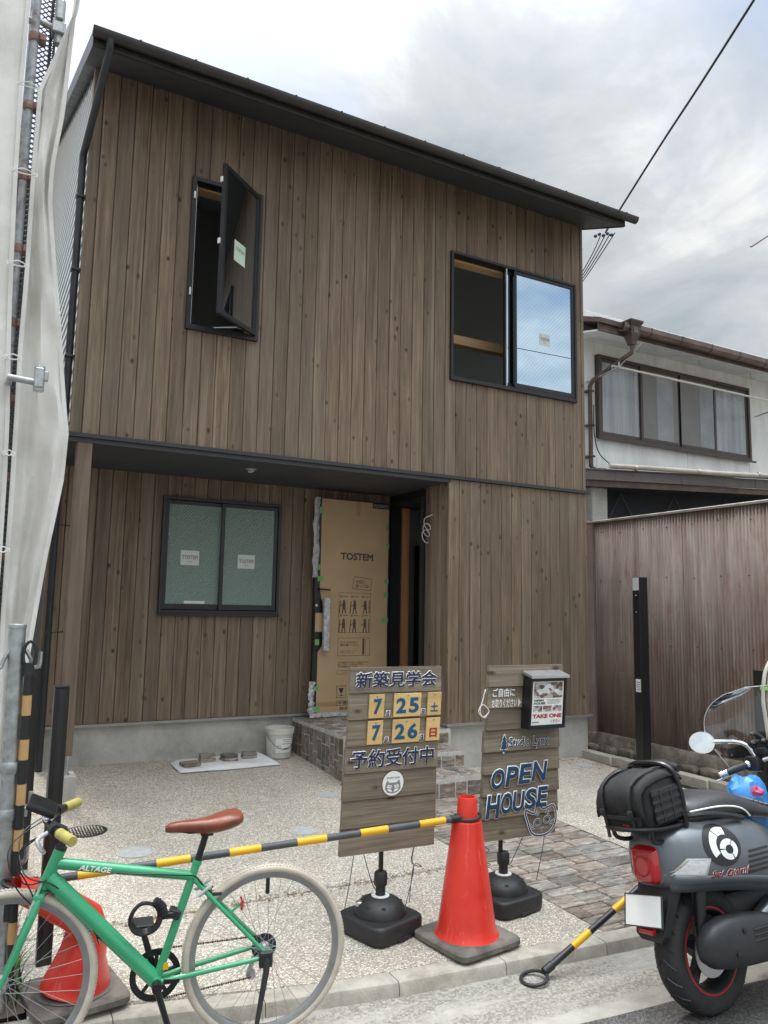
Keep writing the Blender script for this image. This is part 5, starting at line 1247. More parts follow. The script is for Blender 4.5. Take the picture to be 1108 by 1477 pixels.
def greens():
    rnd = random.Random(12)
    def tuft(name, label, x0, x1, y0, y1, z, n, h, kind=True):
        mb = MB(); 
        for i in range(n):
            x, y = rnd.uniform(x0, x1), rnd.uniform(y0, y1); a = rnd.uniform(0, 6.28); L = h*rnd.uniform(.5, 1.1); w = rnd.uniform(.002, .0045)
            dx, dy = math.cos(a)*L*.55, math.sin(a)*L*.55; px, py = -math.sin(a)*w, math.cos(a)*w
            zz = z if not callable(z) else z(y)
            mb.sheet([[(x-px, y-py, zz), (x+px, y+py, zz)], [(x+dx*.35-px, y+dy*.35-py, zz+L*.55), (x+dx*.35+px, y+dy*.35+py, zz+L*.55)], [(x+dx-px*.2, y+dy-py*.2, zz+L*.8), (x+dx+px*.2, y+dy+py*.2, zz+L*.8)]])
        return tag(obj(name, mb, M['grass'], None, 60), label, 'grass', None, 'stuff')
    tuft('weeds', 'green weeds growing in the soil behind the front wheel of the bicycle', -.62, -.31, -2.9, -2.1, -.07, 420, .17)
    tuft('weeds', 'small green weeds between border kerb and stone footing', 5.60, 5.72, -.75, -.35, .0, 60, .12)
    tuft('weeds', 'sparse weeds by the house corner and stone footing', 5.60, 5.75, -1.5, -1.1, .0, 30, .08)
    # fallen leaves along joints
    def leaves(x0, x1, y0, y1, n, s=.012, zf=zy):
        mb = MB()
        for i in range(n):
            x, y = rnd.uniform(x0, x1), rnd.uniform(y0, y1); a = rnd.uniform(0, 6.28); l = s*rnd.uniform(.6, 1.5); c, s_ = math.cos(a), math.sin(a); z = zf(y)+.004
            q = [(-l, 0, 0), (0, -l*.45, rnd.uniform(0, .006)), (l, 0, rnd.uniform(0, .006)), (0, l*.45, 0)]
            mb.poly([(x+c*u-s_*v, y+s_*u+c*v, z+w) for u, v, w in q])
        return mb
    mb = leaves(5.05, 5.42, -1.9, .05, 170, .014)
    tag(obj('fallen_leaves', mb, M['leaf'], None, None), 'scattered dry leaves on the paving beside the border kerb', 'leaves', None, 'stuff')
    mb = leaves(-.1, 2.4, -2.29, -2.20, 320, .009)
    tag(obj('fallen_leaves', mb, M['leaf'], None, None), 'fine dry litter along the joint of the yard paving', 'leaves', None, 'stuff')
    mb = leaves(5.56, 5.85, -2.2, .3, 120, .014, lambda y: .012)
    tag(obj('fallen_leaves', mb, M['leaf'], None, None), 'dry leaves lying between border kerb and stone footing', 'leaves', None, 'stuff')
greens()
# ------------------------------------------------------------------ sign boards
def shear(root, k, z0):
    done = set()
    def rec(o):
        for ch in o.children:
            if ch.type == 'MESH' and ch.get('lean') is not None and ch.data.name not in done:
                done.add(ch.data.name)
                for v in ch.data.vertices: v.co.x += k*(v.co.z-z0)
            rec(ch)
    rec(root)
def mark(o):
    if o is None: return
    o['lean'] = 1
    for c in o.children: mark(c)
def stand_base(t, rz, flip=1):
    q = Matrix.Rotation(rz, 4, 'Z')
    def ring(hw, z, n=32, p=.35):
        out = []
        for k in range(n):
            a = 2*math.pi*k/n; c, s = math.cos(a), math.sin(a)
            out.append(q @ Vector((hw*math.copysign(abs(c)**p, c), hw*math.copysign(abs(s)**p, s), z)))
        return out
    mb = MB(); mb.loft([ring(.163, .0), ring(.171, .008), ring(.174, .04), ring(.174, .075), ring(.169, .086), ring(.160, .091), ring(.145, .092, p=.6), ring(.1385, .0925, p=1), ring(.137, .104, p=1), ring(.130, .122, p=1), ring(.115, .143, p=1), ring(.090, .160, p=1), ring(.060, .172, p=1), ring(.050, .174, p=1)])
    b = obj('water_base', mb, M['black_plastic'], t, 40)
    for k in range(8):
        a = R(45*k+10); obj('dimple', MB().sphere(q @ Vector((.106*math.cos(a), .106*math.sin(a), .1475)), .013, 10, (1, 1, .22)), M['bar_black'], b)
    for sx in (-1, 1): obj('notch', MB().box(-.035, .035, sx*.172-.004, sx*.172+.004, -.001, .022, .003, 1, q), M['bar_black'], b, None)
    obj('filler_cap', MB().lathe([(.022, .15), (.022, .168), (.018, .172), (.001, .173)], 16, q @ Matrix.Translation((-.09*flip, .06, -.02))), M['alu'], b)
    obj('pole_washer', MB().lathe([(.047, .173), (.047, .178), (.03, .179)], 24), M['white_paint'], t)
    obj('pole_socket', MB().lathe([(.026, .176), (.026, .225), (.034, .228), (.036, .245), (.035, .285), (.028, .295), (.014, .298)], 20), M['black_plastic'], t)
def planks(t, n, x0, x1, z0, z1, y, lap, seed, jig=.004):
    rnd = random.Random(seed); h = (z1-z0)/n; out = []
    for i in range(n):   # from the top
        za, zb = z1-(i+1)*h, z1-i*h
        dx = rnd.uniform(-jig, jig)
        mb = MB()
        prof = [(0, zb-.001), (.018, zb-.001), (.018, za+.003), (-lap, za+.003)]
        mb.loft([[(x, y+u, z) for u, z in prof] for x in (x0+dx, x1+dx)])
        o = obj('plank', mb, M['sign_wood'], t, None); out.append((o, za, zb))
    return out
def sign_one():
    t = thing('dated_sign_board', 'wooden sign board with dates on pale tags and a round emblem, on a black base', 'sign board', (1.375, -2.865, zy(-2.865)), R(-2))
    stand_base(t, R(18)); dz = .072
    X0, X1 = -.262, .288
    obj('pole', MB().tube([(0, 0, .29), (.0, .0, 1.2)], .013, 12), M['black_satin'], t)
    z1, z0 = 1.279+dz, .335+dz
    P = planks(t, 7, X0, X1, z0, z1, -.043, .010, 21)
    for o, *_ in P: mark(o)
    for x in (X0+.1, X1-.1): mark(obj('batten', B(x-.02, x+.02, -.0265, -.014, z0+.02, z1-.02), M['sign_wood'], t, None))
    mark(obj('pole_bracket', B(-.05, .08, -.014, .014, .9, .94), M['bar_black'], t, None))
    Y = -.0545
    def tx(i, s, u0, u1, v0, v1, mat, off=0, outline=None, omat=None, dy=0):
        o, za, zb = P[i]; w = X1-X0; h = zb-za
        r = text(s, mat, o, X0+u0*w, X0+u1*w, za+v0*h, za+v1*h, Y-dy, off, None, outline, omat); return r
    tx(0, '新築見学会', .05, .935, .20, .83, M['navy'], .022, .03, M['white_paint'])
    for i, d2, wd, wm in ((1, '25', '土', M['teal']), (2, '26', '日', M['redpaint'])):
        o, za, zb = P[i]; h = zb-za; w = X1-X0
        for u0, u1 in ((.20, .36), (.465, .765), (.84, .995)):
            obj('tag', B(X0+u0*w, X0+u1*w, Y-.007, Y+.001, za+.06*h, zb-.04*h, .001), M['cream_ply'], o, None)
            obj('nail', MB().sphere((X0+(u0+u1)/2*w, Y-.0075, zb-.13*h), .003, 6), M['rust'], o)
        tx(i, '7', .245, .335, .20, .80, M['teal'], .035, dy=.0085)
        tx(i, d2[0], .49, .60, .20, .80, M['teal'], .035, dy=.0085); tx(i, d2[1], .63, .74, .20, .80, M['teal'], .035, dy=.0085)
        tx(i, '月', .375, .435, .10, .32, M['white_paint'], .05); tx(i, '月', .385, .425, .12, .30, M['navy'], .01, dy=.0012)
        tx(i, '日', .775, .825, .12, .34, M['white_paint'], .05); tx(i, '日', .783, .817, .14, .32, M['navy'], .01, dy=.0012)
        tx(i, wd, .875, .96, .20, .56, wm, .035, dy=.0085)
    tx(3, '予約受付中', .05, .945, .17, .86, M['navy'], .022, .03, M['white_paint'])
    # round emblem
    o, za, zb = P[4]; cx = X0+.51*(X1-X0); cz = (za+zb)/2+.004
    e = obj('emblem', MB().lathe([(.062, 0), (.062, .002)], 36, Matrix.Translation((cx, Y+.001, cz)) @ Matrix.Rotation(R(90), 4, 'X')), M['white_paint'], o)
    text('Studio Lynx', M['ink_grey'], o, cx-.040, cx+.040, cz+.022, cz+.036, Y-.0022, .02)
    head = [(-.046, -.022), (-.043, .004), (-.034, .022), (-.022, .008), (.022, .008), (.034, .022), (.043, .004), (.046, -.022), (.03, -.04), (0, -.046), (-.03, -.04)]
    XZ = Matrix(((1, 0, 0, cx), (0, 0, -1, Y-.001), (0, 1, 0, cz-.004), (0, 0, 0, 1)))
    obj('emblem_mark', MB().prism(head, 0, .0012, XZ), M['ink_grey'], o, None)
    mk = MB()
    for s in (-1, 1):
        mk.prism([(s*.006, -.006), (s*.030, -.002), (s*.036, -.016), (s*.012, -.022)][::s], .0012, .0018, XZ)
        mk.prism([(s*.010, -.026), (s*.034, -.022), (s*.026, -.034), (s*.004, -.040)][::s], .0012, .0018, XZ)
    obj('emblem_mark', mk, M['white_paint'], o, None)
    mk = MB()
    for s in (-1, 1): mk.prism([(s*.012, -.010), (s*.026, -.007), (s*.024, -.013), (s*.014, -.014)][::s], .0018, .0024, XZ)
    mk.prism([(-.005, -.024), (.005, -.024), (0, -.031)], .0018, .0024, XZ); obj('emblem_mark', mk, M['ink_grey'], o, None)
    for o, *_ in P: mark(o)
    shear(t, .050, z0)
    # tie strings to the base
    for pts in ([(-.17, -.03, z0+.01), (-.19, -.02, .25), (-.20, .02, .10)], [(-.12, -.03, z0+.01), (-.06, -.02, .25), (-.02, .0, .2)], [(.19, -.03, z0+.02), (.17, -.03, .35), (.185, -.02, .28), (.15, .0, .1)], [(.20, -.03, z0+.05), (.17, -.02, z0-.08), (.23, -.03, z0-.11), (.18, -.03, z0-.10), (.16, -.02, .12)]):
        obj('string', MB().tube(smoothpath(pts, 5), .0022, 5), M['navy'], t)
sign_one()
def sign_two():
    t = thing('open_house_sign_board', 'lapped wooden board with blue OPEN HOUSE lettering and a leaflet box', 'sign board', (2.165, -2.875, zy(-2.875)), R(-2))
    stand_base(t, R(10), -1); dz = .072
    X0, X1 = -.20, .335
    obj('pole', MB().tube([(-.02, 0, .29), (-.0, .0, 1.2)], .013, 12), M['black_satin'], t)
    z1, z0 = 1.272+dz, .303+dz
    P = planks(t, 8, X0, X1, z0, z1, -.04, .016, 33, .008)
    for x in (X0+.1, X1-.1): mark(obj('batten', B(x-.02, x+.02, -.0215, -.012, z0+.02, z1-.02), M['sign_wood'], t, None))
    W = X1-X0; H = z1-z0
    def at(z):
        for o, za, zb in P:
            if za <= z <= zb: return o
        return P[0][0] if z > z1 else P[-1][0]
    Y = -.0575
    def tx(s, u0, u1, za, zb, mat, off=0, outline=None, omat=None, skew=0, dy=0):
        za += dz; zb += dz
        return text(s, mat, at((za+zb)/2), X0+u0*W, X0+u1*W, za, zb, Y-dy, off, None, outline, omat, skew=skew)
    tx('ご自由に', .05, .34, 1.095, 1.145, M['white_paint'], .02); tx('お取りください', .045, .375, 1.035, 1.083, M['white_paint'], .02); tx('▶', .39, .43, 1.035, 1.085, M['white_paint'], .0)
    tx('Studio Lynx', .30, .83, .795, .865, M['navy'], .006, .05, M['white_paint']) 
    for i, (a, b, z) in enumerate(((.028, 0, .885), (.04, 0, .862), (.046, 0, .836))):
        pass
    tr = [(.0, .105), (.018, .075), (.010, .076), (.026, .045), (.014, .047), (.032, .014), (.006, .014), (.006, -.006), (-.006, -.006), (-.006, .014), (-.032, .014), (-.014, .047), (-.026, .045), (-.010, .076), (-.018, .075)]
    cx = X0+.235*W
    for k, mat, g, yy in ((1.18, M['white_paint'], 0, Y), (1.0, M['teal2'], .0, Y-.0012)):
        obj('emblem_tree', MB().prism([(p[0]*k*.75, (p[1]-.045)*k*.85) for p in tr], 0, .001, Matrix(((1, 0, 0, cx), (0, 0, -1, yy), (0, 1, 0, .830+dz), (0, 0, 0, 1)))), mat, at(.83+dz), None)
    for i, ch in enumerate('OPEN'): 
        u = (.085, .28, .45, .625)[i]; tx(ch, u, u+(.17, .15, .15, .18)[i], .585+.008*i, .695+.008*i, M['teal2'], .030, .034, M['white_paint'], skew=.12)
    for i, ch in enumerate('HOUSE'):
        u = (.055, .235, .388, .55, .712)[i]; tx(ch, u, u+(.16, .145, .145, .145, .13)[i], (.428, .445, .450, .458, .462)[i], (.555, .560, .562, .570, .575)[i], M['teal2'], .030, .034, M['white_paint'], skew=.06)
    # line-drawn cat head in the lower corner, navy with white edge
    def line(pts, r, mat, dy, closed=False):
        return obj('emblem_line', MB().tube([(X0+u*W, Y-dy, z+dz) for u, z in pts], r, 5, closed), mat, at(.38+dz), 60)
    outl = [(.60, .395), (.565, .455), (.69, .435), (.72, .50), (.80, .455), (.935, .47), (.985, .41), (.96, .35), (.88, .315), (.76, .308), (.66, .33)]
    outl = [(u, z-.006) for u, z in outl]
    sp = [(p.x, p.y) for p in smoothpath([(a, b, 0) for a, b in outl+outl[:1]], 4)]
    def strip(pts, w, mat, dy):
        n = len(pts); rows = [[], []]
        for i, (u, z) in enumerate(pts):
            a = pts[max(i-1, 0)]; b = pts[min(i+1, n-1)]; dx, dzz = (b[0]-a[0])*W, b[1]-a[1]; l = math.hypot(dx, dzz) or 1
            nx, nz = -dzz/l*w, dx/l*w
            rows[0].append((X0+u*W+nx, Y-dy, z+nz+dz)); rows[1].append((X0+u*W-nx, Y-dy, z-nz+dz))
        obj('emblem_line', MB().sheet(rows), mat, at(.38+dz), None)
    strip(sp, .008, M['white_paint'], 0); strip(sp, .0042, M['navy'], .0012)
    for c_, rr in (((.735, .375), .03), ((.865, .385), .03)):
        el = [(c_[0]+rr*1.5*math.cos(a*math.pi/8), c_[1]+rr*.65*math.sin(a*math.pi/8)) for a in range(17)]
        strip(el, .0055, M['white_paint'], 0); strip(el, .003, M['navy'], .0012)
    for pts in ([(.70, .425), (.735, .41)], [(.72, .435), (.75, .418)], [(.86, .44), (.84, .42)], [(.89, .435), (.87, .41)], [(.78, .345), (.80, .335), (.82, .348)], [(.80, .335), (.795, .32)], [(.90, .36), (.965, .385)], [(.90, .352), (.965, .36)], [(.69, .35), (.63, .372)], [(.70, .34), (.65, .35)]):
        strip(pts, .0048, M['white_paint'], 0); strip(pts, .0024, M['navy'], .0012)
    for o, *_ in P: mark(o)
    shear(t, .075, z0)
    # leaflet box fixed to the board: its own thing
    b = thing('leaflet_box', 'black leaflet box with slanted lid holding open house flyers on the wooden board', 'leaflet box', (2.165, -2.875, zy(-2.875)), R(-2))
    xa, xb = X0+.445*W, X0+.93*W; za, zb = .915+dz, 1.205+dz; k = .075
    def sh(mb):
        for v in mb.bm.verts: v.co.x += k*(v.co.z-z0)
        return mb
    bx = MB(); bx.box(xa, xa+.012, -.135, -.057, za, zb); bx.box(xb-.012, xb, -.135, -.057, za, zb); bx.box(xa+.012, xb-.012, -.069, -.057, za, zb); bx.box(xa+.012, xb-.012, -.135, -.069, za, za+.012)
    bx.box(xa+.012, xb-.012, -.135, -.128, za+.012, za+.022); bx.box(xa+.012, xb-.012, -.135, -.128, zb-.02, zb)
    obj('case', sh(bx), M['black_satin'], b, None)
    ld = MB(); ld.prism([(-.150, zb-.002), (-.05, zb+.020), (-.05, zb+.036), (-.150, zb+.012)], xa-.008, xb+.008, Matrix(((0, 0, 1, 0), (1, 0, 0, 0), (0, 1, 0, 0), (0, 0, 0, 1)))); obj('lid', sh(ld), M['alu'], b, None)
    fx0, fx1, fz0, fz1 = xa+.018, xb-.018, za+.012, zb-.022; YF = -.128
    fl = obj('flyer', sh(B(fx0, fx1, YF, YF+.004, fz0, fz1)), M['white_paper'], b, None); fw, fh = fx1-fx0, fz1-fz0
    def fb(u0, u1, v0, v1, mat, dy=.0008, name='print'): return obj(name, sh(B(fx0+u0*fw, fx0+u1*fw, YF-dy, YF-.0001, fz0+v0*fh, fz0+v1*fh)), mat, fl, None)
    fb(.04, .96, .63, .98, M['photo'])
    for i in range(3): fb(.04+.315*i, .325+.315*i, .33, .46, M['photo'])
    def ft(s, u0, u1, v0, v1, mat, off=.02):
        o = text(s, mat, fl, fx0+u0*fw, fx0+u1*fw, fz0+v0*fh, fz0+v1*fh, YF-.0012, off)
        for v in o.data.vertices: v.co.x += k*(v.co.z-z0)
    ft('OPEN', .05, .36, .555, .605, M['ink'], .04); ft('HOUSE', .05, .42, .49, .54, M['ink'], .04)
    ft('京都市の新築見学会\n予約制 2日間', .48, .94, .50, .60, M['ink_grey'], .0) if False else None
    for i in range(4): fb(.48, .93-.05*(i % 2), .585-.028*i, .595-.028*i, M['ink_grey'])
    ft('TAKE ONE', .03, .97, .19, .28, M['redpaint'], .05); ft('ください', .62, .92, .08, .15, M['redpaint'], .01)
    fb(.03, .24, .09, .115, M['ink_grey'])
    # strings
    for pts in ([(.27, -.04, z0+.04), (.25, -.04, .3), (.21, -.03, .12)], [(.12, -.04, z0+.02), (.09, -.03, .33), (.05, .0, .22)], [(-.16, -.04, z0), (-.17, -.05, .36), (-.13, -.05, .33), (-.17, -.05, .31), (-.15, -.03, .26)], [(-.17, -.03, z0), (-.165, -.04, z0-.1), (-.12, -.05, z0-.12), (-.18, -.05, z0-.13)]):
        obj('string', MB().tube(smoothpath(pts, 5), .0022, 5), M['navy'], t)
    # looped white cord at the board's edge
    obj('cord', MB().tube(smoothpath([(X0+.06, -.03, 1.19), (X0+.035, -.06, 1.21), (X0+.02, -.06, 1.16), (X0+.0, -.06, 1.10), (X0+.02, -.06, 1.06), (X0+.06, -.06, 1.09), (X0+.02, -.06, 1.13), (X0-.01, -.06, 1.09), (X0+.03, -.06, 1.055), (X0+.07, -.03, 1.07)], 6), .0035, 6), M['cable_white'], t)
sign_two()
# ------------------------------------------------------------------ cones and bars
def cone_base(t, hw, rz=0):
    q = Matrix.Rotation(rz, 4, 'Z')
    def ring(h, z, n=36, p=.22):
        return [q @ Vector((h*math.copysign(abs(math.cos(2*math.pi*k/n))**p, math.cos(2*math.pi*k/n)), h*math.copysign(abs(math.sin(2*math.pi*k/n))**p, math.sin(2*math.pi*k/n)), z)) for k in range(n)]
    obj('base', MB().loft([ring(hw-.004, .008), ring(hw, .012), ring(hw, .034), ring(hw-.008, .042), ring(hw*.6, .045, 36, .6), ring(.16, .047, 36, 1)]), M['cone_base'], t, 40)
    for sx in (-1, 1):
        for sy in (-1, 1): obj('foot', MB().lathe([(.022, 0), (.022, .014)], 12, q @ Matrix.Translation((sx*hw*.8, sy*hw*.8, 0))), M['cone_base'], t)
def cones():
    c = thing('traffic_cone', 'upright red traffic cone on a grey rubber base between the two sign boards', 'traffic cone', (1.72, -3.155, zy(-3.155)), R(8), 'red traffic cones')
    cone_base(c, .205)
    obj('cone', MB().lathe([(.168, .040), (.160, .052), (.150, .070), (.145, .10), (.112, .33), (.075, .59), (.061, .60), (.056, .60), (.050, .69), (.046, .708), (.040, .709), (.038, .69)], 40, cap=False), M['cone_red'], c, 40)
    # crushed cone behind the bicycle
    c2 = thing('traffic_cone', 'crushed red traffic cone with its tip bent over behind the green bicycle', 'traffic cone', (-.115, -2.90, zy(-2.9)), R(8), 'red traffic cones')
    cone_base(c2, .19)
    path = [(0, 0, .04), (.004, 0, .06), (.01, -.005, .09), (.022, -.01, .18), (.034, -.02, .262), (.015, -.03, .318), (-.035, -.045, .365), (-.095, -.06, .415), (-.165, -.075, .465), (-.24, -.09, .505), (-.29, -.10, .53)]
    rad = [.142, .138, .132, .122, .112, .102, .088, .076, .066, .055, .049]
    rings = []; up = Vector((0, 1, 0))
    for i, p in enumerate(path):
        a = Vector(path[max(i-1, 0)]); b = Vector(path[min(i+1, len(path)-1)]); tdir = (b-a).normalized(); u = (up-tdir*up.dot(tdir)).normalized(); v = tdir.cross(u)
        sq = 1.0 if i < 3 else (.82 if i < 7 else .95); rg = []
        for k in range(28):
            an = 2*math.pi*k/28; rr = rad[i]*(1+(.10*math.cos(2*an+.6)+.05*math.sin(3*an) if 3 <= i <= 6 else 0))
            rg.append(Vector(p)+u*math.cos(an)*rr*(1.12 if 3 <= i <= 7 else 1)+v*math.sin(an)*rr*sq)
        rings.append(rg)
    obj('cone', MB().loft(rings, cap=False), M['cone_red'], c2, 45)
    a = Vector((-.345, -2.985, .452)); b = Vector((1.665, -3.165, .530))
    bar = striped_bar('barrier_bar', 'long grey and yellow striped bar reaching from the crushed cone to the upright cone', a, b, .0165, M['bar_grey'], M['bar_yellow'], .145, .318, .20)
    def ring(t, c_, r, tilt=0): obj('end_ring', MB().tube([(c_[0]+r*math.cos(k*math.pi/12), c_[1]+r*math.sin(k*math.pi/12), c_[2]+tilt*math.cos(k*math.pi/12)) for k in range(24)], .0085, 8, True), M['black_plastic'], t)
    ring(bar, (1.722, -3.155, .530), .066, .008); ring(bar, (-.375, -2.99, .45), .055, -.02)
    a2 = Vector((1.925, -3.515, -.118)); b2 = Vector((2.98, -3.525, .365))
    bar2 = striped_bar('barrier_bar', 'black and yellow striped bar slanting from the gutter up to the parked scooter', a2, b2, .0165, M['bar_black'], M['bar_yellow'], .12, .30, .19)
    ring(bar2, (1.862, -3.512, -.137), .062, .010)
cones()
# ------------------------------------------------------------------ bicycle
def bicycle():
    rz = math.atan2(.15397, -.98807)
    t = thing('green_bicycle', 'green city bicycle with cream tyres and brown saddle standing at the kerb', 'bicycle', (.549, -3.40, RZ+.002), rz)
    G = M['bike_green']
    def wheel(x, drive):
        w = link('wheel', None, parent=t, loc=(x, 0, .336))
        Rm = Matrix.Rotation(R(90), 4, 'X')
        prof = [(.336-.0165+.0165*math.cos(a), .0165*math.sin(a)) for a in [2*math.pi*k/14 for k in range(15)]]
        def lat(p, name, mat, seg=72, sm=50): return obj(name, MB().lathe(p, seg, Rm, cap=False), mat, w, sm)
        lat(prof, 'tyre', M['tyre_cream'])
        # small tread blocks on the crown
        tb = MB()
        for k in range(150):
            a = 2*math.pi*k/150
            for s in (-1, 1):
                Mx = Matrix.Rotation(-a, 4, 'Y') @ Matrix.Translation((.3345, s*.006, 0)); tb.box(-.001, .002, -.0035, .0035, -.004, .004, 0, 1, Mx)
        o = obj('tread', tb, M['tyre_cream'], w, None); o['kind'] = 'stuff'
        lat([(.306, -.011), (.309, -.012), (.309, .012), (.306, .011), (.290, .009), (.284, .006), (.284, -.006), (.290, -.009), (.306, -.011)], 'rim', M['rim_grey'])
        sp = MB()
        for k in range(32):
            a = 2*math.pi*k/32; off = (.55 if k % 4 < 2 else -.55); s = 1 if k % 2 else -1
            sp.tube([(.018*math.cos(a+off*2.4), s*.030, .018*math.sin(a+off*2.4)), (.285*math.cos(a), s*.002, .285*math.sin(a))], .0010, 4, cap=False)
        o = obj('spokes', sp, M['spoke'], w, None); o['kind'] = 'stuff'
        obj('hub', MB().lathe([(.006, -.062), (.008, -.06), (.010, -.036), (.022, -.034), (.022, -.030), (.012, -.026), (.012, .026), (.022, .030), (.022, .034), (.010, .036), (.008, .06), (.006, .062)], 16, Rm), M['alu'], w)
        if drive:
            for i, r in enumerate((.046, .041, .036, .031, .027, .023)):
                obj('sprocket', MB().lathe([(r, .036+i*.0038), (r, .038+i*.0038)], 28, Matrix.Rotation(R(90), 4, 'X')), M['engine'], w, 30)
            obj('spoke_guard', MB().lathe([(.052, .0345), (.052, .0355), (.04, .0355)], 32, Matrix.Rotation(R(90), 4, 'X'), cap=False), M['engine'], w)
        obj('reflector', B(-.008, .008, -.006, .006, .22, .285, .003), M['bar_black'], w, None)
        return w
    wheel(0, True); wheel(.985, False)
    def tb(name, pts, r, mat=G, seg=14): return obj(name, MB().tube(pts, r, seg), mat, t, 50)
    HT, HB = (.811, 0, .80), (.868, 0, .650); BB = (.431, 0, .276); ST = (.293, 0, .705)
    tb('head_tube', [HT, HB], [.0225, .0225])
    tb('top_tube', [(.818, 0, .750), (.304, 0, .655)], [.0215, .0185])
    tb('down_tube', [(.848, 0, .703), (.431, 0, .276)], [.033, .029])
    tb('seat_tube', [ST, BB], .0168)
    tb('seat_collar', [(.2945, 0, .70), (.2905, 0, .716)], .019)
    for s in (-1, 1):
        tb('seat_stay', [(.304, s*.014, .648), (.22, s*.034, .560), (.012, s*.060, .348)], [.010, .009, .0075])
        tb('chain_stay', [(.418, s*.022, .278), (.30, s*.036, .296), (.008, s*.060, .334)], [.0115, .0105, .0085])
        tb('fork_blade', [(.872, s*.030, .640), (.885, s*.048, .600), (.935, s*.050, .465), (.985, s*.050, .340)], [.013, .0145, .012, .008])
        obj('dropout', B(-.012, .022, s*.060-.003, s*.060+.003, .318, .36, .002), G, t, None)
    obj('fork_crown', B(.855, .895, -.045, .045, .622, .655, .010, 2), G, t)
    obj('bottom_bracket', MB().tube([(.431, -.036, .276), (.431, .036, .276)], .0215, 16), G, t)
    for a, b in ((HT, (.8075, 0, .812)), ((.8665, 0, .657), (.871, 0, .643))): tb('headset', [a, b], .0225, M['black_plastic'])
    # seat post, clamp, saddle
    tb('seat_post', [ST, (.262, 0, .815)], .0135, M['black_satin'])
    obj('seat_clamp', B(.235, .285, -.022, .022, .81, .838, .004), M['black_plastic'], t, None)
    sd = MB(); sec = [(.424, .012, .856, .024), (.408, .021, .866, .038), (.36, .027, .872, .048), (.31, .035, .874, .056), (.26, .050, .878, .064), (.215, .068, .888, .070), (.175, .079, .898, .070), (.140, .075, .900, .060), (.120, .050, .892, .040)]
    rings = []
    for x, hw, zt, hh in sec:
        rg = []
        for k in range(20):
            a = 2*math.pi*k/20; c, s = math.cos(a), math.sin(a)
            y = hw*math.copysign(abs(c)**.8, c); z = zt-(hh*.30 if s > 0 else hh)*(1-abs(s)**.9) if s > 0 else zt-hh*.30-hh*.6*abs(s)
            z = zt-hh*.35+(hh*.35 if s > 0 else hh*.6)*s
            if s > .5 and abs(c) < .25: z -= .004
            rg.append((x, y, z))
        rings.append(rg)
    sad = obj('saddle', sd.loft(rings), M['tan_leather'], t, 60)
    for s in (-1, 1): obj('saddle_rail', MB().tube([(.40, s*.012, .845), (.33, s*.022, .828), (.22, s*.022, .832), (.165, s*.045, .862)], .0036, 6), M['black_satin'], sad)
    # bar, stem, grips
    tb('stem', [(.8075, 0, .812), (.797, 0, .850), (.80, 0, .872), (.865, 0, .905)], [.014, .014, .014, .016], M['black_plastic'])
    tb('handlebar', [(.765, -.280, .905), (.835, -.14, .912), (.865, 0, .905), (.835, .14, .912), (.765, .280, .905)], .0128, M['black_satin'])
    for s in (-1, 1):
        obj('grip', MB().tube([(.812, s*.186, .910), (.810, s*.19, .910), (.764, s*.282, .905), (.762, s*.286, .905)], [.0165, .0190, .0190, .016], 16), M['grip'], t)
        obj('brake_clamp', MB().tube([(.840, s*.130, .912), (.826, s*.158, .911)], .021, 12), M['black_plastic'], t)
        obj('brake_lever', MB().tube(smoothpath([(.852, s*.145, .905), (.885, s*.16, .885), (.875, s*.20, .872), (.855, s*.26, .868)], 4), .0075, 8), M['alu'], t)
    obj('phone_mount', B(-.055, .055, -.082, .082, -.014, .014, .008, 2, Matrix.Translation((.885, .01, .968)) @ Matrix.Rotation(R(-24), 4, 'Y')), M['black_satin'], t)
    obj('phone_mount_arm', MB().tube([(.866, .0, .905), (.875, .0, .955)], .014, 10), M['black_plastic'], t)
    obj('bell', MB().sphere((.860, .06, .935), .022, 12, (1, 1, .8)), M['chrome'], t)
    for pts in ([(.875, .15, .895), (.93, .13, .86), (.955, .06, .78), (.91, .03, .68), (.885, .02, .62)], [(.875, -.15, .895), (.96, -.08, .84), (.93, .03, .73), (.84, .035, .69), (.80, .028, .66)], [(.855, .11, .90), (.95, .10, .82), (.93, .04, .70), (.85, .03, .70)], [(.86, -.10, .9), (.99, -.02, .82), (.96, .04, .70), (.90, .03, .62)]):
        obj('cable', MB().tube(smoothpath(pts, 6), .0026, 6), M['black_satin'], t)
    # cranks, chainring, chain, derailleur (drive side is the far side)
    Rm = Matrix.Translation((.431, 0, .276)) @ Matrix.Rotation(R(90), 4, 'X')
    obj('chainring', MB().lathe([(.098, .046), (.098, .052), (.086, .054), (.074, .052), (.074, .046)], 48, Rm, cap=False).lathe([(.024, .044), (.024, .056)], 20, Rm), M['black_plastic'], t)
    for k in range(5):
        a = R(72*k+20); obj('chainring_arm', MB().tube([(.431+.02*math.cos(a), -.049, .276+.02*math.sin(a)), (.431+.08*math.cos(a), -.049, .276+.08*math.sin(a))], .008, 6), M['black_plastic'], t)
    obj('crank', MB().tube([(.431, .060, .276), (.425, .066, .255), (.375, .072, .112)], [.017, .0125, .011], 12).lathe([(.019, -.075), (.019, -.040)], 16, Rm), M['black_satin'], t)
    obj('crank', MB().tube([(.431, -.062, .276), (.487, -.072, .442)], [.015, .011], 12), M['black_satin'], t)
    for y0, y1, x, z in ((.08, .175, .375, .108), (-.175, -.08, .487, .445)):
        p = obj('pedal', B(x-.045, x+.045, y0, y1, z-.011, z+.011, .004), M['black_plastic'], t, None); obj('pedal_reflector', B(x-.047, x+.047, y0+.03, y1-.03, z-.006, z+.006), M['grip'], p, None)
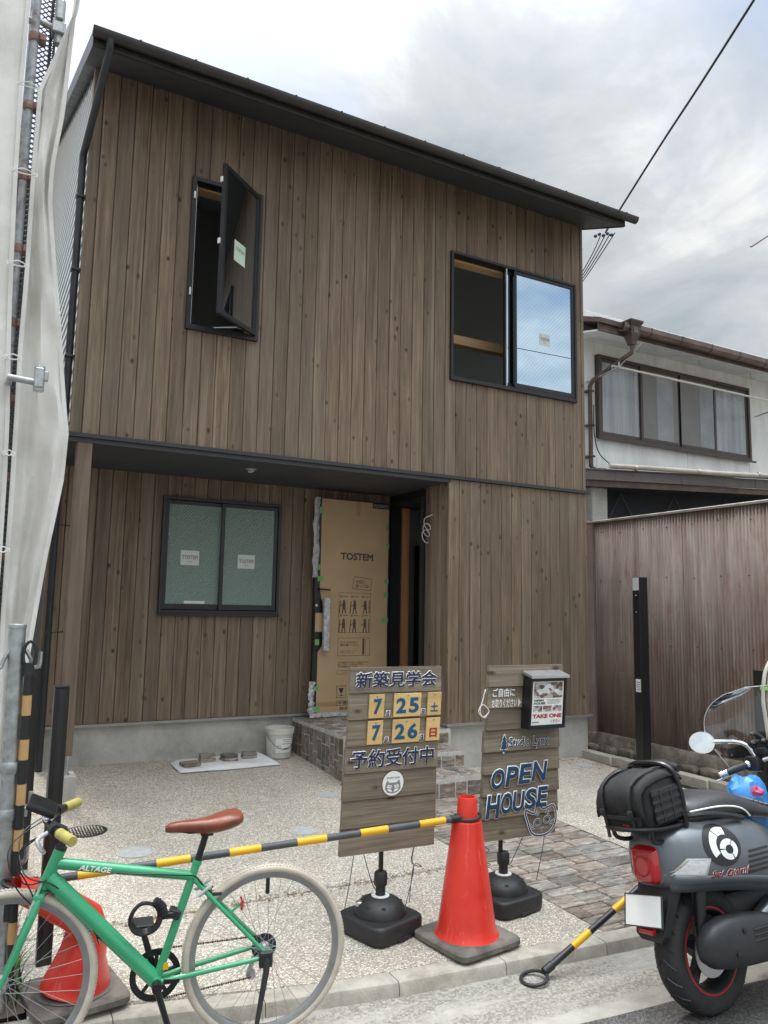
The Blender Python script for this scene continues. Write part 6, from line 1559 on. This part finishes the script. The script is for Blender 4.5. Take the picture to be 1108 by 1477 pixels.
    def chain(p, q):
        n = 44; mb = MB()
        for i in range(n):
            a = Vector(p).lerp(Vector(q), i/n); b = Vector(p).lerp(Vector(q), (i+.82)/n); mb.tube([tuple(a), tuple(b)], .0034 if i % 2 else .0044, 5)
        o = obj('chain', mb, M['rust'], t, None); o['kind'] = 'stuff'
    chain((.425, -.049, .372), (.002, -.046, .376)); chain((.437, -.049, .180), (.045, -.046, .218))
    obj('derailleur', MB().tube([(.012, -.066, .325), (.030, -.074, .285), (.052, -.070, .236), (.044, -.066, .205)], [.013, .012, .010, .014], 8).lathe([(.020, -.072), (.020, -.060)], 14, Matrix.Translation((.046, 0, .222)) @ Matrix.Rotation(R(90), 4, 'X') @ Matrix.Translation((0, 0, .13))), M['alu'], t)
    obj('kickstand', MB().tube([(.008, .072, .335), (.012, .085, .29), (.055, .13, .10), (.068, .15, .008)], [.014, .013, .009, .010], 10), M['black_plastic'], t)
    obj('kickstand_bracket', B(-.015, .04, .061, .082, .30, .362, .006), M['black_plastic'], t, None)
    # brakes, mudguard, reflector, lock, decals
    for s in (-1, 1):
        obj('brake_arm', MB().tube([(.262, s*.034, .600), (.292, s*.040, .588), (.232, s*.030, .625)], [.007, .007, .006], 8), M['alu'], t)
        obj('brake_arm', MB().tube([(.885, s*.036, .605), (.905, s*.045, .585), (.868, s*.03, .69)], [.008, .008, .005], 8), M['alu'], t)
        obj('brake_pad', B(.19, .25, s*.013-.004 if s > 0 else s*.013-.006, s*.013+.006 if s > 0 else s*.013+.004, .575, .588, .003), M['rubber'], t, None)
    obj('brake_cable', MB().tube(smoothpath([(.60, .022, .70), (.36, .03, .672), (.30, .03, .66), (.25, .02, .60), (.225, .0, .607)], 5), .0026, 6), M['black_satin'], t)
    fr = []
    for a in range(108, 166, 6):
        r = .355; fr.append([(.985+r*math.cos(R(a))+.0, y, .336+r*math.sin(R(a))-abs(y)*.18) for y in (-.026, -.013, 0, .013, .026)])
    o = obj('mudguard', MB().sheet(fr), M['black_satin'], t, 60); o.modifiers.new('th', 'SOLIDIFY').thickness = .002
    obj('rear_reflector', MB().box(.108, .118, .015, .055, .520, .565, .004), M['red_lens'], t); obj('reflector_bracket', MB().tube([(.165, .032, .508), (.135, .034, .525), (.12, .035, .54)], .005, 6), G, t)
    lk = link('cable_lock', None, parent=t)
    for k in range(3): obj('lock_cable', MB().tube([(.485+(.052+.003*k)*math.cos(a*math.pi/12), .018+.010*k+.004*math.sin(a), .525+(.052+.003*k)*math.sin(a*math.pi/12)) for a in range(24)], .0075, 8, True), M['black_satin'], lk)
    obj('lock_barrel', MB().tube([(.452, .05, .595), (.425, .045, .568), (.412, .04, .535)], [.014, .016, .014], 12), M['black_plastic'], lk)
    for k in range(4): obj('dial', MB().tube([(.446-.0075*k, .051-.001*k, .590-.009*k), (.4435-.0075*k, .051-.001*k, .5865-.009*k)], .0178, 14), M['engine'], lk)
    obj('lock_clamp', B(-.022, .022, -.022, .026, -.018, .018, .005, 1, Matrix.Translation((.372, 0, .522)) @ Matrix.Rotation(R(-18), 4, 'Y')), M['black_plastic'], t, None); obj('lock_clamp', B(.375, .43, .005, .03, .51, .535, .004), M['black_plastic'], lk, None)
    # decals on the near side (front is +x, so letters run towards -x)
    d = (Vector((.304, 0, .655))-Vector((.818, 0, .752))).normalized(); up = Vector((0, 1, 0)).cross(d)*-1
    up = d.cross(Vector((0, 1, 0)))*-1
    if up.z < 0: up = -up
    o_ = Vector((.740, .0222, .7345))
    MM = Matrix(((d.x, up.x, 0, o_.x), (d.y, up.y, 1, o_.y), (d.z, up.z, 0, o_.z), (0, 0, 0, 1)))
    text('ALTAGE', M['white_paint'], t, 0, .118, -.010, .009, 0, .03, M=MM, skew=.25)
    obj('label', B(.388, .408, .0145, .0162, .318, .345), M['bar_yellow'], t, None); obj('label', B(.345, .405, .030, .044, .276, .290), M['black_satin'], t, None)
bicycle()
# ------------------------------------------------------------------ scooter
SO = (2.38, -4.09, RZ-.004)
LEAN = R(-9)
def so_at(x, y, z):
    return tuple(Vector(SO)+Matrix.Rotation(R(2), 3, 'Z') @ Matrix.Rotation(LEAN, 3, 'X') @ Vector((x, y, z)))
def scooter():
    t = thing('grey_scooter', 'matt grey scooter with round six emblem and red tail light parked at the kerb', 'scooter', SO, 0)
    t.rotation_euler = (LEAN, 0, R(2))
    G = M['scooter_grey']
    KEY = [(-.275, .07, .735, .575), (-.265, .10, .764, .555), (-.24, .13, .790, .545), (-.19, .17, .810, .54), (-.105, .205, .82, .535), (.0, .228, .822, .525), (.14, .234, .818, .505), (.28, .226, .80, .48), (.40, .19, .765, .46), (.52, .13, .69, .44), (.58, .08, .61, .435)]
    def par(x):
        if x <= KEY[0][0]: return KEY[0][1:]
        for a, b in zip(KEY, KEY[1:]):
            if x <= b[0]:
                u = (x-a[0])/(b[0]-a[0]); return tuple(a[i]+(b[i]-a[i])*u for i in (1, 2, 3))
        return KEY[-1][1:]
    def ring(x, grow=0.0, n=40):
        hw, zt, zb = par(x); cz = zb+(zt-zb)*.42; out = []
        for k in range(n):
            a = 2*math.pi*k/n; c, s = math.cos(a), math.sin(a)
            y = (hw+grow)*math.copysign(abs(c)**.62, c)
            z = cz+((zt-cz+grow)*abs(s)**.85 if s > 0 else -(cz-zb+grow)*abs(s)**.62)
            out.append((x, y, z))
        return out
    def sy(x, z, g=.0):
        hw, zt, zb = par(x); cz = zb+(zt-zb)*.42
        q = min(.999, abs(z-cz)/((zt-cz) if z > cz else (cz-zb))); e = .85 if z > cz else .62
        s = q**(1/e); c = math.sqrt(max(0, 1-s*s)); return -(hw)*c**.62-g
    xs = [-.275, -.270, -.265, -.253, -.24, -.225, -.205, -.19, -.15, -.105, -.05, .0, .06, .10, .14, .2, .28, .34, .40, .46, .52, .55, .58]
    body = obj('rear_body', MB().loft([ring(x) for x in xs]), G, t, 60)
    # lower skirt band, slightly proud
    def band(z_lo, z_hi, g):
        rows = []
        for side in (1, -1):
            for x in (xs if side == 1 else []): pass
        pts = [x for x in xs if -.26 < x < .54]
        for zf in (0, .25, .5, .75, 1.0):
            row = []
            for x in pts:
                hw, zt, zb = par(x); z = zb+z_lo+(z_hi-z_lo)*zf; row.append((x, sy(x, max(z, zb+.012), g), z))
            rows.append(row)
        return MB().sheet(rows)
    o = obj('skirt_trim', band(-.004, .066, .006), G, t, 60); o.modifiers.new('th', 'SOLIDIFY').thickness = .006
    # patches that follow the cowl
    def patch(poly_rows, mat, g, name):
        return obj(name, MB().sheet([[(x, sy(x, z, g), z) for x, z in row] for row in poly_rows]), mat, body, 60)
    ex, ez, er = -.020, .715, .100
    def disc(r0, r1, a0, a1, cx, cz, n=28, rr=4, sq=.84):
        return [[(cx+(r0+(r1-r0)*j/rr)*math.cos(R(a0+(a1-a0)*i/n)), cz+sq*(r0+(r1-r0)*j/rr)*math.sin(R(a0+(a1-a0)*i/n))) for i in range(n+1)] for j in range(rr+1)]
    patch(disc(.001, er, 0, 360, ex, ez, 40, 6), M['scooter_black'], .0035, 'emblem_disc')
    # the numeral: ring with tail, split by dark gaps
    for a0, a1 in ((-62, 50), (58, 170), (178, 290)): patch(disc(.022, .050, a0, a1, ex+.022, ez-.018, 14, 3), M['white_paint'], .006, 'emblem_numeral')
    for a0, a1, c in ((70, 118, 0), (123, 215, 0)): patch(disc(.052, .086, a0, a1, ex+.012, ez-.002, 14, 3), M['white_paint'], .0062, 'emblem_numeral')
    def script(s, x0, x1, z0, z1, mat, off, g):
        me = text_mesh(s, off); vs = [v.co for v in me.vertices]; ax, bx = min(v.x for v in vs), max(v.x for v in vs); ay, by = min(v.y for v in vs), max(v.y for v in vs)
        for v in me.vertices:
            w = (v.co.y-ay)/(by-ay); x = x0+(x1-x0)*(v.co.x-ax)/(bx-ax)+.012*w; z = z0+(z1-z0)*w; v.co = (x, sy(x, z, g), z)
        me.materials.clear(); link('lettering', me, mat, body)
    script('Sei Giorni', -.115, .095, .590, .622, M['white_paint'], .05, .005); script('Sei Giorni', -.114, .095, .591, .621, M['redpaint'], .012, .0075)
    for i in range(5):
        z = .668-i*.021; x0 = .125-i*.006; patch([[(x0+.01*k, z+.0) for k in range(16)], [(x0+.01*k, z+.010) for k in range(16)]], M['bar_black'], .003, 'vent')
    # rear indicator
    def quad(a, b, c_, d_, n=6): return [[(a[0]+(b[0]-a[0])*u/n+(d_[0]-a[0])*w+((c_[0]-d_[0])-(b[0]-a[0]))*u/n*w, a[1]+(b[1]-a[1])*u/n+(d_[1]-a[1])*w) for u in range(n+1)] for w in (0, .33, .66, 1)]
    patch(quad((-.272, .612), (-.130, .604), (-.105, .672), (-.205, .680)), M['chrome'], .006, 'indicator_rim')
    patch(quad((-.258, .619), (-.142, .612), (-.120, .664), (-.200, .672)), M['clear_lens'], .011, 'indicator_lens')
    # tail light
    def rr(x, hw, z0, z1, p=.45, n=28, cy=0):
        cz = (z0+z1)/2; hz = (z1-z0)/2
        return [(x, cy+hw*math.copysign(abs(math.cos(2*math.pi*k/n))**p, math.cos(2*math.pi*k/n)), cz+hz*math.copysign(abs(math.sin(2*math.pi*k/n))**p, math.sin(2*math.pi*k/n))) for k in range(n)]
    tl = obj('tail_light', MB().loft([rr(-.16, .070, .572, .735), rr(-.268, .073, .568, .730), rr(-.294, .067, .574, .720), rr(-.305, .054, .592, .70), rr(-.308, .038, .615, .68)]), M['red_lens'], t, 50)
    obj('chrome_trim', MB().loft([rr(-.17, .082, .562, .745), rr(-.252, .082, .560, .742), rr(-.254, .075, .566, .733)], cap=False), M['chrome'], t, 50)
    obj('lens_ring', MB().tube([(-.3075, .04*math.cos(k*math.pi/12), .642+.04*math.sin(k*math.pi/12)) for k in range(24)], .004, 6, True), M['redpaint'], tl)
    obj('lens_bar', B(-.302, -.289, -.060, .060, .702, .713, .003), M['redpaint'], tl, None)
    # rear mudguard, number plate, reflector
    mg = MB(); mg.loft([[(-.245, -.09, .565), (-.245, .09, .565), (-.17, .09, .56), (-.17, -.09, .56)], [(-.285, -.085, .47), (-.285, .085, .47), (-.215, .085, .48), (-.215, -.085, .48)], [(-.315, -.075, .37), (-.315, .075, .37), (-.27, .075, .37), (-.27, -.075, .37)], [(-.31, -.055, .345), (-.31, .055, .345), (-.285, .055, .345), (-.285, -.055, .345)]])
    obj('rear_mudguard', mg, M['black_plastic'], t, 30)
    Tm = Matrix.Translation((-.335, .0, .470)) @ Matrix.Rotation(R(16), 4, 'Y') @ Matrix.Rotation(R(-5), 4, 'X')
    obj('number_plate', B(-.002, .0, -.098, .098, -.060, .060, .0005, 1, Tm), M['white_paint'], t, None)
    obj('plate_frame', MB().box(.0005, .006, -.103, .103, -.065, .065, .001, 1, Tm).box(-.004, .001, -.103, -.099, -.065, .065, 0, 1, Tm).box(-.004, .001, .099, .103, -.065, .065, 0, 1, Tm).box(-.004, .001, -.099, .099, .061, .065, 0, 1, Tm).box(-.004, .001, -.099, .099, -.065, -.061, 0, 1, Tm), M['metal_dark'], t, None)
    obj('plate_bracket', B(-.328, -.28, -.03, .03, .43, .50), M['black_plastic'], t, None)
    obj('rear_reflector', B(-.340, -.315, -.040, .040, .378, .400, .003), M['red_lens'], t, None)
    # wheels
    def wheel(x, Rr, wd, red):
        w = link('wheel', None, parent=t, loc=(x, 0, Rr)); Rm = Matrix.Rotation(R(90), 4, 'X')
        ri = Rr*.665
        pr = [(ri, -wd*.40), (ri+.012, -wd*.47), (Rr-.045, -wd*.5), (Rr-.02, -wd*.43), (Rr-.006, -wd*.25), (Rr, 0), (Rr-.006, wd*.25), (Rr-.02, wd*.43), (Rr-.045, wd*.5), (ri+.012, wd*.47), (ri, wd*.40)]
        obj('tyre', MB().lathe(pr, 56, Rm, cap=False), M['rubber'], w, 50)
        gr = MB()
        for k in range(22):
            a = 2*math.pi*k/22
            for s in (-1, 1):
                p = []
                for j in range(4):
                    u = j/3; yy = s*(wd*.06+wd*.36*u); rad = Rr+.0005-(.020*(abs(yy)/(wd*.43))**2.2); aa = a+s*.02+u*.16
                    p.append((rad*math.cos(aa), yy, rad*math.sin(aa)))
                gr.tube(p, .0032, 4)
        o = obj('tread_groove', gr, M['bar_black'], w, None); o['kind'] = 'stuff'
        obj('rim', MB().lathe([(ri+.004, -wd*.42), (ri-.010, -wd*.42), (ri-.018, -wd*.36), (ri-.028, -wd*.2), (ri-.028, wd*.2), (ri-.018, wd*.36), (ri-.010, wd*.42), (ri+.004, wd*.42)], 48, Rm, cap=False), M['engine'], w, 40)
        if red: obj('rim_stripe', MB().lathe([(ri+.0035, wd*.424), (ri+.0005, wd*.4265), (ri-.005, wd*.4265)], 48, Rm, cap=False), M['redpaint'], w, 40)
        for k in range(5):
            a = R(72*k+15); d = Vector((math.cos(a), 0, math.sin(a))); pz = Vector((-math.sin(a), 0, math.cos(a)))
            rg = [[tuple(d*r_+pz*hw*c_+Vector((0, yy, 0))) for c_, yy in ((-1, -.018), (1, -.018), (1, .018), (-1, .018))] for r_, hw in ((.03, .022), (ri*.6, .016), (ri-.02, .024))]
            obj('spoke', MB().loft(rg), M['engine'], w, 30)
        obj('hub', MB().lathe([(.045, -.05), (.045, .05), (.02, .06)], 24, Rm), M['engine'], w)
        obj('brake_disc', MB().lathe([(ri*.62, -.052), (ri*.62, -.048), (ri*.4, -.048), (ri*.4, -.052)][::1], 40, Rm @ Matrix.Translation((0, 0, .10)), cap=False), M['alu'], w, 30)
        return w
    wheel(0.0, .262, .130, True); wheel(1.40, .262, .12, True)
    # exhaust silencer with slotted heat shield, hanger, engine
    def sr(x, cy, cz, hy, hz, p=.7, n=24):
        return [(x, cy+hy*math.copysign(abs(math.cos(2*math.pi*k/n))**p, math.cos(2*math.pi*k/n)), cz+hz*math.copysign(abs(math.sin(2*math.pi*k/n))**p, math.sin(2*math.pi*k/n))) for k in range(n)]
    mf = obj('silencer', MB().loft([sr(-.205, -.165, .315, .012, .02), sr(-.19, -.168, .318, .035, .05), (sr(-.15, -.172, .325, .052, .082)), sr(-.07, -.178, .330, .060, .100), sr(.05, -.18, .325, .062, .104), sr(.20, -.178, .31, .060, .098), sr(.34, -.17, .295, .05, .075), sr(.42, -.16, .285, .03, .045)]), M['engine'], t, 50)
    for i in range(3): obj('shield_slot', B(.06, .22, -.2445, -.236, .362-i*.022, .371-i*.022, .002), M['bar_black'], mf, None)
    for x, z in ((.0, .375), (-.06, .295), (.24, .37)): obj('shield_screw', MB().lathe([(.012, 0), (.012, .006), (.004, .007)], 12, Matrix.Translation((x, -.236, z)) @ Matrix.Rotation(R(90), 4, 'X')), M['black_satin'], mf)
    obj('exhaust_pipe', MB().tube([(.40, -.15, .34), (.50, -.10, .30), (.55, 0, .30)], .022, 10), M['engine'], t)
    obj('swing_arm', MB().loft([sr(-.03, -.085, .27, .02, .03), sr(.1, -.085, .28, .024, .045), sr(.3, -.07, .30, .03, .06), sr(.5, -.03, .34, .04, .07)]), M['alu'], t, 40)
    obj('engine', MB().box(.02, .55, -.02, .16, .20, .46, .04, 2), M['engine'], t, 40)
    obj('shock_absorber', MB().tube([(-.13, -.11, .30), (-.10, -.11, .50), (-.09, -.11, .58)], [.018, .030, .030], 12), M['black_satin'], t)
    obj('centre_stand', MB().tube([(.30, -.14, .25), (.34, -.17, .10), (.30, -.19, .02), (.24, -.20, .004)], .014, 8), M['black_satin'], t)
    # seat with piping and ribs
    SK = [(-.10, .08, .865, .80), (-.085, .115, .885, .79), (-.03, .14, .905, .79), (.05, .152, .92, .795), (.14, .155, .922, .80), (.24, .154, .905, .80), (.34, .152, .873, .785), (.43, .150, .842, .77), (.52, .142, .815, .755), (.62, .12, .79, .745), (.70, .09, .78, .735), (.73, .05, .765, .735)]
    def srg(x, hw, zt, zb, n=28):
        cz = zb+(zt-zb)*.35
        return [(x, hw*math.copysign(abs(math.cos(2*math.pi*k/n))**.6, math.cos(2*math.pi*k/n)), cz+((zt-cz) if math.sin(2*math.pi*k/n) > 0 else (cz-zb))*math.copysign(abs(math.sin(2*math.pi*k/n))**.75, math.sin(2*math.pi*k/n))) for k in range(n)]
    seat = obj('seat', MB().loft([srg(*k) for k in SK]), M['seat_vinyl'], t, 60)
    obj('piping', MB().tube(smoothpath([(-.085, -.118, .852), (.03, -.1545, .862), (.12, -.158, .858), (.20, -.158, .845), (.25, -.158, .825), (.28, -.156, .798)], 5), .004, 6), M['white_paint'], seat)
    for i in range(7): obj('seat_rib', MB().tube(smoothpath([(.36+.035*i, -.13, .853-.010*i), (.355+.035*i, -.07, .866-.010*i), (.355+.035*i, 0, .868-.010*i), (.355+.035*i, .07, .866-.010*i), (.36+.035*i, .13, .853-.010*i)], 3), .007, 6), M['seat_vinyl'], seat)
    obj('grab_rail', MB().tube(smoothpath([(-.14, 0.02, .83), (-.13, -.10, .835), (-.06, -.165, .842), (.08, -.178, .825), (.20, -.172, .80)], 5), .013, 8), M['black_satin'], t)
    obj('grab_rail', MB().tube(smoothpath([(-.14, -.02, .83), (-.13, .10, .835), (-.06, .165, .842), (.08, .178, .825), (.20, .172, .80)], 5), .013, 8), M['black_satin'], t)
    # rear rack and backrest hoop
    rk = obj('rack', MB().tube(smoothpath([(-0.135, -0.129, 0.800), (-0.145, -0.138, 0.920), (-0.165, -0.133, 1.020), (-0.175, -0.095, 1.060), (-0.177, 0.000, 1.070), (-0.175, 0.095, 1.060), (-0.165, 0.133, 1.020), (-0.145, 0.138, 0.920), (-0.135, 0.129, 0.800)], 5), .012, 8), M['black_satin'], t)
    for z, hw in ((.90, .155), (.97, .155), (1.04, .15)): obj('rack_bar', MB().tube([(-.145-.01*(z-.9)/.1, -hw*.86, z-.03), (-.145-.01*(z-.9)/.1, hw*.86, z-.03)], .007, 6), M['black_satin'], rk)
    obj('rack_plate', MB().tube(smoothpath([(-0.130, -0.120, 0.810), (-0.260, -0.120, 0.805), (-0.380, -0.103, 0.810), (-0.430, 0.000, 0.812), (-0.380, 0.103, 0.810), (-0.260, 0.120, 0.805), (-0.130, 0.120, 0.810)], 5), .010, 8).tube([(-0.420, 0.000, 0.810), (-0.140, 0.000, 0.810)], .008, 6), M['black_satin'], rk)
    obj('rack_stay', MB().tube(smoothpath([(-0.340, -0.112, 0.808), (-0.330, -0.103, 0.760), (-0.260, -0.086, 0.745), (-0.160, -0.086, 0.770), (-0.130, -0.103, 0.810)], 4), .010, 8), M['black_satin'], rk)
    obj('rack_stay', MB().tube(smoothpath([(-0.340, 0.112, 0.808), (-0.330, 0.103, 0.760), (-0.260, 0.086, 0.745), (-0.160, 0.086, 0.770), (-0.130, 0.103, 0.810)], 4), .010, 8), M['black_satin'], rk)
    # floor board, leg shield, front fender
    obj('floorboard', B(.50, 1.02, -.20, .20, .30, .40, .03, 2), G, t, 40)
    ls = []
    for z, hw, x in ((.32, .20, 1.02), (.5, .225, 1.04), (.7, .235, 1.05), (.85, .22, 1.02), (.95, .15, .985), (1.0, .06, .965)):
        ls.append([(x+.10*math.cos(R(a))*1.0, hw*math.sin(R(a)), z) for a in range(-90, 91, 15)]+[(x+.04*math.cos(R(a)), hw*.9*math.sin(R(a)), z) for a in range(90, -91, -15)])
    obj('leg_shield', MB().loft(ls), G, t, 50)
    fd = [[(1.40+.30*math.cos(R(a)), y, .262+(.30-abs(y)*.35)*math.sin(R(a))) for y in (-.09, -.06, -.03, 0, .03, .06, .09)] for a in range(20, 165, 12)]
    o = obj('front_fender', MB().sheet(fd), G, t, 60); o.modifiers.new('th', 'SOLIDIFY').thickness = .006
    obj('fork', MB().tube([(1.40, .085, .262), (1.28, .06, .55), (1.10, .0, .95)], [.025, .028, .025], 10), M['alu'], t)
    # handlebar, turned hard left: group of parts about the steering head
    hb = link('handlebar', None, parent=t, loc=(.975, .02, .985))
    obj('steering_head', MB().loft([sr(-.09, 0, .0, .05, .045), sr(-.04, 0, .01, .085, .06), sr(.05, 0, .01, .09, .065), sr(.13, 0, 0, .06, .05)]), M['scooter_grey'], hb, 50)
    obj('bar', MB().tube(smoothpath([(-.02, .0, .02), (-.10, .075, .025), (-.18, .145, -.005)], 4), .016, 10).tube(smoothpath([(-.0, -.0, .02), (.06, -.12, .035), (.08, -.24, .03), (.07, -.33, .01)], 4), .014, 10), M['chrome'], hb)
    obj('grip', MB().tube([(-.185, .150, -.008), (-.262, .232, -.046)], .0185, 14), M['black_plastic'], hb)
    obj('grip_end', MB().tube([(-.262, .232, -.046), (-.288, .260, -.059)], [.0195, .0185], 14), M['chrome'], hb); obj('grip', MB().tube([(.07, -.32, .012), (.04, -.44, -.01)], .018, 14), M['black_plastic'], hb)
    obj('grip_collar', MB().tube([(-.180, .145, -.006), (-.190, .155, -.0105)], .022, 14), M['chrome'], hb)
    obj('switch_gear', MB().box(-.195, -.125, .09, .165, -.045, .035, .014, 2), M['black_satin'], hb); obj('master_cylinder', MB().box(-.15, -.09, .06, .12, .03, .075, .008, 2), M['black_satin'], hb)
    obj('brake_lever', MB().tube(smoothpath([(-.15, .18, -.02), (-.20, .23, -.05), (-.255, .275, -.08), (-.275, .295, -.09)], 4), .006, 8), M['chrome'], hb)
    for k, (dx, dy, dz) in enumerate(((-.12, .08, .11), (-.09, .04, .12), (-.15, .12, .10), (-.07, .02, .10), (-.04, .06, .08))):
        obj('instrument_knob', MB().sphere((dx, dy, dz), .022+.004*(k % 2), 10, (1.2, 1, .8)), M['black_satin'], hb)
    obj('phone_clamp', MB().tube(smoothpath([(-.09, .06, .06), (-.12, .08, .12), (-.15, .10, .15), (-.17, .11, .145)], 4), .012, 8), M['black_plastic'], hb)
    obj('mirror_stem', MB().tube(smoothpath([(-.145, .13, .03), (-.165, .15, .085), (-.195, .19, .110), (-.245, .255, .115), (-.27, .29, .115)], 5), [.011]*21, 10), M['chrome'], hb)
    mq = Matrix.Translation((-.305, .33, .115)) @ Vector((-.80, -.60, .08)).to_track_quat('Z', 'Y').to_matrix().to_4x4() @ Matrix.Diagonal((1.08, .93, 1, 1))
    mr = obj('mirror', MB().lathe([(.02, -.028), (.045, -.022), (.060, -.008), (.064, .002), (.062, .006), (.058, .006)], 32, mq), M['chrome'], hb, 50)
    obj('mirror_glass', MB().lathe([(.0575, .0062), (.001, .0066)], 32, mq, cap=False), M['mirror'], hb, 50)
    obj('mirror_stem', MB().tube(smoothpath([(.05, -.20, .05), (.06, -.24, .12), (.02, -.34, .16)], 4), .010, 8), M['chrome'], hb)
    # clear windscreen curving across the bars, black visor at its foot
    ws = []
    for i in range(13):
        v = i/12; row = []
        for k in range(17):
            u = k/16*2-1; w = .36*(1-.0*v)*(math.sqrt(max(.04, 1-max(0, (v-.35)/.66)**2.6)))*(.80+.2*min(1, v*3))
            s = u*w; bulge = .10*(1-u*u)
            x = -.02+s*-.66+bulge*.66; y = .04+s*.74+bulge*.70+.03*v
            row.append((x-.05*v, y, -.02+.42*v))
        ws.append(row)
    obj('windscreen', MB().sheet(ws), M['windscreen'], hb, 60)
    edge = [r_[-1] for r_ in ws]+[p for p in reversed(ws[-1])]+[r_[0] for r_ in reversed(ws)]
    obj('windscreen_edge', MB().tube(edge, .0017, 5), M['clear_lens'], hb)
    vs = [[(x-.004, y-.006, z*.55-.0) for x, y, z in row[2:15]] for row in [[(a[0], a[1], .0+.16*i/5*(1-((k-8)/9)**2)) for k, a in enumerate(ws[3])] for i in range(6)]]
    obj('visor', MB().sheet([[(x, y, z+.02) for x, y, z in r_] for r_ in vs]), M['black_satin'], hb, 60)
scooter()
def tail_bag():
    b = thing('black_tail_bag', 'black fabric roll-top bag strapped on the scooter rear rack', 'bag', so_at(-.225, 0, .818), 0)
    b.rotation_euler = (LEAN, 0, R(2))
    T = Matrix.Rotation(R(-7), 4, 'Y') @ Matrix.Diagonal((.76, .76, .86, 1))
    def tb(mb, name, mat, sm=40, par=b):
        bmesh.ops.transform(mb.bm, matrix=T, verts=mb.bm.verts); return obj(name, mb, mat, par, sm)
    rnd = random.Random(6)
    def ring(z, x0, x1, hy, n=36, p=.32, j=.004):
        cx, hx = (x0+x1)/2, (x1-x0)/2; out = []
        for k in range(n):
            a = 2*math.pi*k/n; c, s = math.cos(a), math.sin(a)
            out.append((cx+hx*math.copysign(abs(c)**p, c)+rnd.uniform(-j, j), hy*math.copysign(abs(s)**p, s)+rnd.uniform(-j, j), z+rnd.uniform(-j, j)))
        return out
    body = tb(MB().loft([ring(.0, -.17, .16, .145), ring(.02, -.185, .175, .16), ring(.08, -.19, .18, .166), ring(.14, -.185, .18, .166), ring(.19, -.17, .185, .164), ring(.225, -.14, .18, .155, p=.42), ring(.245, -.09, .16, .14, p=.5)]), 'bag_body', M['cordura'], 60)
    # roll-top flap draped over the rear
    rows = []
    for i, (x, z) in enumerate(((.17, .225), (.12, .250), (.04, .262), (-.06, .258), (-.14, .24), (-.195, .215), (-.222, .17), (-.228, .12), (-.225, .085))):
        rows.append([(x+.006*math.sin(k*1.3+i), -.172+.344*k/12, z-(.03 if k in (0, 12) else .006 if k in (1, 11) else 0)+.004*math.sin(k*2.1+i*1.7)) for k in range(13)])
    fl = MB(); fl.sheet(rows); o = tb(fl, 'flap', M['cordura'], 60); o.modifiers.new('th', 'SOLIDIFY').thickness = .010
    tb(MB().tube(smoothpath([(.165, -.165, .245), (.17, -.08, .262), (.172, .0, .266), (.17, .08, .262), (.165, .165, .245)], 4), .020, 10), 'rolled_edge', M['cordura'], 60)
    # rear pocket (faces the street behind) and side pockets with webbing
    tb(MB().box(-.225, -.17, -.125, .125, .015, .155, .022, 2), 'pocket', M['cordura'])
    tb(MB().box(-.12, .13, -.182, -.155, .02, .185, .012, 2), 'side_panel', M['cordura'])
    for i in range(4): tb(MB().box(-.13, .14, -.1855, -.181, .045+i*.038, .062+i*.038), 'webbing', M['strap'], None)
    for x in (-.06, .03, .11): tb(MB().box(x-.004, x+.004, -.1872, -.1852, .03, .18), 'webbing', M['bar_black'], None)
    for y in (-.105, .105):
        tb(MB().sheet([[(x, y-.013, z), (x, y+.013, z)] for x, z in ((.12, .265), (.03, .277), (-.08, .272), (-.16, .25), (-.215, .222), (-.240, .17), (-.243, .10), (-.236, .06), (-.232, .0), (-.232, -.035))]), 'strap', M['strap'], 60)
        tb(MB().box(-.256, -.238, y-.018, y+.018, .075, .112, .004), 'buckle', M['black_plastic'], None)
        tb(MB().box(-.262, -.254, y-.010, y+.010, .083, .104, .002), 'buckle', M['black_plastic'], None)
    tb(MB().box(-.233, -.224, -.12, .12, .060, .078), 'webbing', M['strap'], None)
    tb(MB().box(-.2275, -.2262, -.06, -.01, .03, .037), 'red_tab', M['redpaint'], None)
    tb(MB().lathe([(.012, 0), (.012, .004), (.006, .004), (.005, 0)], 14, Matrix.Translation((.10, -.184, .035)) @ Matrix.Rotation(R(90), 4, 'X')), 'eyelet', M['black_plastic'])
tail_bag()
def blue_bag():
    b = thing('blue_plastic_bag', 'crumpled blue plastic bag with pink cloth inside hanging in front of the scooter seat', 'bag', so_at(.72, .15, .655))
    b.rotation_euler = (LEAN*.5, 0, 0)
    rnd = random.Random(9); rings = []
    for z, r in ((.0, .05), (.01, .075), (.06, .09), (.12, .095), (.18, .09), (.22, .08), (.25, .065), (.27, .045)):
        rings.append([(r*math.cos(2*math.pi*k/20)*1.3*(1+rnd.uniform(-.16, .16))-.03, r*math.sin(2*math.pi*k/20)*(1+rnd.uniform(-.16, .16)), z+rnd.uniform(-.015, .015)) for k in range(20)])
    obj('film', MB().loft(rings), M['blue_film'], b, 25)
    mb = MB(); bmesh.ops.create_icosphere(mb.bm, subdivisions=2, radius=.036, matrix=Matrix.Translation((-.045, -.07, .20)) @ Matrix.Diagonal((1.0, .8, 1.1, 1)))
    for v in mb.bm.verts: v.co += Vector((rnd.uniform(-.01, .01), rnd.uniform(-.01, .01), rnd.uniform(-.01, .01)))
    obj('cloth', mb, M['pink_film'], b, 25)
blue_bag()
